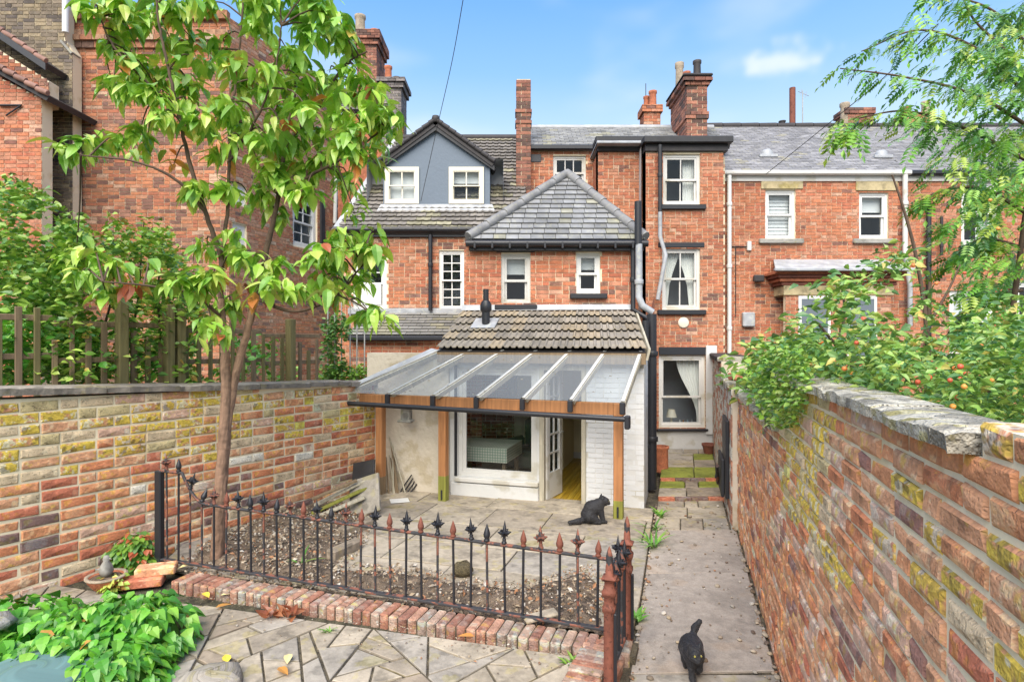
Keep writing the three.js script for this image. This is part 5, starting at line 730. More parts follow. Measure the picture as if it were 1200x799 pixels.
// ---------------------------------------------------------------- brick kerb
const KR = rngOf(331);
{
  const A = G(200, 691), B = G(690, 773), b = new Bld('brick_kerb', 'low kerb of worn red bricks under the iron railing', 'kerb', A, B), W = b.w, h = .085, d = .235, geos = [];
  const r = KR; for (let k = 0; k < 8; k++) { const mb = new MB(); mb.uo = r() * 4; mb.vo = r() * 4; mb.cbox(-.037, .037, -.05, h + (r() - .5) * .01, -d, (r() - .5) * .012, .01); geos.push(mb.geo()); }
  for (let u = .04, k = 0; u < W + .3; u += .084, k++) { const m = b.add('brick', geos[Math.floor(r() * 8)], pick(M.kerbM, r())); m.position.set(u, 0, (r() - .5) * .012); m.rotation.z = (r() - .5) * .03; m.rotation.y = (r() - .5) * .04; }
  b.add('mortar_bed', new MB().box(-.0, W + .33, -.03, h - .022, -d + .01, -.015).geo(), M.joint);
  // return of the kerb towards the viewer, along the path
  const C0 = G(716, 752, .05), C1 = V(C0.x - .62, 0, C0.z + 1.6), c = new Bld('brick_kerb', 'return of the brick kerb along the edge of the concrete path', 'kerb', C1, V(C0.x, 0, C0.z), undefined); // local x runs away from the viewer
  const dirW = c.w; for (let u = .04, k = 0; u < dirW; u += .084, k++) { const m = c.add('brick', geos[Math.floor(r() * 8)], pick(M.kerbM, r())); m.position.set(u, 0, .05 + (r() - .5) * .01); m.rotation.y = (r() - .5) * .04; }
  for (let u = .1; u < dirW - .1; u += .25) { const m = c.add('edging_brick', new MB().cbox(-.115, .115, -.03, .075, -.035, .035, .02).geo(), M.kerbM[Math.floor(r() * 3)]); m.position.set(u, 0, .105); m.rotation.y = (r() - .5) * .05; }
}

// ---------------------------------------------------------------- wrought iron railing
{
  const b = new Bld('iron_railing', 'rusty black iron railing with star finials on the brick kerb', 'railing', FA, FB), W = b.w, uOf = (px, py) => b.L(px, py)[0], hi = b.L(200, 553)[1], v1 = b.L(240, 591)[1], v2 = b.L(716, 656)[1], u0 = 0, uh = uOf(213, 553), uc = uOf(243, 591), lo = .13;
  const topAt = (u) => u <= uh ? hi : u < uc ? mix(v1, hi, Math.pow(1 - (u - uh) / (uc - uh), 2.2)) : mix(v1, v2, (u - uc) / (W - uc));
  const pl = []; for (let u = 0; u <= W; u += (u < uc ? .02 : .2)) pl.push(V(u, topAt(u), 0)); pl.push(V(W, topAt(W), 0)); b.add('top_rail', new MB().tube(pl, .015, .015, 6).geo(), M.rust);
  b.add('bottom_rail', new MB().cbox(0, W, lo - .018, lo + .002, -.025, .025, .004).geo(), M.rust);
  b.add('end_post', new MB().cbox(-.035, .045, .02, hi + .005, -.03, .03, .008).geo(), M.black);
  // finials: eight-pointed star on a stem, or a plain spear
  const star = () => { const mb = new MB(); mb.lathe([[.014, 0], [.022, .005], [.022, .016], [.013, .024], [.017, .034], [.012, .045]], 0, 0, 0, 8); mb.lathe([[.012, .04], [.019, .085], [.021, .1], [.014, .13], [.001, .185]], 0, 0, 0, 4); const cy = .085; for (let k = 0; k < 6; k++) { const a = k / 6 * Math.PI * 2 + .26; for (const [e, l] of [[.15, .056]]) mb.tube([V(0, cy, 0), V(Math.cos(a) * l * .55, cy + Math.sin(e) * l * .5, Math.sin(a) * l * .55), V(Math.cos(a) * l, cy + l * e, Math.sin(a) * l)], (t) => t < .6 ? mix(.012, .017, t / .6) : mix(.017, .002, (t - .6) / .4), 0, 5); } for (const s of [1, -1]) for (const [dx, dy] of [[.034, .034], [.03, -.03]]) mb.tube([V(0, cy, 0), V(s * dx * .6, cy + dy * .6, 0), V(s * dx, cy + dy, 0)], (t) => mix(.014, .002, t * t), 0, 5); return mb.geo(); };
  const spear = () => new MB().lathe([[.016, 0], [.024, .006], [.024, .018], [.016, .026], [.026, .04], [.028, .06], [.018, .095], [.002, .14]], 0, 0, 0, 8).geo();
  const sg = star(), pg = spear(), n = 31, r = rngOf(341), bars = [...Array(5)].map(() => M.rust);
  for (let k = 0; k < n; k++) { const u = .105 + (W - .18) * k / (n - 1), v = topAt(u), isStar = k % 2 === 0; const tilt = (r() - .5) * .02; b.add('bar', new MB().tube([V(u, lo, 0), V(u + tilt, v + .005, 0)], .0105, .0105, 7).geo(), r() < .55 ? M.black : M.rust); const f = b.add('finial', isStar ? sg : pg, isStar ? (r() < .75 ? M.black : M.rust) : (r() < .3 ? M.black : M.rustRed)); f.position.set(u + tilt, v + .008, 0); f.rotation.y = r() * 1.5; f.rotation.z = (r() - .5) * .12; if (u < uc && u > uh) f.rotation.z = -.35; f.scale.setScalar(.92 + r() * .14); }
  // cast posts at the corner and at the open end, and the short return between them
  const castPost = (name, x, z, h, s = .86) => { const p = b.add(name, new MB().lathe([[.062 * s, 0], [.062 * s, .06], [.046 * s, .07], [.046 * s, h - .34], [.058 * s, h - .33], [.058 * s, h - .3], [.044 * s, h - .29], [.044 * s, h - .24], [.06 * s, h - .23], [.064 * s, h - .2], [.044 * s, h - .18], [.04 * s, h - .14], [.066 * s, h - .125], [.066 * s, h - .112], [.034 * s, h - .1], [.03 * s, h - .04], [.014 * s, h], [.001, h]].map(([a, c]) => [a * 1.12, c]), x, .03, z, 4, undefined, true).geo(), M.rustRed); b.add('post_spike', new MB().lathe([[.02, h - .06], [.022, h + .02], [.012, h + .06], [.001, h + .085]], x, .03, z, 8).geo(), M.rust, p); b.add('black_strap', new MB().cbox(x + .035, x + .055, .1, h - .3, z + .03, z + .05, .004).geo(), M.black, p); return p; };
  castPost('corner_post', W, 0, .88); const p2 = b.loc(V(.63, 0, -3.86)); castPost('end_post', p2.x, p2.z, .86);
  const c0 = V(W, 0, 0), c1 = V(p2.x, 0, p2.z), at2 = (t, y) => V(mix(c0.x, c1.x, t), y, mix(c0.z, c1.z, t)); b.add('top_rail', new MB().tube([at2(0, .66), at2(1, .66)], .014, .014, 6).geo(), M.rust); b.add('bottom_rail', new MB().tube([at2(0, .13), at2(1, .13)], .016, .016, 6).geo(), M.rust);
  for (let k = 1; k < 6; k++) { const q = at2(k / 6, 0); b.add('bar', new MB().tube([V(q.x, .13, q.z), V(q.x, .665, q.z)], .0105, .0105, 7).geo(), k % 2 ? M.black : M.rust); const f = b.add('finial', k % 2 ? sg : pg, k % 2 ? M.black : M.rust); f.position.set(q.x, .668, q.z); }
  RAIL = { b, W };
}

// ---------------------------------------------------------------- glass canopy on cedar posts
{
  const A = G(446, 582), Cc = G(725, 611), b = new Bld('glass_canopy', 'lean-to glass canopy with cedar beam and posts over the terrace', 'canopy', A, Cc), q = (px, py, z) => { const [u, v] = b.L(px, py, z); return V(u, v, z); };
  const zf = .17, fx = [403, 455, 508, 559, 613, 669, 730], bx = [515, 551.5, 589, 628, 668, 709, 751], fy = (px) => mix(459.5, 471.5, (px - 403) / 327), eb = EXT.b, back = (px) => b.loc(hitPlane(eb.O.clone().addScaledVector(eb.N, .1), eb.N, px, 410.5 + (px - 515) / 236 * 2));
  const Fp = fx.map((px) => q(px, fy(px), zf)), Bp = bx.map(back), yF = Fp.reduce((a, p) => a + p.y, 0) / 7; Fp.forEach((p) => { p.y = mix(p.y, yF, .6); });
  for (let k = 0; k < 7; k++) { const f = Fp[k], t = Bp[k], w = .026, dx = V(w, 0, 0), dn = V(0, -.075, 0); const f2 = f.clone().lerp(t, .015); // rafter under the glass and a metal cap above it
    b.add('rafter', new MB().slab(f2.clone().sub(dx).add(V(0, -.012, 0)), f2.clone().add(dx).add(V(0, -.012, 0)), t.clone().add(dx).add(V(0, -.012, 0)), t.clone().sub(dx).add(V(0, -.012, 0)), .085).geo(), M.timberPale); b.add('glazing_cap', new MB().slab(f.clone().sub(dx).add(V(.004, .016, 0)), f.clone().add(dx).add(V(-.004, .016, 0)), t.clone().add(dx).add(V(-.004, .016, 0)), t.clone().sub(dx).add(V(.004, .016, 0)), .012).geo(), M.aluminium);
    b.add('rafter_bracket', new MB().cbox(f.x - .035, f.x + .03, f.y - .15, f.y + .0, zf - .01, zf + .05, .008).geo(), M.black); }
  for (let k = 0; k < 6; k++) { const o = .028; b.add('glass_pane', new MB().quad(Fp[k].clone().add(V(o, 0, .04)), Fp[k + 1].clone().add(V(-o, 0, .04)), Bp[k + 1].clone().add(V(-o, 0, 0)), Bp[k].clone().add(V(o, 0, 0))).geo(), M.canopyGlass); }
  const by = Fp[3].y - .025, bu0 = Fp[0].x + .03, bu1 = Fp[6].x; b.add('beam', new MB().cbox(bu0, bu1, by - .16, by - .005, -.045, .045, .006).geo(), M.cedar);
  const g0 = q(405, 472.5, zf + .09), g1 = q(735, 491.5, zf + .09); const gut = b.add('gutter', new MB().tube([g0, g1], .034, .034, 10).geo(), M.black); b.add('gutter_end', new MB().cbox(g1.x - .03, g1.x + .04, g1.y - .12, g1.y + .05, zf + .05, zf + .13, .015).geo(), M.black, gut); b.add('gutter_end', new MB().cbox(g0.x - .04, g0.x + .02, g0.y - .03, g0.y + .16, zf + .05, zf + .13, .015).geo(), M.black, gut);
  for (const [px, py] of [[446, 582], [519, 590], [725, 611]]) { const l = b.loc(G(px, py)), h = .28 + (px % 5) * .03; const po = b.add('post', new MB().cbox(l.x - .058, l.x + .058, .02, by - .006, -.055, .055, .008).geo(), M.cedar); b.add('mossy_foot', new MB().cbox(l.x - .06, l.x + .06, .018, h, -.057, .057, .008).geo(), px === 446 ? M.timber : M.timberMoss, po); b.add('foot_bolt', new MB().cbox(l.x - .012, l.x + .012, .06, .2, .057, .066, .003).geo(), M.black, po); }
  { const r = rngOf(355), mb = new MB(), fl = new MB().tri(V(0, 0, 0), V(1, .1, .3), V(.9, 0, -.35)); for (let k = 0; k < 170; k++) { const s = r() * 5.99, i = Math.floor(s), t = Math.pow(r(), 1.6), p = Fp[i].clone().lerp(Fp[i + 1], s - i).lerp(Bp[i].clone().lerp(Bp[i + 1], s - i), t * .96 + .02); p.y += .008; mb.stamp(fl, at(p, eul(.5 + r() * .4, r() * 6, 0), .012 + r() * r() * .045), shade(pick([[.22, .15, .08], [.30, .26, .12], [.16, .17, .06], [.4, .3, .14]], r()), .7 + r() * .5)); } b.add('leaf_debris', mb.geo(), mat({ vertexColors: true }), b.g, 'stuff'); }
  const sp = q(403, 459, zf), wl = b.loc(LB.clone().setY(sp.y)); b.add('flashing_sheet', new MB().slab(Fp[0].clone().add(V(-.13, .03, -.05)), Fp[0].clone().add(V(-.03, .005, .03)), Bp[0].clone().add(V(-.03, .01, 0)), Bp[0].clone().add(V(-.16, .03, -.05)), .01).geo(), M.lead);
}

// ---------------------------------------------------------------- plants
function leafT(w = .4, { fold = .35, droop = .25, seg = 4, tip = 1.3, curl = 0, shape } = {}) { // a leaf along +x, unit length: two folded halves
  const mb = new MB(), width = shape || ((t) => w * Math.pow(Math.sin(Math.PI * Math.pow(t, .78)), .9) * (1 - .12 * t)), rows = [];
  for (let k = 0; k <= seg; k++) { const t = k / seg, y = -droop * t * t, h = Math.max(.012, width(t)) / 2, e = curl * Math.sin(t * 9) * .03; rows.push([V(t, y + h * fold + e, -h), V(t, y, 0), V(t, y + h * fold - e, h)]); }
  for (let k = 0; k < seg; k++) for (const q of [0, 1]) mb.quad(rows[k][q], rows[k][q + 1], rows[k + 1][q + 1], rows[k + 1][q]);
  return mb;
}
const leafMat = (c) => new THREE.MeshPhysicalMaterial({ color: c ? col(...c) : col(1, 1, 1), vertexColors: !c, roughness: .42, transmission: .42, thickness: 0, side: THREE.DoubleSide });
const LM = { stuff: leafMat(), green: [[.38, .62, .07], [.29, .54, .06], [.48, .70, .11], [.20, .42, .05], [.58, .70, .14]].map(leafMat), warm: [[.62, .22, .05], [.70, .34, .08], [.50, .13, .05], [.62, .42, .10]].map(leafMat) };
function aim(d, roll = 0) { const x = d.clone().normalize(); let up = V(0, 1, 0); if (Math.abs(x.y) > .98) up = V(0, 0, 1); const z = V(0, 0, 0).crossVectors(x, up).normalize(), y = V(0, 0, 0).crossVectors(z, x); const q = new THREE.Quaternion().setFromRotationMatrix(new THREE.Matrix4().makeBasis(x, y, z)); return q.multiply(new THREE.Quaternion().setFromAxisAngle(V(1, 0, 0), roll)); }
class Crown { // collects leaves; the largest become parts, the rest one joined mass
  constructor(parent, temps, { most = 280, name = 'leaf', mats, pal }) { Object.assign(this, { parent, temps, most, name, mats, pal, list: [], geos: temps.map((t) => t.geo()) }); }
  add(p, d, roll, s, k, t = 0) { this.list.push({ p, d, roll, s, k, t }); }
  build() {
    const o = this.parent.position, cand = this.list.map((l) => { const [x, y, Z] = toPx(l.p); return { l, a: x > 0 && x < 1200 && y > 0 && y < 799 ? l.s / Z : 0 }; }).sort((a, b) => b.a - a.a), mb = new MB();
    cand.forEach(({ l }, i) => { const q = aim(l.d, l.roll), p = l.p.clone().sub(o); if (i < this.most) { const m = mesh(this.name, this.geos[l.t], this.mats[l.k], this.parent); m.position.copy(p); m.quaternion.copy(q); m.scale.setScalar(l.s); } else { const h = .82 + hash2(i, 3, 7) * .36, c = this.mats[l.k].color; mb.stamp(this.temps[l.t], at(p, q, l.s), C(c.r * h, c.g * h, c.b * h)); } });
    if (!mb.empty) mesh('foliage', mb.geo(), LM.stuff, this.parent, 'stuff');
  }
}
const rel = (pts, o) => pts.map((p) => p.clone().sub(o));
function inPoly(x, y, p) { let c = false; for (let i = 0, j = p.length - 1; i < p.length; j = i++) { if ((p[i][1] > y) !== (p[j][1] > y) && x < (p[j][0] - p[i][0]) * (y - p[i][1]) / (p[j][1] - p[i][1]) + p[i][0]) c = !c; } return c; }

{ // young cherry tree with long drooping leaves
  const r = rngOf(401), base = G(254, 662), Z0 = -base.z, tree = thing('cherry_tree', 'young cherry tree with drooping bright green leaves, some turning orange, behind the railing', 'tree', base), pp = (px, py, dz = 0) => P(px, py, Z0 + dz);
  const limbs = [], limb = (name, pts, r0, r1) => { const s = smoothPts(pts, pts.length * 6); for (const q of s) { q.x += (r() - .5) * .012; q.z += (r() - .5) * .012; } mesh(name, new MB().tube(rel(s, base), (t) => mix(r0, r1, Math.pow(t, .8)) * (1 + .06 * (vnoise(t * 14, 1, 5) - .5) * 2), 0, 9).geo(), r0 > .05 ? M.barkCherry : M.twig, tree); limbs.push(...s); };
  limb('trunk', [base.clone().setY(-.05), pp(255, 630), pp(259, 560), pp(263, 490), pp(264, 430), pp(262, 395, -.05), pp(258, 350, -.1)], .074, .034);
  limb('trunk', [pp(257, 600, .0), pp(262, 540, .02), pp(268, 480, .04), pp(277, 435, .06), pp(288, 395, .08), pp(299, 350, .12)], .058, .034);
  limb('branch', [pp(258, 350, -.1), pp(258, 300, -.12), pp(240, 248, -.2), pp(222, 190, -.25), pp(208, 130, -.3), pp(195, 70, -.3), pp(185, 20, -.3), pp(180, -40, -.3)], .03, .009);
  limb('branch', [pp(300, 350, .12), pp(313, 290, .1), pp(326, 230, .1), pp(334, 170, .1), pp(345, 110, .15), pp(352, 50, .2), pp(356, -30, .2)], .034, .009);
  limb('branch', [pp(258, 320, -.1), pp(265, 260, -.1), pp(268, 190, 0), pp(272, 130, 0), pp(280, 60, 0), pp(285, -10, 0)], .022, .008);
  limb('branch', [pp(240, 248, -.2), pp(205, 210, -.4), pp(160, 190, -.5), pp(95, 182, -.6)], .02, .006);
  limb('branch', [pp(326, 230, .1), pp(365, 205, 0), pp(410, 180, -.1), pp(450, 150, -.1)], .022, .008);
  limb('branch', [pp(334, 170, .1), pp(375, 120, .2), pp(405, 75, .2), pp(430, 60, .2)], .02, .008);
  limb('branch', [pp(300, 350, .12), pp(345, 365, 0), pp(395, 345, -.2), pp(425, 310, -.3)], .022, .008);
  limb('branch', [pp(395, 345, -.2), pp(425, 360, -.3), pp(442, 378, -.35)], .012, .006);
  limb('branch', [pp(258, 370, -.1), pp(225, 345, -.4), pp(175, 335, -.6), pp(120, 330, -.8)], .02, .006);
  limb('branch', [pp(208, 130, -.3), pp(165, 90, -.4), pp(130, 50, -.4), pp(115, 15, -.4)], .016, .006);
  limb('branch', [pp(268, 190, 0), pp(300, 140, -.3), pp(320, 90, -.4), pp(330, 30, -.4)], .016, .006);
  const temps = [leafT(.50, { droop: .34, fold: .25, seg: 5, curl: .6 }), leafT(.42, { droop: .5, fold: .45, seg: 5, curl: 1 }), leafT(.56, { droop: .2, fold: .18, seg: 5 })], crown = new Crown(tree, temps, { most: 290, mats: [...LM.green, ...LM.warm] });
  const cl = [[115, 28], [140, 12], [172, 38], [138, 62], [212, 22], [160, 85], [196, 70], [240, 14], [280, 8], [326, 14], [302, 46], [350, 34], [384, 22], [396, 48], [368, 58], [338, 70], [330, 108], [302, 92], [270, 84], [238, 92], [222, 112], [150, 108], [128, 122], [168, 112], [180, 128], [188, 148], [214, 140], [258, 128], [288, 150], [318, 146], [350, 128], [378, 104], [406, 62], [418, 98], [432, 126], [452, 146], [438, 108], [402, 148], [370, 166], [345, 176], [398, 178], [422, 198], [382, 198], [352, 212], [312, 206], [300, 178], [240, 152], [250, 188], [88, 180], [104, 178], [124, 176], [72, 184], [160, 176], [236, 232], [262, 236],
    [268, 306], [250, 326], [298, 314], [330, 326], [360, 314], [398, 284], [420, 294], [434, 306], [380, 336], [402, 356], [346, 356], [312, 346], [272, 366], [240, 346], [446, 388], [438, 382], [132, 326], [108, 308], [92, 336], [86, 326], [206, 346], [120, 360], [250, 400], [336, 236], [300, 236], [360, 246], [330, 270], [240, 298], [420, 340], [385, 300], [415, 225], [440, 180], [200, 100], [255, 60], [350, 85], [225, 60], [290, 118], [362, 140], [320, 180], [410, 165], [336, 196], [275, 150], [205, 30], [160, 20], [430, 150], [395, 120], [300, 10], [370, 5], [150, 45], [180, 100]];
  const warmAt = [[203, 205], [162, 338], [170, 320], [292, 362], [284, 348], [155, 350], [420, 196], [100, 184], [330, 160]];
  const put = (px, py, n, warm) => {
    const c = pp(px, py - 12, (r() - .5) * 1.1 - (py > 290 ? .2 : 0)); let best = limbs[0], bd = 1e9; for (const q of limbs) { const d = q.distanceToSquared(c); if (d < bd) { bd = d; best = q; } }
    const tw = smoothPts([best.clone(), best.clone().lerp(c, .5).add(V((r() - .5) * .1, .08, (r() - .5) * .1)), c.clone()], 6); mesh('twig', new MB().tube(rel(tw, base), .011, .004, 5).geo(), M.twig, tree);
    for (let k = 0; k < n; k++) { const a = r() * Math.PI * 2, dn = .1 - r() * 1.35, d = V(Math.cos(a), dn, Math.sin(a) * .9), s = .105 + r() * .125, b = c.clone().lerp(tw[4], r() * .7).add(V((r() - .5) * .2, (r() - .5) * .14, (r() - .5) * .2)); crown.add(b, d, (r() - .5) * .7, s, warm && r() < .7 ? 5 + Math.floor(r() * 4) : r() < .02 ? 5 + Math.floor(r() * 4) : Math.floor(r() * 5), Math.floor(r() * 3)); }
  };
  for (const [x, y] of cl) { put(x + (r() - .5) * 12, y + (r() - .5) * 10, 22 + Math.floor(r() * 12), false); if (y < 340 && x > 110 && r() < .6) put(x + (r() - .5) * 40, y + (r() - .5) * 36, 14, false); } for (const [x, y] of warmAt) put(x, y, 7, true);
  crown.build();
}
function shrub(name, label, category, base, o) { // leaves spread through a volume given as a pixel outline and a depth range
  const r = rngOf(o.seed), g = thing(name, label, category, base, 0, o.group), crown = new Crown(g, o.temps, { most: o.most ?? 120, mats: o.mats });
  for (const s of o.stems || []) mesh('stem', new MB().tube(rel(smoothPts(s.pts, 14), base), s.r, s.r * .4, 6).geo(), s.m || M.twig, g);
  let n = 0, guard = 0; const xs = [...o.poly, ...(o.extra || [])].map((p) => p[0]), ys = [...o.poly, ...(o.extra || [])].map((p) => p[1]), x0 = Math.min(...xs), x1 = Math.max(...xs), y0 = Math.min(...ys), y1 = Math.max(...ys), gs = o.gap ?? 34;
  while (n < o.n && guard++ < o.n * 40) { const px = mix(x0, x1, r()), py = mix(y0, y1, r()); if (!inPoly(px, py, o.poly) && !(o.extra && inPoly(px, py, o.extra) && r() < .4)) continue; const f = fbm(px / gs, py / gs, o.seed, 3); if (f < (o.thr ?? .42) + (r() - .5) * .12) continue; const Z = o.z(px, py, r(), f); const p = P(px, py, Z); if (o.ok && !o.ok(p)) continue;
    const m = o.clump ?? 1; for (let k = 0; k < m && n < o.n; k++, n++) { const a = r() * 6.283, d = V(Math.cos(a), (r() - .55) * (o.hang ?? 1), Math.sin(a)), s = (o.size ?? .09) * (.65 + r() * .7) * (o.rel ? Z : 1); crown.add(p.clone().add(V((r() - .5) * s * 2.2, (r() - .5) * s * 2.2, (r() - .5) * s * 2.2)), d, (r() - .5) * 2.2, s, o.kind ? o.kind(px, py, r) : Math.floor(r() * o.mats.length), Math.floor(r() * o.temps.length)); } }
  crown.build(); return { g, r };
}
const roundLeaf = [leafT(.75, { droop: .12, fold: .2, seg: 3 }), leafT(.62, { droop: .25, fold: .35, seg: 3 })];
const mixG = [[.25, .45, .05], [.18, .37, .05], [.34, .54, .08], [.44, .58, .11], [.10, .25, .05]].map(leafMat);
const vivid = [[.14, .46, .04], [.09, .34, .03], [.20, .54, .06], [.30, .56, .08]].map(leafMat);
const wallZ = (px) => { const s = (px - CX) / F, k = (LB.x - LA.x) / (-LB.z + LA.z); return (LA.x - k * -LA.z) / (s - k); }; // depth of the left wall's face at a pixel column
{ // neighbour's shrubs behind the left wall
  const st = (list, Z) => list.map(([a, r, m]) => ({ pts: a.map(([x, y]) => P(x, y, Z)), r, m }));
  shrub('climbing_shrub', 'dense small-leaved climbing shrub arching over the fence at the far left', 'shrub', V(-5.6, 0, -7.2), { seed: 421, n: 5200, most: 90, temps: roundLeaf, mats: mixG, size: .085, poly: [[-60, 205], [20, 214], [60, 232], [92, 262], [100, 300], [80, 345], [70, 400], [85, 446], [-60, 450]], z: (px, py, t) => Math.max(6.0, wallZ(Math.max(px, 0)) + .3) + t * 1.4, thr: .44, gap: 26, clump: 3, stems: st([[[[30, 450], [20, 400], [50, 340], [60, 290]], .03], [[[60, 440], [80, 400], [40, 330]], .025]], 7) });
  shrub('climbing_shrub', 'loose leafy shrub with yellowing leaves against the tall brick house', 'shrub', V(-4.4, 0, -8), { seed: 431, n: 5200, most: 90, temps: roundLeaf, mats: [...mixG, LM.warm[3], LM.green[2]], kind: (x, y, r) => r() < .05 ? 5 : r() < .2 ? 6 : Math.floor(r() * 5), size: .085, poly: [[70, 262], [100, 270], [118, 292], [128, 248], [148, 250], [160, 280], [180, 256], [195, 262], [205, 300], [232, 318], [246, 352], [236, 400], [240, 446], [66, 446], [76, 350]], z: (px, py, t) => wallZ(px) + .3 + t * 1.5, thr: .47, gap: 24, clump: 3, stems: st([[[[120, 446], [75, 390], [45, 358]], .035], [[[140, 440], [160, 360], [165, 300], [168, 260]], .02], [[[100, 440], [130, 350], [132, 270]], .02], [[[190, 440], [185, 340], [190, 280]], .02]], 7.4) });
  shrub('low_greenery', 'bright green undergrowth showing between the palings of the fence', 'plant', V(-3.6, 0, -9), { seed: 441, n: 3600, most: 60, temps: roundLeaf, mats: vivid, size: .09, poly: [[-60, 380], [60, 372], [120, 385], [230, 392], [300, 400], [345, 410], [350, 446], [-60, 452]], z: (px, py, t) => wallZ(px) + .45 + t * 2.0, thr: .43, gap: 24, clump: 3 });
  shrub('ivy', 'dark ivy climbing a post at the end of the garden wall', 'ivy', P(394, 460, 9), { seed: 451, n: 900, most: 60, temps: roundLeaf, mats: [mixG[1], mixG[4], mixG[4]], size: .07, poly: [[384, 375], [402, 368], [410, 395], [402, 430], [410, 446], [376, 448], [384, 420], [380, 400]], z: (px, py, t) => 9.2 + t * .3, thr: .3 });
  shrub('ivy', 'pale low ivy trailing along the coping beside the canopy', 'ivy', P(430, 450, 9.3), { seed: 461, n: 1500, most: 50, temps: roundLeaf, mats: [mixG[0], mixG[2], mixG[1]], size: .055, poly: [[372, 436], [400, 432], [440, 428], [475, 424], [496, 420], [470, 436], [440, 446], [400, 449], [372, 448]], z: (px, py, t) => 9.25 + t * .5, thr: .33 });
}
{ // crab apple shrub beyond the right wall
  const zw = (px) => .6736 * F / Math.max(50, px - 800), zz = (px, py, t) => Math.max(zw(px) + .45, 2.3) + t * 1.6;
  const ap = [[.66, .20, .05], [.70, .30, .06], [.62, .11, .05]].map((c) => mat({ color: col(...c), roughness: .4 }));
  const lm = [[.24, .42, .07], [.17, .34, .07], [.32, .52, .10], [.44, .56, .12], [.11, .26, .08], [.62, .52, .13]].map(leafMat);
  const { g, r } = shrub('crab_apple_bush', 'crab apple bush full of orange fruit leaning over the stone coped wall', 'shrub', V(3.4, 0, -4.6), { seed: 501, n: 9000, most: 200, temps: [leafT(.62, { droop: .2, fold: .3, seg: 3 }), leafT(.5, { droop: .35, fold: .45, seg: 3 })], mats: lm, kind: (x, y, r2) => r2() < .035 ? 5 : Math.floor(r2() * 5), size: .0165, rel: true, extra: [[925, 372], [950, 345], [985, 318], [1062, 286], [1078, 312], [1020, 338], [992, 372], [1060, 376], [1090, 330], [1110, 380], [1190, 350], [1200, 400], [1000, 410], [940, 400]], poly: [[856, 445], [866, 418], [882, 404], [922, 396], [962, 384], [1000, 396], [1050, 398], [1078, 404], [1112, 410], [1140, 398], [1180, 388], [1260, 350], [1260, 540], [1190, 512], [1100, 486], [1020, 462], [950, 446], [900, 470], [868, 462]], z: zz, thr: .40, gap: 28, clump: 3, stems: [[[[960, 480], [975, 420], [990, 370], [985, 325]], .02, 4.6], [[[1040, 500], [1000, 430], [960, 380]], .022, 4.2], [[[1060, 520], [1050, 440], [1085, 390], [1090, 330]], .022, 3.6], [[[1100, 520], [1140, 470], [1200, 440]], .02, 3.1], [[[1000, 480], [1040, 440], [1050, 400]], .016, 4]].map(([a, w, Z]) => ({ pts: a.map(([x, y]) => P(x, y, Z)), r: w })) });
  const ag = new MB().lathe([[.001, -.92], [.5, -.85], [.86, -.5], [1, 0], [.88, .5], [.55, .82], [.2, .84], [.001, .7]], 0, 0, 0, 12).geo(), o = g.position;
  const spots = [[1118, 430], [1128, 428], [1132, 438], [1124, 446], [1114, 448], [1130, 454], [1120, 468], [1116, 478], [1078, 446], [990, 432], [982, 426], [1140, 470], [1000, 436], [912, 420], [925, 412], [960, 400], [972, 392], [985, 412], [1005, 402], [1022, 420], [940, 402], [950, 428], [1042, 300], [1058, 292], [1068, 310], [1030, 306], [1092, 340], [1098, 330], [1108, 345], [1160, 390], [1150, 404], [1176, 420], [1180, 400], [1012, 372], [996, 352], [970, 350], [1132, 318], [1160, 262], [1150, 272], [1168, 268], [1080, 256], [1072, 246], [1160, 232], [1168, 240], [900, 400], [880, 420], [935, 440], [1060, 430], [1090, 440], [1045, 410], [1172, 384], [1165, 445], [1145, 440]];
  spots.forEach(([x, y], si) => { if (si > 10 && si % 3) return; const Z = Math.max(zw(x) + .38, 2.2) + r() * .3, m = mesh('crab_apple', ag, ap[Math.floor(r() * 3)], g); m.position.copy(P(x + (r() - .5) * 6, y + (r() - .5) * 6, Z)).sub(o); m.scale.setScalar((y < 350 ? .0026 + r() * .0012 : .0034 + r() * .0018) * Z); m.rotation.set(r(), r() * 6, r()); });
  shrub('ivy', 'glossy ivy clump spilling over the step in the brick wall', 'ivy', V(wallR(4.2) - .1, 1.4, -4.2), { seed: 521, n: 2300, most: 160, temps: roundLeaf, mats: [...mixG.slice(0, 3), mixG[4], lm[3]], size: .0105, rel: true, poly: [[888, 420], [905, 405], [930, 408], [948, 424], [950, 448], [940, 470], [934, 492], [920, 496], [904, 500], [896, 480], [884, 462], [870, 445]], z: (px, py, t) => { const Z = .6736 * F / (px - 800); return Z - .1 - t * .25 + (py < 450 ? .3 * t : 0); }, thr: .2, clump: 2 });
}
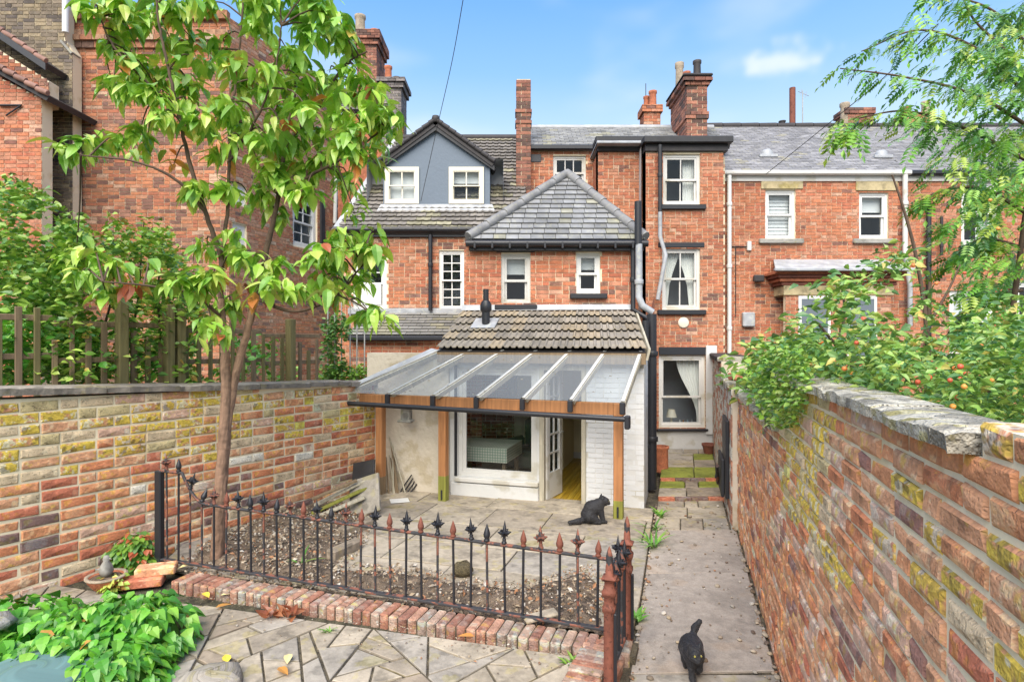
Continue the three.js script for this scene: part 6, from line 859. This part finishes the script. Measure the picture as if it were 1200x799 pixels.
{ // rowan with feathery compound leaves, top right
  const r = rngOf(541), base = V(3.55, 0, -4.3), tree = thing('rowan_tree', 'rowan tree with feathery compound leaves and orange berries over the right wall', 'tree', base);
  const compound = (pairs, cl) => { const mb = new MB(), lf = leafT(.5, { droop: .1, fold: .3, seg: 2 }); mb.tube([V(0, 0, 0), V(.5, -.04, 0), V(1, -.2, 0)], .008, .004, 3); for (let k = 0; k < pairs; k++) { const t = .22 + .7 * k / pairs, y = -.2 * t * t; for (const s of [1, -1]) mb.stamp(lf, at(V(t, y, 0), aim(V(.45, -.15, s)), .36 * (1 - .25 * Math.abs(t - .5)))); } mb.stamp(lf, at(V(.98, -.2, 0), aim(V(1, -.3, 0)), .34)); return mb; };
  const temps = [compound(4), compound(5)], mats = [[.16, .40, .04], [.12, .32, .04], [.25, .50, .05], [.42, .56, .07], [.08, .22, .05]].map(leafMat), crown = new Crown(tree, temps, { most: 260, mats });
  const limb = (name, pts, r0, r1) => mesh(name, new MB().tube(rel(smoothPts(pts, pts.length * 6), base), r0, r1, 7).geo(), M.twig, tree), q = (x, y, Z) => P(x, y, Z);
  limb('trunk', [base.clone(), q(1172, 520, 4.3), q(1180, 420, 4.3), q(1196, 300, 4.3), q(1210, 180, 4.3), q(1215, 60, 4.3), q(1200, -60, 4.2)], .024, .012);
  limb('branch', [q(1068, 560, 3.6), q(1088, 440, 3.6), q(1086, 380, 3.6), q(1074, 300, 3.6), q(1058, 240, 3.6), q(1046, 205, 3.6)], .018, .005); limb('branch', [q(1086, 385, 3.6), q(1112, 340, 3.6), q(1126, 310, 3.6)], .01, .004);
  const br = [[[1212, 120], [1150, 60], [1080, 35], [1010, 60]], [[1210, 150], [1140, 110], [1060, 90], [985, 80]], [[1208, 190], [1130, 150], [1060, 130], [1000, 140]], [[1204, 250], [1150, 220], [1100, 225], [1080, 235]], [[1200, 290], [1150, 280], [1110, 310]], [[1212, 60], [1160, 10], [1090, -10]], [[1198, 340], [1150, 350], [1120, 400]], [[1212, 100], [1180, 60], [1140, 20], [1120, -30]]];
  for (const a of br) { const Z = 3.9 + r() * 1.0, pts = a.map(([x, y]) => q(x, y, Z)), s = smoothPts(pts, 22); limb('branch', pts, .014, .004); for (let k = 4; k < s.length; k++) { const n = k > 12 ? 2 : 3; for (let j = 0; j < n; j++) { const side = r() < .5 ? 1 : -1, d = V(-.5 - r() * .4, -.15 - r() * .8, side * (.3 + r() * .6)); crown.add(s[k].clone().add(V((r() - .5) * .06, (r() - .5) * .06, (r() - .5) * .06)), d, (r() - .5) * .8, .11 + r() * .09, Math.floor(r() * 5), r() < .5 ? 0 : 1); } } }
  const poly = [[1200, 0], [1085, 0], [1040, 40], [1050, 90], [1010, 120], [1040, 150], [985, 150], [1000, 165], [1090, 170], [1085, 230], [1100, 260], [1110, 300], [1125, 340], [1120, 400], [1150, 420], [1260, 420], [1260, -20]]; let n = 0;
  while (n < 1150) { const px = 980 + r() * 280, py = r() * 420 - 10; if (!inPoly(px, py, poly)) continue; const dens = clamp((px - 1040) / 130) * .95 + .08; if (r() > dens || fbm(px / 30, py / 30, 77, 3) < .42) continue; n++; crown.add(q(px, py, 3.7 + r() * 1.6), V(-.6 + (r() - .5) * 1.4, -.2 - r() * .7, (r() - .5) * 1.6), (r() - .5), .09 + r() * .09, Math.floor(r() * 5), r() < .5 ? 0 : 1); }
  for (let k = 0; k < 16; k++) crown.add(q(1000 + (r() - .5) * 44, 146 + (r() - .5) * 14, 3.9), V(-.4 + (r() - .5), -.4 - r() * .6, (r() - .5)), 0, .13 + r() * .06, k % 4, 0);
  crown.build();
}
function mound(name, label, list, n, o) { // leaves over low mounds: ellipsoids [x, z, rx, ry, rz]
  const r = rngOf(o.seed), base = V(list[0][0], 0, list[0][1]), g = thing(name, label, 'plant', base), crown = new Crown(g, o.temps, { most: o.most ?? 150, mats: o.mats });
  const core = new MB(); for (const [x, z, rx, ry, rz] of list) { core.lathe([[1, -.1], [.95, .3], [.8, .6], [.5, .85], [.001, .97]].map(([a, b]) => [a * .8, b * ry * .78]), 0, 0, 0, 14); core.xform(new THREE.Matrix4()); const m = new MB().lathe([[1, -.1], [.95, .3], [.8, .6], [.5, .85], [.001, .97]].map(([a, b]) => [a * .78, b * .75]), 0, 0, 0, 14).xform(new THREE.Matrix4().makeTranslation(x - base.x, 0, z - base.z).multiply(new THREE.Matrix4().makeScale(rx, ry, rz))); mesh('stems', m.geo(), M.undergrowth, g); }
  for (let k = 0; k < n; k++) { const e = list[Math.floor(r() * list.length)], a = r() * 6.283, t = Math.acos(Math.pow(r(), .7)), q = .86 + r() * .2, d = V(Math.sin(t) * Math.cos(a), Math.cos(t), Math.sin(t) * Math.sin(a)), p = V(e[0] + d.x * e[2] * q, Math.max(.02, d.y * e[3] * q + (fbm(a * 3, t * 3, o.seed, 2) - .5) * .12), e[1] + d.z * e[4] * q), out = V(d.x + (r() - .5) * 1.1, d.y * .25 - .25 - r() * .35, d.z + (r() - .5) * 1.1 + .2); crown.add(p, out, (r() - .5) * .7, o.size * (.6 + r() * .8), o.kind ? o.kind(r) : Math.floor(r() * o.mats.length), Math.floor(r() * o.temps.length)); }
  crown.build(); return g;
}
M.undergrowth = mat({ color: col(.13, .30, .04) });
{
  const heart = [leafT(.8, { droop: .3, fold: .18, seg: 4, shape: (t) => .82 * Math.sin(Math.PI * Math.pow(t, .55)) * (1 - .1 * t) }), leafT(.7, { droop: .42, fold: .3, seg: 4, shape: (t) => .72 * Math.sin(Math.PI * Math.pow(t, .6)) })];
  const lime = [[.15, .47, .03], [.22, .55, .05], [.10, .36, .03], [.30, .58, .07], [.07, .26, .03]].map(leafMat), warm = LM.warm[1];
  mound('leafy_plant', 'mound of lime green heart-shaped leaves spreading over the crazy paving', [[-2.86, -4.42, .46, .38, .48], [-2.72, -3.95, .38, .28, .45], [-3.1, -4.2, .45, .36, .5]], 1900, { seed: 601, temps: heart, mats: [...lime, warm], kind: (r) => r() < .012 ? 5 : Math.floor(r() * 5), size: .088, most: 170 });
  mound('leafy_plant', 'broad-leaved green plant growing at the foot of the left garden wall', [[-3.75, -4.45, .6, .34, .5], [-3.4, -4.0, .45, .27, .4], [-4.2, -4.3, .5, .36, .5], [-3.6, -3.75, .5, .18, .35]], 1700, { seed: 611, temps: heart, mats: [lime[0], lime[2], lime[4], lime[1], warm], kind: (r) => r() < .012 ? 4 : Math.floor(r() * 4), size: .1, most: 130 });
}
{ // weeds, tufts and the little bush at the railing's end
  const strap = [leafT(.12, { droop: .6, fold: .3, seg: 4 }), leafT(.3, { droop: .4, fold: .3, seg: 3 })], mats = [[.16, .40, .04], [.26, .46, .06], [.10, .28, .03]].map(leafMat);
  const tuft = (label, px, py, n, s, t, spread = .04, y = 0) => { const r = rngOf(px * 7 + py), b = G(px, py, y), g = thing('weed', label, 'weed', b), mb = new MB(); for (let k = 0; k < n; k++) { const a = r() * 6.28, d = V(Math.cos(a) * .7, .5 + r() * .8, Math.sin(a) * .7), m = mesh('leaf', strap[t].geo(), mats[Math.floor(r() * 3)], g); m.position.set((r() - .5) * spread, 0, (r() - .5) * spread); m.quaternion.copy(aim(d)); m.scale.setScalar(s * (.6 + r() * .7)); } };
  tuft('tuft of green weed in the crazy paving joint below the kerb', 386, 742, 9, .09, 1); tuft('small green weed in the kerb corner beside the end post', 668, 778, 10, .09, 1, .06); tuft('weed growing from a joint right of the first kerb weed', 673, 795, 9, .1, 1, .05); tuft('strap-leaved weed at the terrace edge beside the path', 766, 642, 16, .24, 0, .12); tuft('second strap-leaved weed at the edge of the terrace', 768, 622, 12, .2, 0, .1); tuft('scrubby weed where the railing corner meets the path', 744, 728, 18, .13, 1, .1, .02); tuft('green bulb shoot in the soil bed behind the railing', 352, 662, 7, .2, 0, .03, .06); tuft('yellow green weed where the white wall meets the path', 772, 606, 12, .14, 1, .1);
  const mg = mixG; mound('small_bush', 'small dark bush between the brick wall and the railing end post', [[G(155, 668).x, G(155, 668).z, .22, .36, .2]], 420, { seed: 641, temps: roundLeaf, mats: [mg[0], mg[1], mg[4], LM.warm[2]], kind: (r) => r() < .1 ? 3 : Math.floor(r() * 3), size: .07, most: 60 });
}

// ---------------------------------------------------------------- soil bed inside the railing, with leaf litter
{
  const poly = [[206, 664], [232, 640], [285, 610], [335, 590], [395, 586], [436, 604], [420, 640], [402, 662], [470, 664], [545, 676], [600, 684], [650, 676], [690, 662], [712, 690], [716, 738], [600, 722], [420, 693]].map(([x, y]) => g2(x, y, .06)), r = rngOf(701);
  const xs = poly.map((p) => p[0]), zs = poly.map((p) => p[1]), x0 = Math.min(...xs), x1 = Math.max(...xs), z0 = Math.min(...zs), z1 = Math.max(...zs), st = .055, nx = Math.ceil((x1 - x0) / st), nzz = Math.ceil((z1 - z0) / st), mb = new MB(), id = new Map();
  const edge = (x, z) => { let m = 1e9; for (let k = 0; k < poly.length; k++) { const [ax, az] = poly[k], [bx, bz] = poly[(k + 1) % poly.length], t = clamp(((x - ax) * (bx - ax) + (z - az) * (bz - az)) / ((bx - ax) ** 2 + (bz - az) ** 2)); m = Math.min(m, Math.hypot(x - ax - t * (bx - ax), z - az - t * (bz - az))); } return inPoly(x, z, poly) ? m : -m; };
  const hAt = (x, z) => { const e = edge(x, z); return .03 + step(-.02, .3, e) * .05 + (fbm(x * 5, z * 5, 71, 4) - .4) * .09 * step(0, .15, e); };
  const vtx = (i, j) => { const k = i * 9999 + j; if (!id.has(k)) { const x = x0 + i * st, z = z0 + j * st, e = .03, n = V(hAt(x - e, z) - hAt(x + e, z), 2 * e, hAt(x, z - e) - hAt(x, z + e)).normalize(); id.set(k, mb.vert(V(x, hAt(x, z), z), n, x, z)); } return id.get(k); };
  for (let i = 0; i < nx; i++) for (let j = 0; j < nzz; j++) if (edge(x0 + (i + .5) * st, z0 + (j + .5) * st) > -.03) { const [a, b, c, d] = [vtx(i, j), vtx(i, j + 1), vtx(i + 1, j + 1), vtx(i + 1, j)]; mb.i.push(a, b, c, a, c, d); }
  struct('soil_bed', mb.geo(), M.soil);
  const lit = new MB(), flake = leafT(.55, { droop: .3, fold: .4, seg: 2 }), stone = new MB().lathe([[.001, -.4], [.7, -.3], [1, 0], [.6, .4], [.001, .5]], 0, 0, 0, 6), tones = [[.32, .25, .17], [.40, .32, .22], [.24, .17, .11], [.44, .37, .28], [.18, .13, .10], [.36, .18, .09], [.30, .24, .18], [.52, .47, .40]];
  let n = 0; while (n < 5200) { const x = mix(x0, x1, r()), z = mix(z0, z1, r()), e = edge(x, z); if (e < -.06 || r() > .35 + fbm(x * 3, z * 3, 12, 3)) continue; n++; const c = shade(pick(tones, r()), .7 + r() * .5), y = Math.max(.05, hAt(x, z)); if (r() < .62) lit.stamp(flake, at(V(x, y + .008, z), aim(V(r() - .5, (r() - .4) * .5, r() - .5), (r() - .5) * 2), .022 + r() * .045), c); else lit.stamp(stone, at(V(x, y + .004, z), eul(r() * 3, r() * 6, r() * 3), .006 + r() * r() * .02), c); }
  const lm = mesh('leaf_litter', lit.geo(), mat({ vertexColors: true }), scene, 'stuff'); tag(lm, 'dead leaves and gravel strewn over the soil bed', 'leaf litter');
  const pl2 = new MB(), pr = rngOf(777); for (let k = 0; k < 900; k++) { const Z = 2.2 + pr() * 6.2, left = pr() < .5, q = Math.pow(pr(), 4) * .5, x = left ? pathL(Z) + .02 + q : wallR(Z) - .03 - q; pl2.stamp(pr() < .5 ? flake : stone, at(V(x, .018, -Z), eul(pr() * .4, pr() * 6, pr() * .4), .006 + pr() * pr() * .03), shade(pick(tones, pr()), .6 + pr() * .5)); }
  for (let k = 0; k < 500; k++) { const x = -2.6 + pr() * 3, z = -5.2 + pr() * 1.6, p = G(445, 735); const t = pr(), A0 = G(205, 694), B0 = G(690, 776), d = Math.pow(pr(), 2.5) * .5; pl2.stamp(flake, at(V(mix(A0.x, B0.x, t) + d * .3, .026, mix(A0.z, B0.z, t) + d), eul(pr() * .4, pr() * 6, pr() * .4), .01 + pr() * pr() * .03), shade(pick(tones, pr()), .6 + pr() * .5)); }
  tag(mesh('path_litter', pl2.geo(), mat({ vertexColors: true }), scene, 'stuff'), 'fine grit and leaf crumbs along the path and kerb edges', 'litter');
  // stone edging of the bed and loose things lying on it
  const rock = (s, seed, sq = .6) => { const m = new MB(), rr = rngOf(seed), prof = [[.001, -.5], [.75, -.45], [1, -.1], [.92, .25], [.6, .5], [.001, .58]]; m.lathe(prof, 0, 0, 0, 12); for (let k = 0; k < m.p.length; k += 3) { const a = Math.atan2(m.p[k + 2], m.p[k]), f = .78 + fbm(Math.cos(a) * 2 + 5, Math.sin(a) * 2 + m.p[k + 1] * 2, seed, 3) * .5; m.p[k] *= f * s; m.p[k + 1] *= f * s * sq; m.p[k + 2] *= f * s; } const g = m.geo(); g.computeVertexNormals(); return g; };
  for (const [x, y, l, a] of [[418, 622, .5, 1.0], [404, 648, .45, 1.1]]) { const p = G(x, y, .05), m = single('edging_stone', x > 410 ? 'mossy edging stone of the soil bed nearest the leaning slab' : 'mossy edging stone of the soil bed facing the railing', 'stone', new MB().cbox(-l / 2, l / 2, -.04, .1, -.06, .06, .02).geo(), M.flag[3], p, 'edging stones of the bed'); m.rotation.y = a; }
  single('mossy_stump', 'small mossy stump standing at the edge of the soil bed', 'stump', rock(.095, 3, 1.2), mat({ color: col(.40, .33, .18), map: T.soil, bumpMap: T.soil, bumpScale: .02 }), G(542, 674, .05).add(V(0, .06, 0)));
  const wp = single('white_stone', 'flat white piece of stone lying in the soil by the railing', 'stone', new MB().cbox(-.14, .14, 0, .035, -.05, .05, .012).geo(), M.flag[2], G(634, 724, .1).setY(.1)); wp.rotation.set(.1, .35, .05);
  single('rock', 'pale grey rock beside the lime green plant at the paving', 'rock', rock(.2, 9), M.flag[4], G(246, 808).setY(.05)); const bt = single('rock', 'dark grey stone half hidden among the broad leaves', 'rock', rock(.14, 12), M.stoneGrey, V(-3.62, .34, -4.15));
  // blue-grey tub at the bottom left, under the leaves
  const tub = thing('plastic_tub', 'faded blue-green plastic tub among the leaves', 'tub', V(-3.0, 0, -3.72)); const tm = mat({ color: col(.17, .30, .30), roughness: .5, map: T.slate }); mesh('tub_body', new MB().lathe([[.26, 0], [.30, .2], [.29, .21], [.25, .02]], 0, 0, 0, 24).geo(), tm, tub); mesh('lid', new MB().lathe([[.32, .2], [.33, .23], [.3, .245], [.001, .27]], 0, 0, 0, 24).geo(), tm, tub);
  // loose bricks where kerb meets wall
  const lb = (px, py, y, a, k, label, s = 1) => { const m = single('loose_brick', label, 'brick', new MB().cbox(-.17 * s, .17 * s, 0, .08 * s, -.085 * s, .085 * s, .01).geo(), M.brickM[k], G(px, py, y).setY(y)); m.rotation.y = a; }; lb(183, 672, .075, .35, 2, 'orange brick lying on the kerb end by the black post'); lb(168, 686, .0, .3, 1, 'dark red brick under the loose orange brick');
  // bowl planter with a little figure
  const bw = thing('planter_bowl', 'shallow terracotta bowl planter against the left garden wall', 'planter', G(124, 691)); bw.scale.setScalar(.62); mesh('bowl', new MB().lathe([[.12, 0], [.17, .05], [.24, .15], [.26, .19], [.26, .215], [.225, .21], [.2, .16], [.001, .15]], 0, 0, 0, 24).geo(), M.terracotta, bw); mesh('soil', new MB().lathe([[.215, .185], [.12, .2], [.001, .2]], 0, 0, 0, 20).geo(), M.soil, bw); mesh('rim', new MB().lathe([[.262, .19], [.275, .2], [.275, .222], [.23, .225], [.225, .2]], 0, 0, 0, 24).geo(), M.pot, bw);
  const fg = single('bird_figurine', 'small grey bird figurine sitting in the terracotta bowl', 'figurine', (() => { const m = new MB(); m.lathe([[.001, 0], [.04, .005], [.06, .05], [.05, .1], [.025, .14], [.03, .165], [.02, .19], [.001, .195]], 0, 0, 0, 12); m.tube([V(.02, .165, 0), V(.05, .16, 0)], .01, .002, 6); m.tube([V(-.03, .07, 0), V(-.1, .06, 0)], .022, .006, 6); return m.geo(); })(), M.stoneGrey, G(124, 691).add(V(0, .124, 0)));
  { const r2 = rngOf(77), g = thing('yellow_plant', 'yellowing plant trailing over the rim of the bowl', 'plant', G(138, 690)), c = new Crown(g, roundLeaf, { most: 60, mats: [LM.warm[3], LM.green[4], LM.green[2]] }); for (let k = 0; k < 130; k++) { const a = r2() * 6.28, q = r2() * .16; c.add(G(138, 690).add(V(-.02 + Math.cos(a) * q * .7, .02 + r2() * .12, .06 + Math.sin(a) * q * .5)), V(Math.cos(a), -.3, Math.sin(a)), r2(), .04 + r2() * .03, Math.floor(r2() * 3), 0); } c.build(); }
  // dead leaves on the paving: one curled heap and single leaves
  const heap = thing('dead_leaf_heap', 'heap of curled rust brown dead leaves on the paving', 'dead leaves', G(330, 726)), hr = rngOf(88), dl = leafT(.55, { droop: .6, fold: .8, seg: 4 }).geo(), dm = [[.42, .15, .06], [.50, .22, .11], [.34, .11, .05]].map(leafMat); for (let k = 0; k < 26; k++) { const m = mesh('leaf', dl, dm[k % 3], heap); m.position.set((hr() - .5) * .22, .02 + hr() * .03, (hr() - .5) * .1); m.quaternion.copy(aim(V(hr() - .5, hr() * .5, hr() - .5), hr() * 3)); m.scale.setScalar(.07 + hr() * .05); }
  const flat = leafT(.5, { droop: .15, fold: .25, seg: 4 }).geo(), LL = [[238, 700, 3, 'yellow fallen leaf below the kerb by the loose bricks'], [258, 703, 4, 'pale yellow fallen leaf beside the bright yellow one under the kerb'], [224, 673, 4, 'pale fallen leaf lying on the kerb bricks'], [252, 718, 1, 'brown fallen leaf near the lime green plant'], [338, 773, 4, 'yellow fallen leaf in the middle of the crazy paving'], [266, 783, 3, 'small yellow fallen leaf by the pale rock'], [728, 762, 4, 'orange fallen leaf at the path edge by the railing corner'], [556, 752, 1, 'orange brown fallen leaf below the kerb'], [326, 789, 1, 'thin brown fallen leaf on a paving joint']];
  for (const [x, y, k, label] of LL) { const m = single('fallen_leaf', label, 'leaf', flat, [LM.warm[0], LM.warm[1], LM.warm[2], mat({ color: col(.72, .55, .06) }), mat({ color: col(.66, .55, .26) })][k], G(x, y).setY(y < 680 ? .1 : .042)); m.rotation.set(0, x, .12); m.scale.setScalar(.13); }
  // builder's odds and ends against the left wall by the post
  const pl = (px, py, len, w, rot, tilt, m, name, label, cat) => { const o = single(name, label, cat, new MB().cbox(-len / 2, len / 2, -.015, .015, -w / 2, w / 2, .005).geo(), m, G(px, py).setY(.1)); o.rotation.set(tilt[0], rot, tilt[1]); return o; };
  pl(400, 603, .75, .09, .35, [.1, .38], M.timberPale, 'plank', 'pale plank on top of the pile beside the leaning slab', 'plank').position.y = .3; pl(398, 606, .75, .08, .4, [0, .36], M.timberMoss, 'plank', 'mossy green plank in the pile beside the leaning slab', 'plank').position.y = .22; pl(396, 609, .7, .09, .33, [0, .32], M.timberPale, 'plank', 'lowest plank of the pile beside the leaning slab', 'plank').position.y = .15; pl(392, 606, .6, .07, .5, [0, .3], M.timber, 'plank', 'brown weathered plank at the back of the pile', 'plank').position.y = .36;
  const slb = single('leaning_slab', 'pale square slab leaning on the plank pile near the first post', 'slab', new MB().cbox(-.22, .22, 0, .52, -.02, .02, .006).geo(), M.flag[4], G(428, 608).setY(.05)); slb.rotation.set(-.55, -.35, .18);
  const sl2 = single('leaning_slab', 'dark slate slab behind the pale leaning slab', 'slab', new MB().cbox(-.2, .2, 0, .55, -.015, .015, .005).geo(), M.blackOld, G(424, 590).setY(.05)); sl2.rotation.set(-.4, -.5, .05);
  const lf = single('paper_sheet', 'white square of paper lying on the terrace by the first post', 'paper', new MB().cbox(-.13, .13, 0, .01, -.1, .1, .003).geo(), M.white, G(468, 587, .055).setY(.056)); lf.rotation.y = .3;
  const stick = thing('stick_bundle', 'bundle of sticks and canes leaning in the corner behind the first post', 'sticks', G(468, 578)); const sr = rngOf(99); for (let k = 0; k < 9; k++) mesh('stick', new MB().tube([V((sr() - .5) * .25, .03, .1 + sr() * .1), V(-.12 + (sr() - .5) * .2, .5 + sr() * .35, -.06)], .014, .009, 6).geo(), k % 3 ? M.timber : M.timberPale, stick); for (let k = 0; k < 4; k++) mesh('stick', new MB().tube([V(.02 + k * .05, .02, .12), V(.1 + k * .06, .16, .05), V(.2 + k * .02, .3 - k * .05, .1)], .013, .01, 6).geo(), M.dark, stick);
  const wb = single('wall_bracket', 'small dark ledge bracket on the stained corner wall', 'bracket', new MB().cbox(-.11, .11, 0, .04, 0, .14, .01).box(-.07, .07, .04, .2, .0, .1).geo(), M.stoneGrey, P(478, 494, 8.86)); wb.rotation.y = EXT.b.th;
  // the boundary pier where wall and extension meet
  const tp = single('terracotta_pot', 'tall terracotta chimney pot standing on the path steps', 'pot', new MB().lathe([[.12, 0], [.13, .03], [.12, .06], [.115, .38], [.135, .4], [.135, .44], [.1, .44], [.095, .1]], 0, 0, 0, 18).geo(), M.terracotta, G(775, 553, .06).setY(.066)); const fp = single('flower_pot', 'low red flower pot under the white plinth of the house', 'pot', new MB().lathe([[.09, 0], [.12, .14], [.135, .15], [.135, .19], [.11, .19], [.09, .05]], 0, 0, 0, 16).geo(), M.rustRed, V(G(827, 529, .13).x, .131, G(827, 529, .13).z + .2));
}

// ---------------------------------------------------------------- timber palings and a grey metal handrail behind the left coping
{
  const b = new Bld('paling_fence', 'old mossy timber paling fence standing behind the left garden wall', 'fence', LW.O, LW.O.clone().addScaledVector(LW.U, 5)), r = rngOf(801), u0 = LW.u0 - .6, u1 = LW.L(404, 440)[0], zb = -.5;
  for (const h of [.28, .66]) { for (let u = u0; u < u1; u += 1.2) b.add('rail', new MB().cbox(u, Math.min(u1, u + 1.19), LW.yAt(u) + h, LW.yAt(u) + h + .06, zb - .06, zb - .025, .006).geo(), M.timber); }
  for (let u = u0, k = 0; u < u1; u += .15, k++) { const h = .5 + r() * .36, w = .02 + r() * .014, y = 1.2; b.add('paling', new MB().cbox(u - w, u + w, y, LW.yAt(u) + h, zb - .022, zb + .002, .004).geo(), pick([M.timber, M.timberGreen, M.timber, M.timberGreen], r())); }
  for (const px of [140, 195, 208, 338]) { const u = b.L(px, 440, zb)[0]; b.add('post', new MB().cbox(u - .05, u + .05, 1.0, LW.yAt(u) + .92 + r() * .1, zb - .02, zb + .1, .01).geo(), M.timberGreen); }
  const h = new Bld('metal_handrail', 'thin grey metal handrail at the far end of the garden wall', 'railing', P(384, 440, 9.4), P(428, 440, 9.4)), f = (px, py) => { const [u, v] = h.L(px, py); return V(u, v, 0); };
  h.add('top_rail', new MB().tube([f(378, 352), f(395, 348), f(408, 350), f(418, 358), f(424, 366)], .012, .012, 6).tube([f(384, 356), f(398, 353), f(410, 358), f(420, 368)], .01, .01, 6).geo(), M.aluminium); for (const px of [384, 392, 400, 410, 418, 427]) h.add('upright', new MB().tube([f(px, 446), f(px, px > 412 ? 362 : 352)], .011, .011, 6).geo(), M.aluminium);
}

// ---------------------------------------------------------------- overhead cables
{
  const wire = (label, pts, w = .008) => single('overhead_cable', label, 'cable', new MB().tube(smoothPts(pts, 24), w, w, 5).geo(), M.dark);
  wire('thin cable running down the sky to the dormer face', [P(546, -20, 8), P(530, 70, 9.8), P(512, 150, 11.6), P(493, 236, 12.4)], .006); wire('cable sagging from the rowan branches to the terrace gutter', [P(1100, 28, 7), P(1035, 92, 9), P(965, 150, 11), P(898, 204, 12.4)], .007);
}

// ---------------------------------------------------------------- two black cats
function body(bones, box, res, blend = .03) { // smooth union of tapered capsules, meshed
  const mc = new MarchingCubes(res, M.black, false, false, 60000); mc.isolation = 0; const [cx, cy, cz, s] = box, half = res / 2;
  for (let k = 0; k < res; k++) for (let j = 0; j < res; j++) for (let i = 0; i < res; i++) {
    const p = V(cx + (i - half) / half * s, cy + (j - half) / half * s, cz + (k - half) / half * s); let d = 1e3;
    for (const [a, b, ra, rb, kk] of bones) { const ab = b.clone().sub(a), t = clamp(p.clone().sub(a).dot(ab) / (ab.lengthSq() || 1)), q = p.distanceTo(a.clone().addScaledVector(ab, t)) - mix(ra, rb, t), bl = kk ?? blend, h = clamp(.5 + .5 * (d - q) / bl); d = mix(d, q, h) - bl * h * (1 - h); }
    d += (fbm(p.x * 60 + p.y * 31, p.z * 60 - p.y * 47, 9, 2) - .5) * .008; mc.field[i + j * res + k * res * res] = -d; }
  mc.update(); const n = mc.count, g = new THREE.BufferGeometry(), pos = new Float32Array(n * 3), nor = new Float32Array(n * 3);
  for (let k = 0; k < n * 3; k += 3) { pos[k] = cx + mc.positionArray[k] * s; pos[k + 1] = cy + mc.positionArray[k + 1] * s; pos[k + 2] = cz + mc.positionArray[k + 2] * s; nor.set([mc.normalArray[k], mc.normalArray[k + 1], mc.normalArray[k + 2]], k); }
  g.setAttribute('position', new THREE.BufferAttribute(pos, 3)); g.setAttribute('normal', new THREE.BufferAttribute(nor, 3)); const uv = new Float32Array(n * 2); for (let k = 0; k < n; k++) { uv[k * 2] = pos[k * 3] * 3; uv[k * 2 + 1] = pos[k * 3 + 1] * 3; } g.setAttribute('uv', new THREE.BufferAttribute(uv, 2)); return g;
}
{
  const fur = new THREE.MeshPhysicalMaterial({ color: col(.017, .017, .02), roughness: .6, sheen: 1, sheenRoughness: .45, sheenColor: col(.14, .14, .17), bumpMap: T.soil, bumpScale: .008 }), eye = mat({ color: col(.32, .28, .06), roughness: .2 });
  const ears = (hd, dirX, s = 1) => dirX;
  { // sitting, turned to the right, tail laid out behind
    const o = G(692, 612, .05).setY(.052), cat = thing('cat', 'fluffy black cat sitting on the terrace in front of the cedar post, head turned away', 'cat', o), v = V;
    const bones = [[v(-.03, .1, 0), v(.02, .18, 0), .1, .105], [v(.02, .18, 0), v(.1, .235, .01), .1, .078], [v(.1, .235, .01), v(.17, .285, .015), .07, .058], [v(.17, .29, .015), v(.2, .285, .02), .062, .05, .02], [v(.215, .265, .025), v(.24, .258, .03), .034, .022, .015], [v(.12, .2, .045), v(.165, .03, .05), .05, .026], [v(.12, .2, -.03), v(.17, .03, -.02), .05, .026], [v(.165, .02, .05), v(.2, .018, .055), .024, .02], [v(-.02, .09, .07), v(.07, .05, .08), .075, .04], [v(-.02, .09, -.06), v(.07, .05, -.06), .075, .04], [v(.06, .02, .085), v(.11, .018, .09), .026, .022], [v(-.07, .05, .02), v(-.17, .035, .08), .036, .034], [v(-.17, .035, .08), v(-.29, .035, .13), .036, .026], [v(.145, .33, -.02), v(.15, .375, -.028), .024, .004, .012], [v(.155, .33, .05), v(.165, .372, .06), .024, .004, .012]];
    cat.scale.setScalar(.93); mesh('body', body(bones, [-.02, .19, .04, .34], 84), fur, cat); for (const s of [-1, 1]) { const e = mesh('eye', new MB().lathe([[.001, -.008], [.008, 0], [.001, .008]], 0, 0, 0, 8).geo(), eye, cat); e.position.set(.236, .29, .022 + s * .026); }
  }
  { // walking towards the viewer with its tail up
    const o = G(815, 801).setY(.014), cat = thing('cat', 'black cat walking along the concrete path with its tail raised', 'cat', o, .1), v = V;
    const bones = [[v(.045, .2, -.2), v(.01, .195, -.06), .1, .09], [v(.01, .2, -.06), v(-.02, .245, .03), .074, .055], [v(-.022, .262, .05), v(-.024, .256, .068), .063, .056, .02], [v(-.024, .236, .108), v(-.024, .232, .12), .03, .024, .015], [v(-.03, .17, -.03), v(-.025, .03, .0), .04, .023], [v(-.025, .02, .0), v(-.025, .017, .03), .024, .021], [v(.05, .17, -.06), v(.045, .09, -.03), .042, .026], [v(.045, .09, -.03), v(.05, .045, -.06), .025, .023], [v(.1, .17, -.21), v(.105, .09, -.17), .058, .034], [v(.105, .09, -.17), v(.1, .02, -.19), .03, .023], [v(.0, .17, -.22), v(-.005, .08, -.2), .055, .032], [v(-.005, .08, -.2), v(.0, .02, -.21), .028, .023], [v(.075, .235, -.25), v(.12, .31, -.29), .032, .028], [v(.12, .31, -.29), v(.165, .36, -.29), .028, .022], [v(-.062, .305, .045), v(-.08, .352, .036), .024, .004, .012], [v(.016, .305, .045), v(.034, .352, .036), .024, .004, .012]];
    cat.scale.setScalar(.8); mesh('body', body(bones, [.02, .19, -.1, .3], 84), fur, cat); for (const s of [-1, 1]) { const e = mesh('eye', new MB().lathe([[.001, -.012], [.012, 0], [.001, .012]], 0, 0, 0, 8).geo(), eye, cat); e.position.set(-.024 + s * .026, .27, .112); }
  }
}
renderer.render(scene, camera);
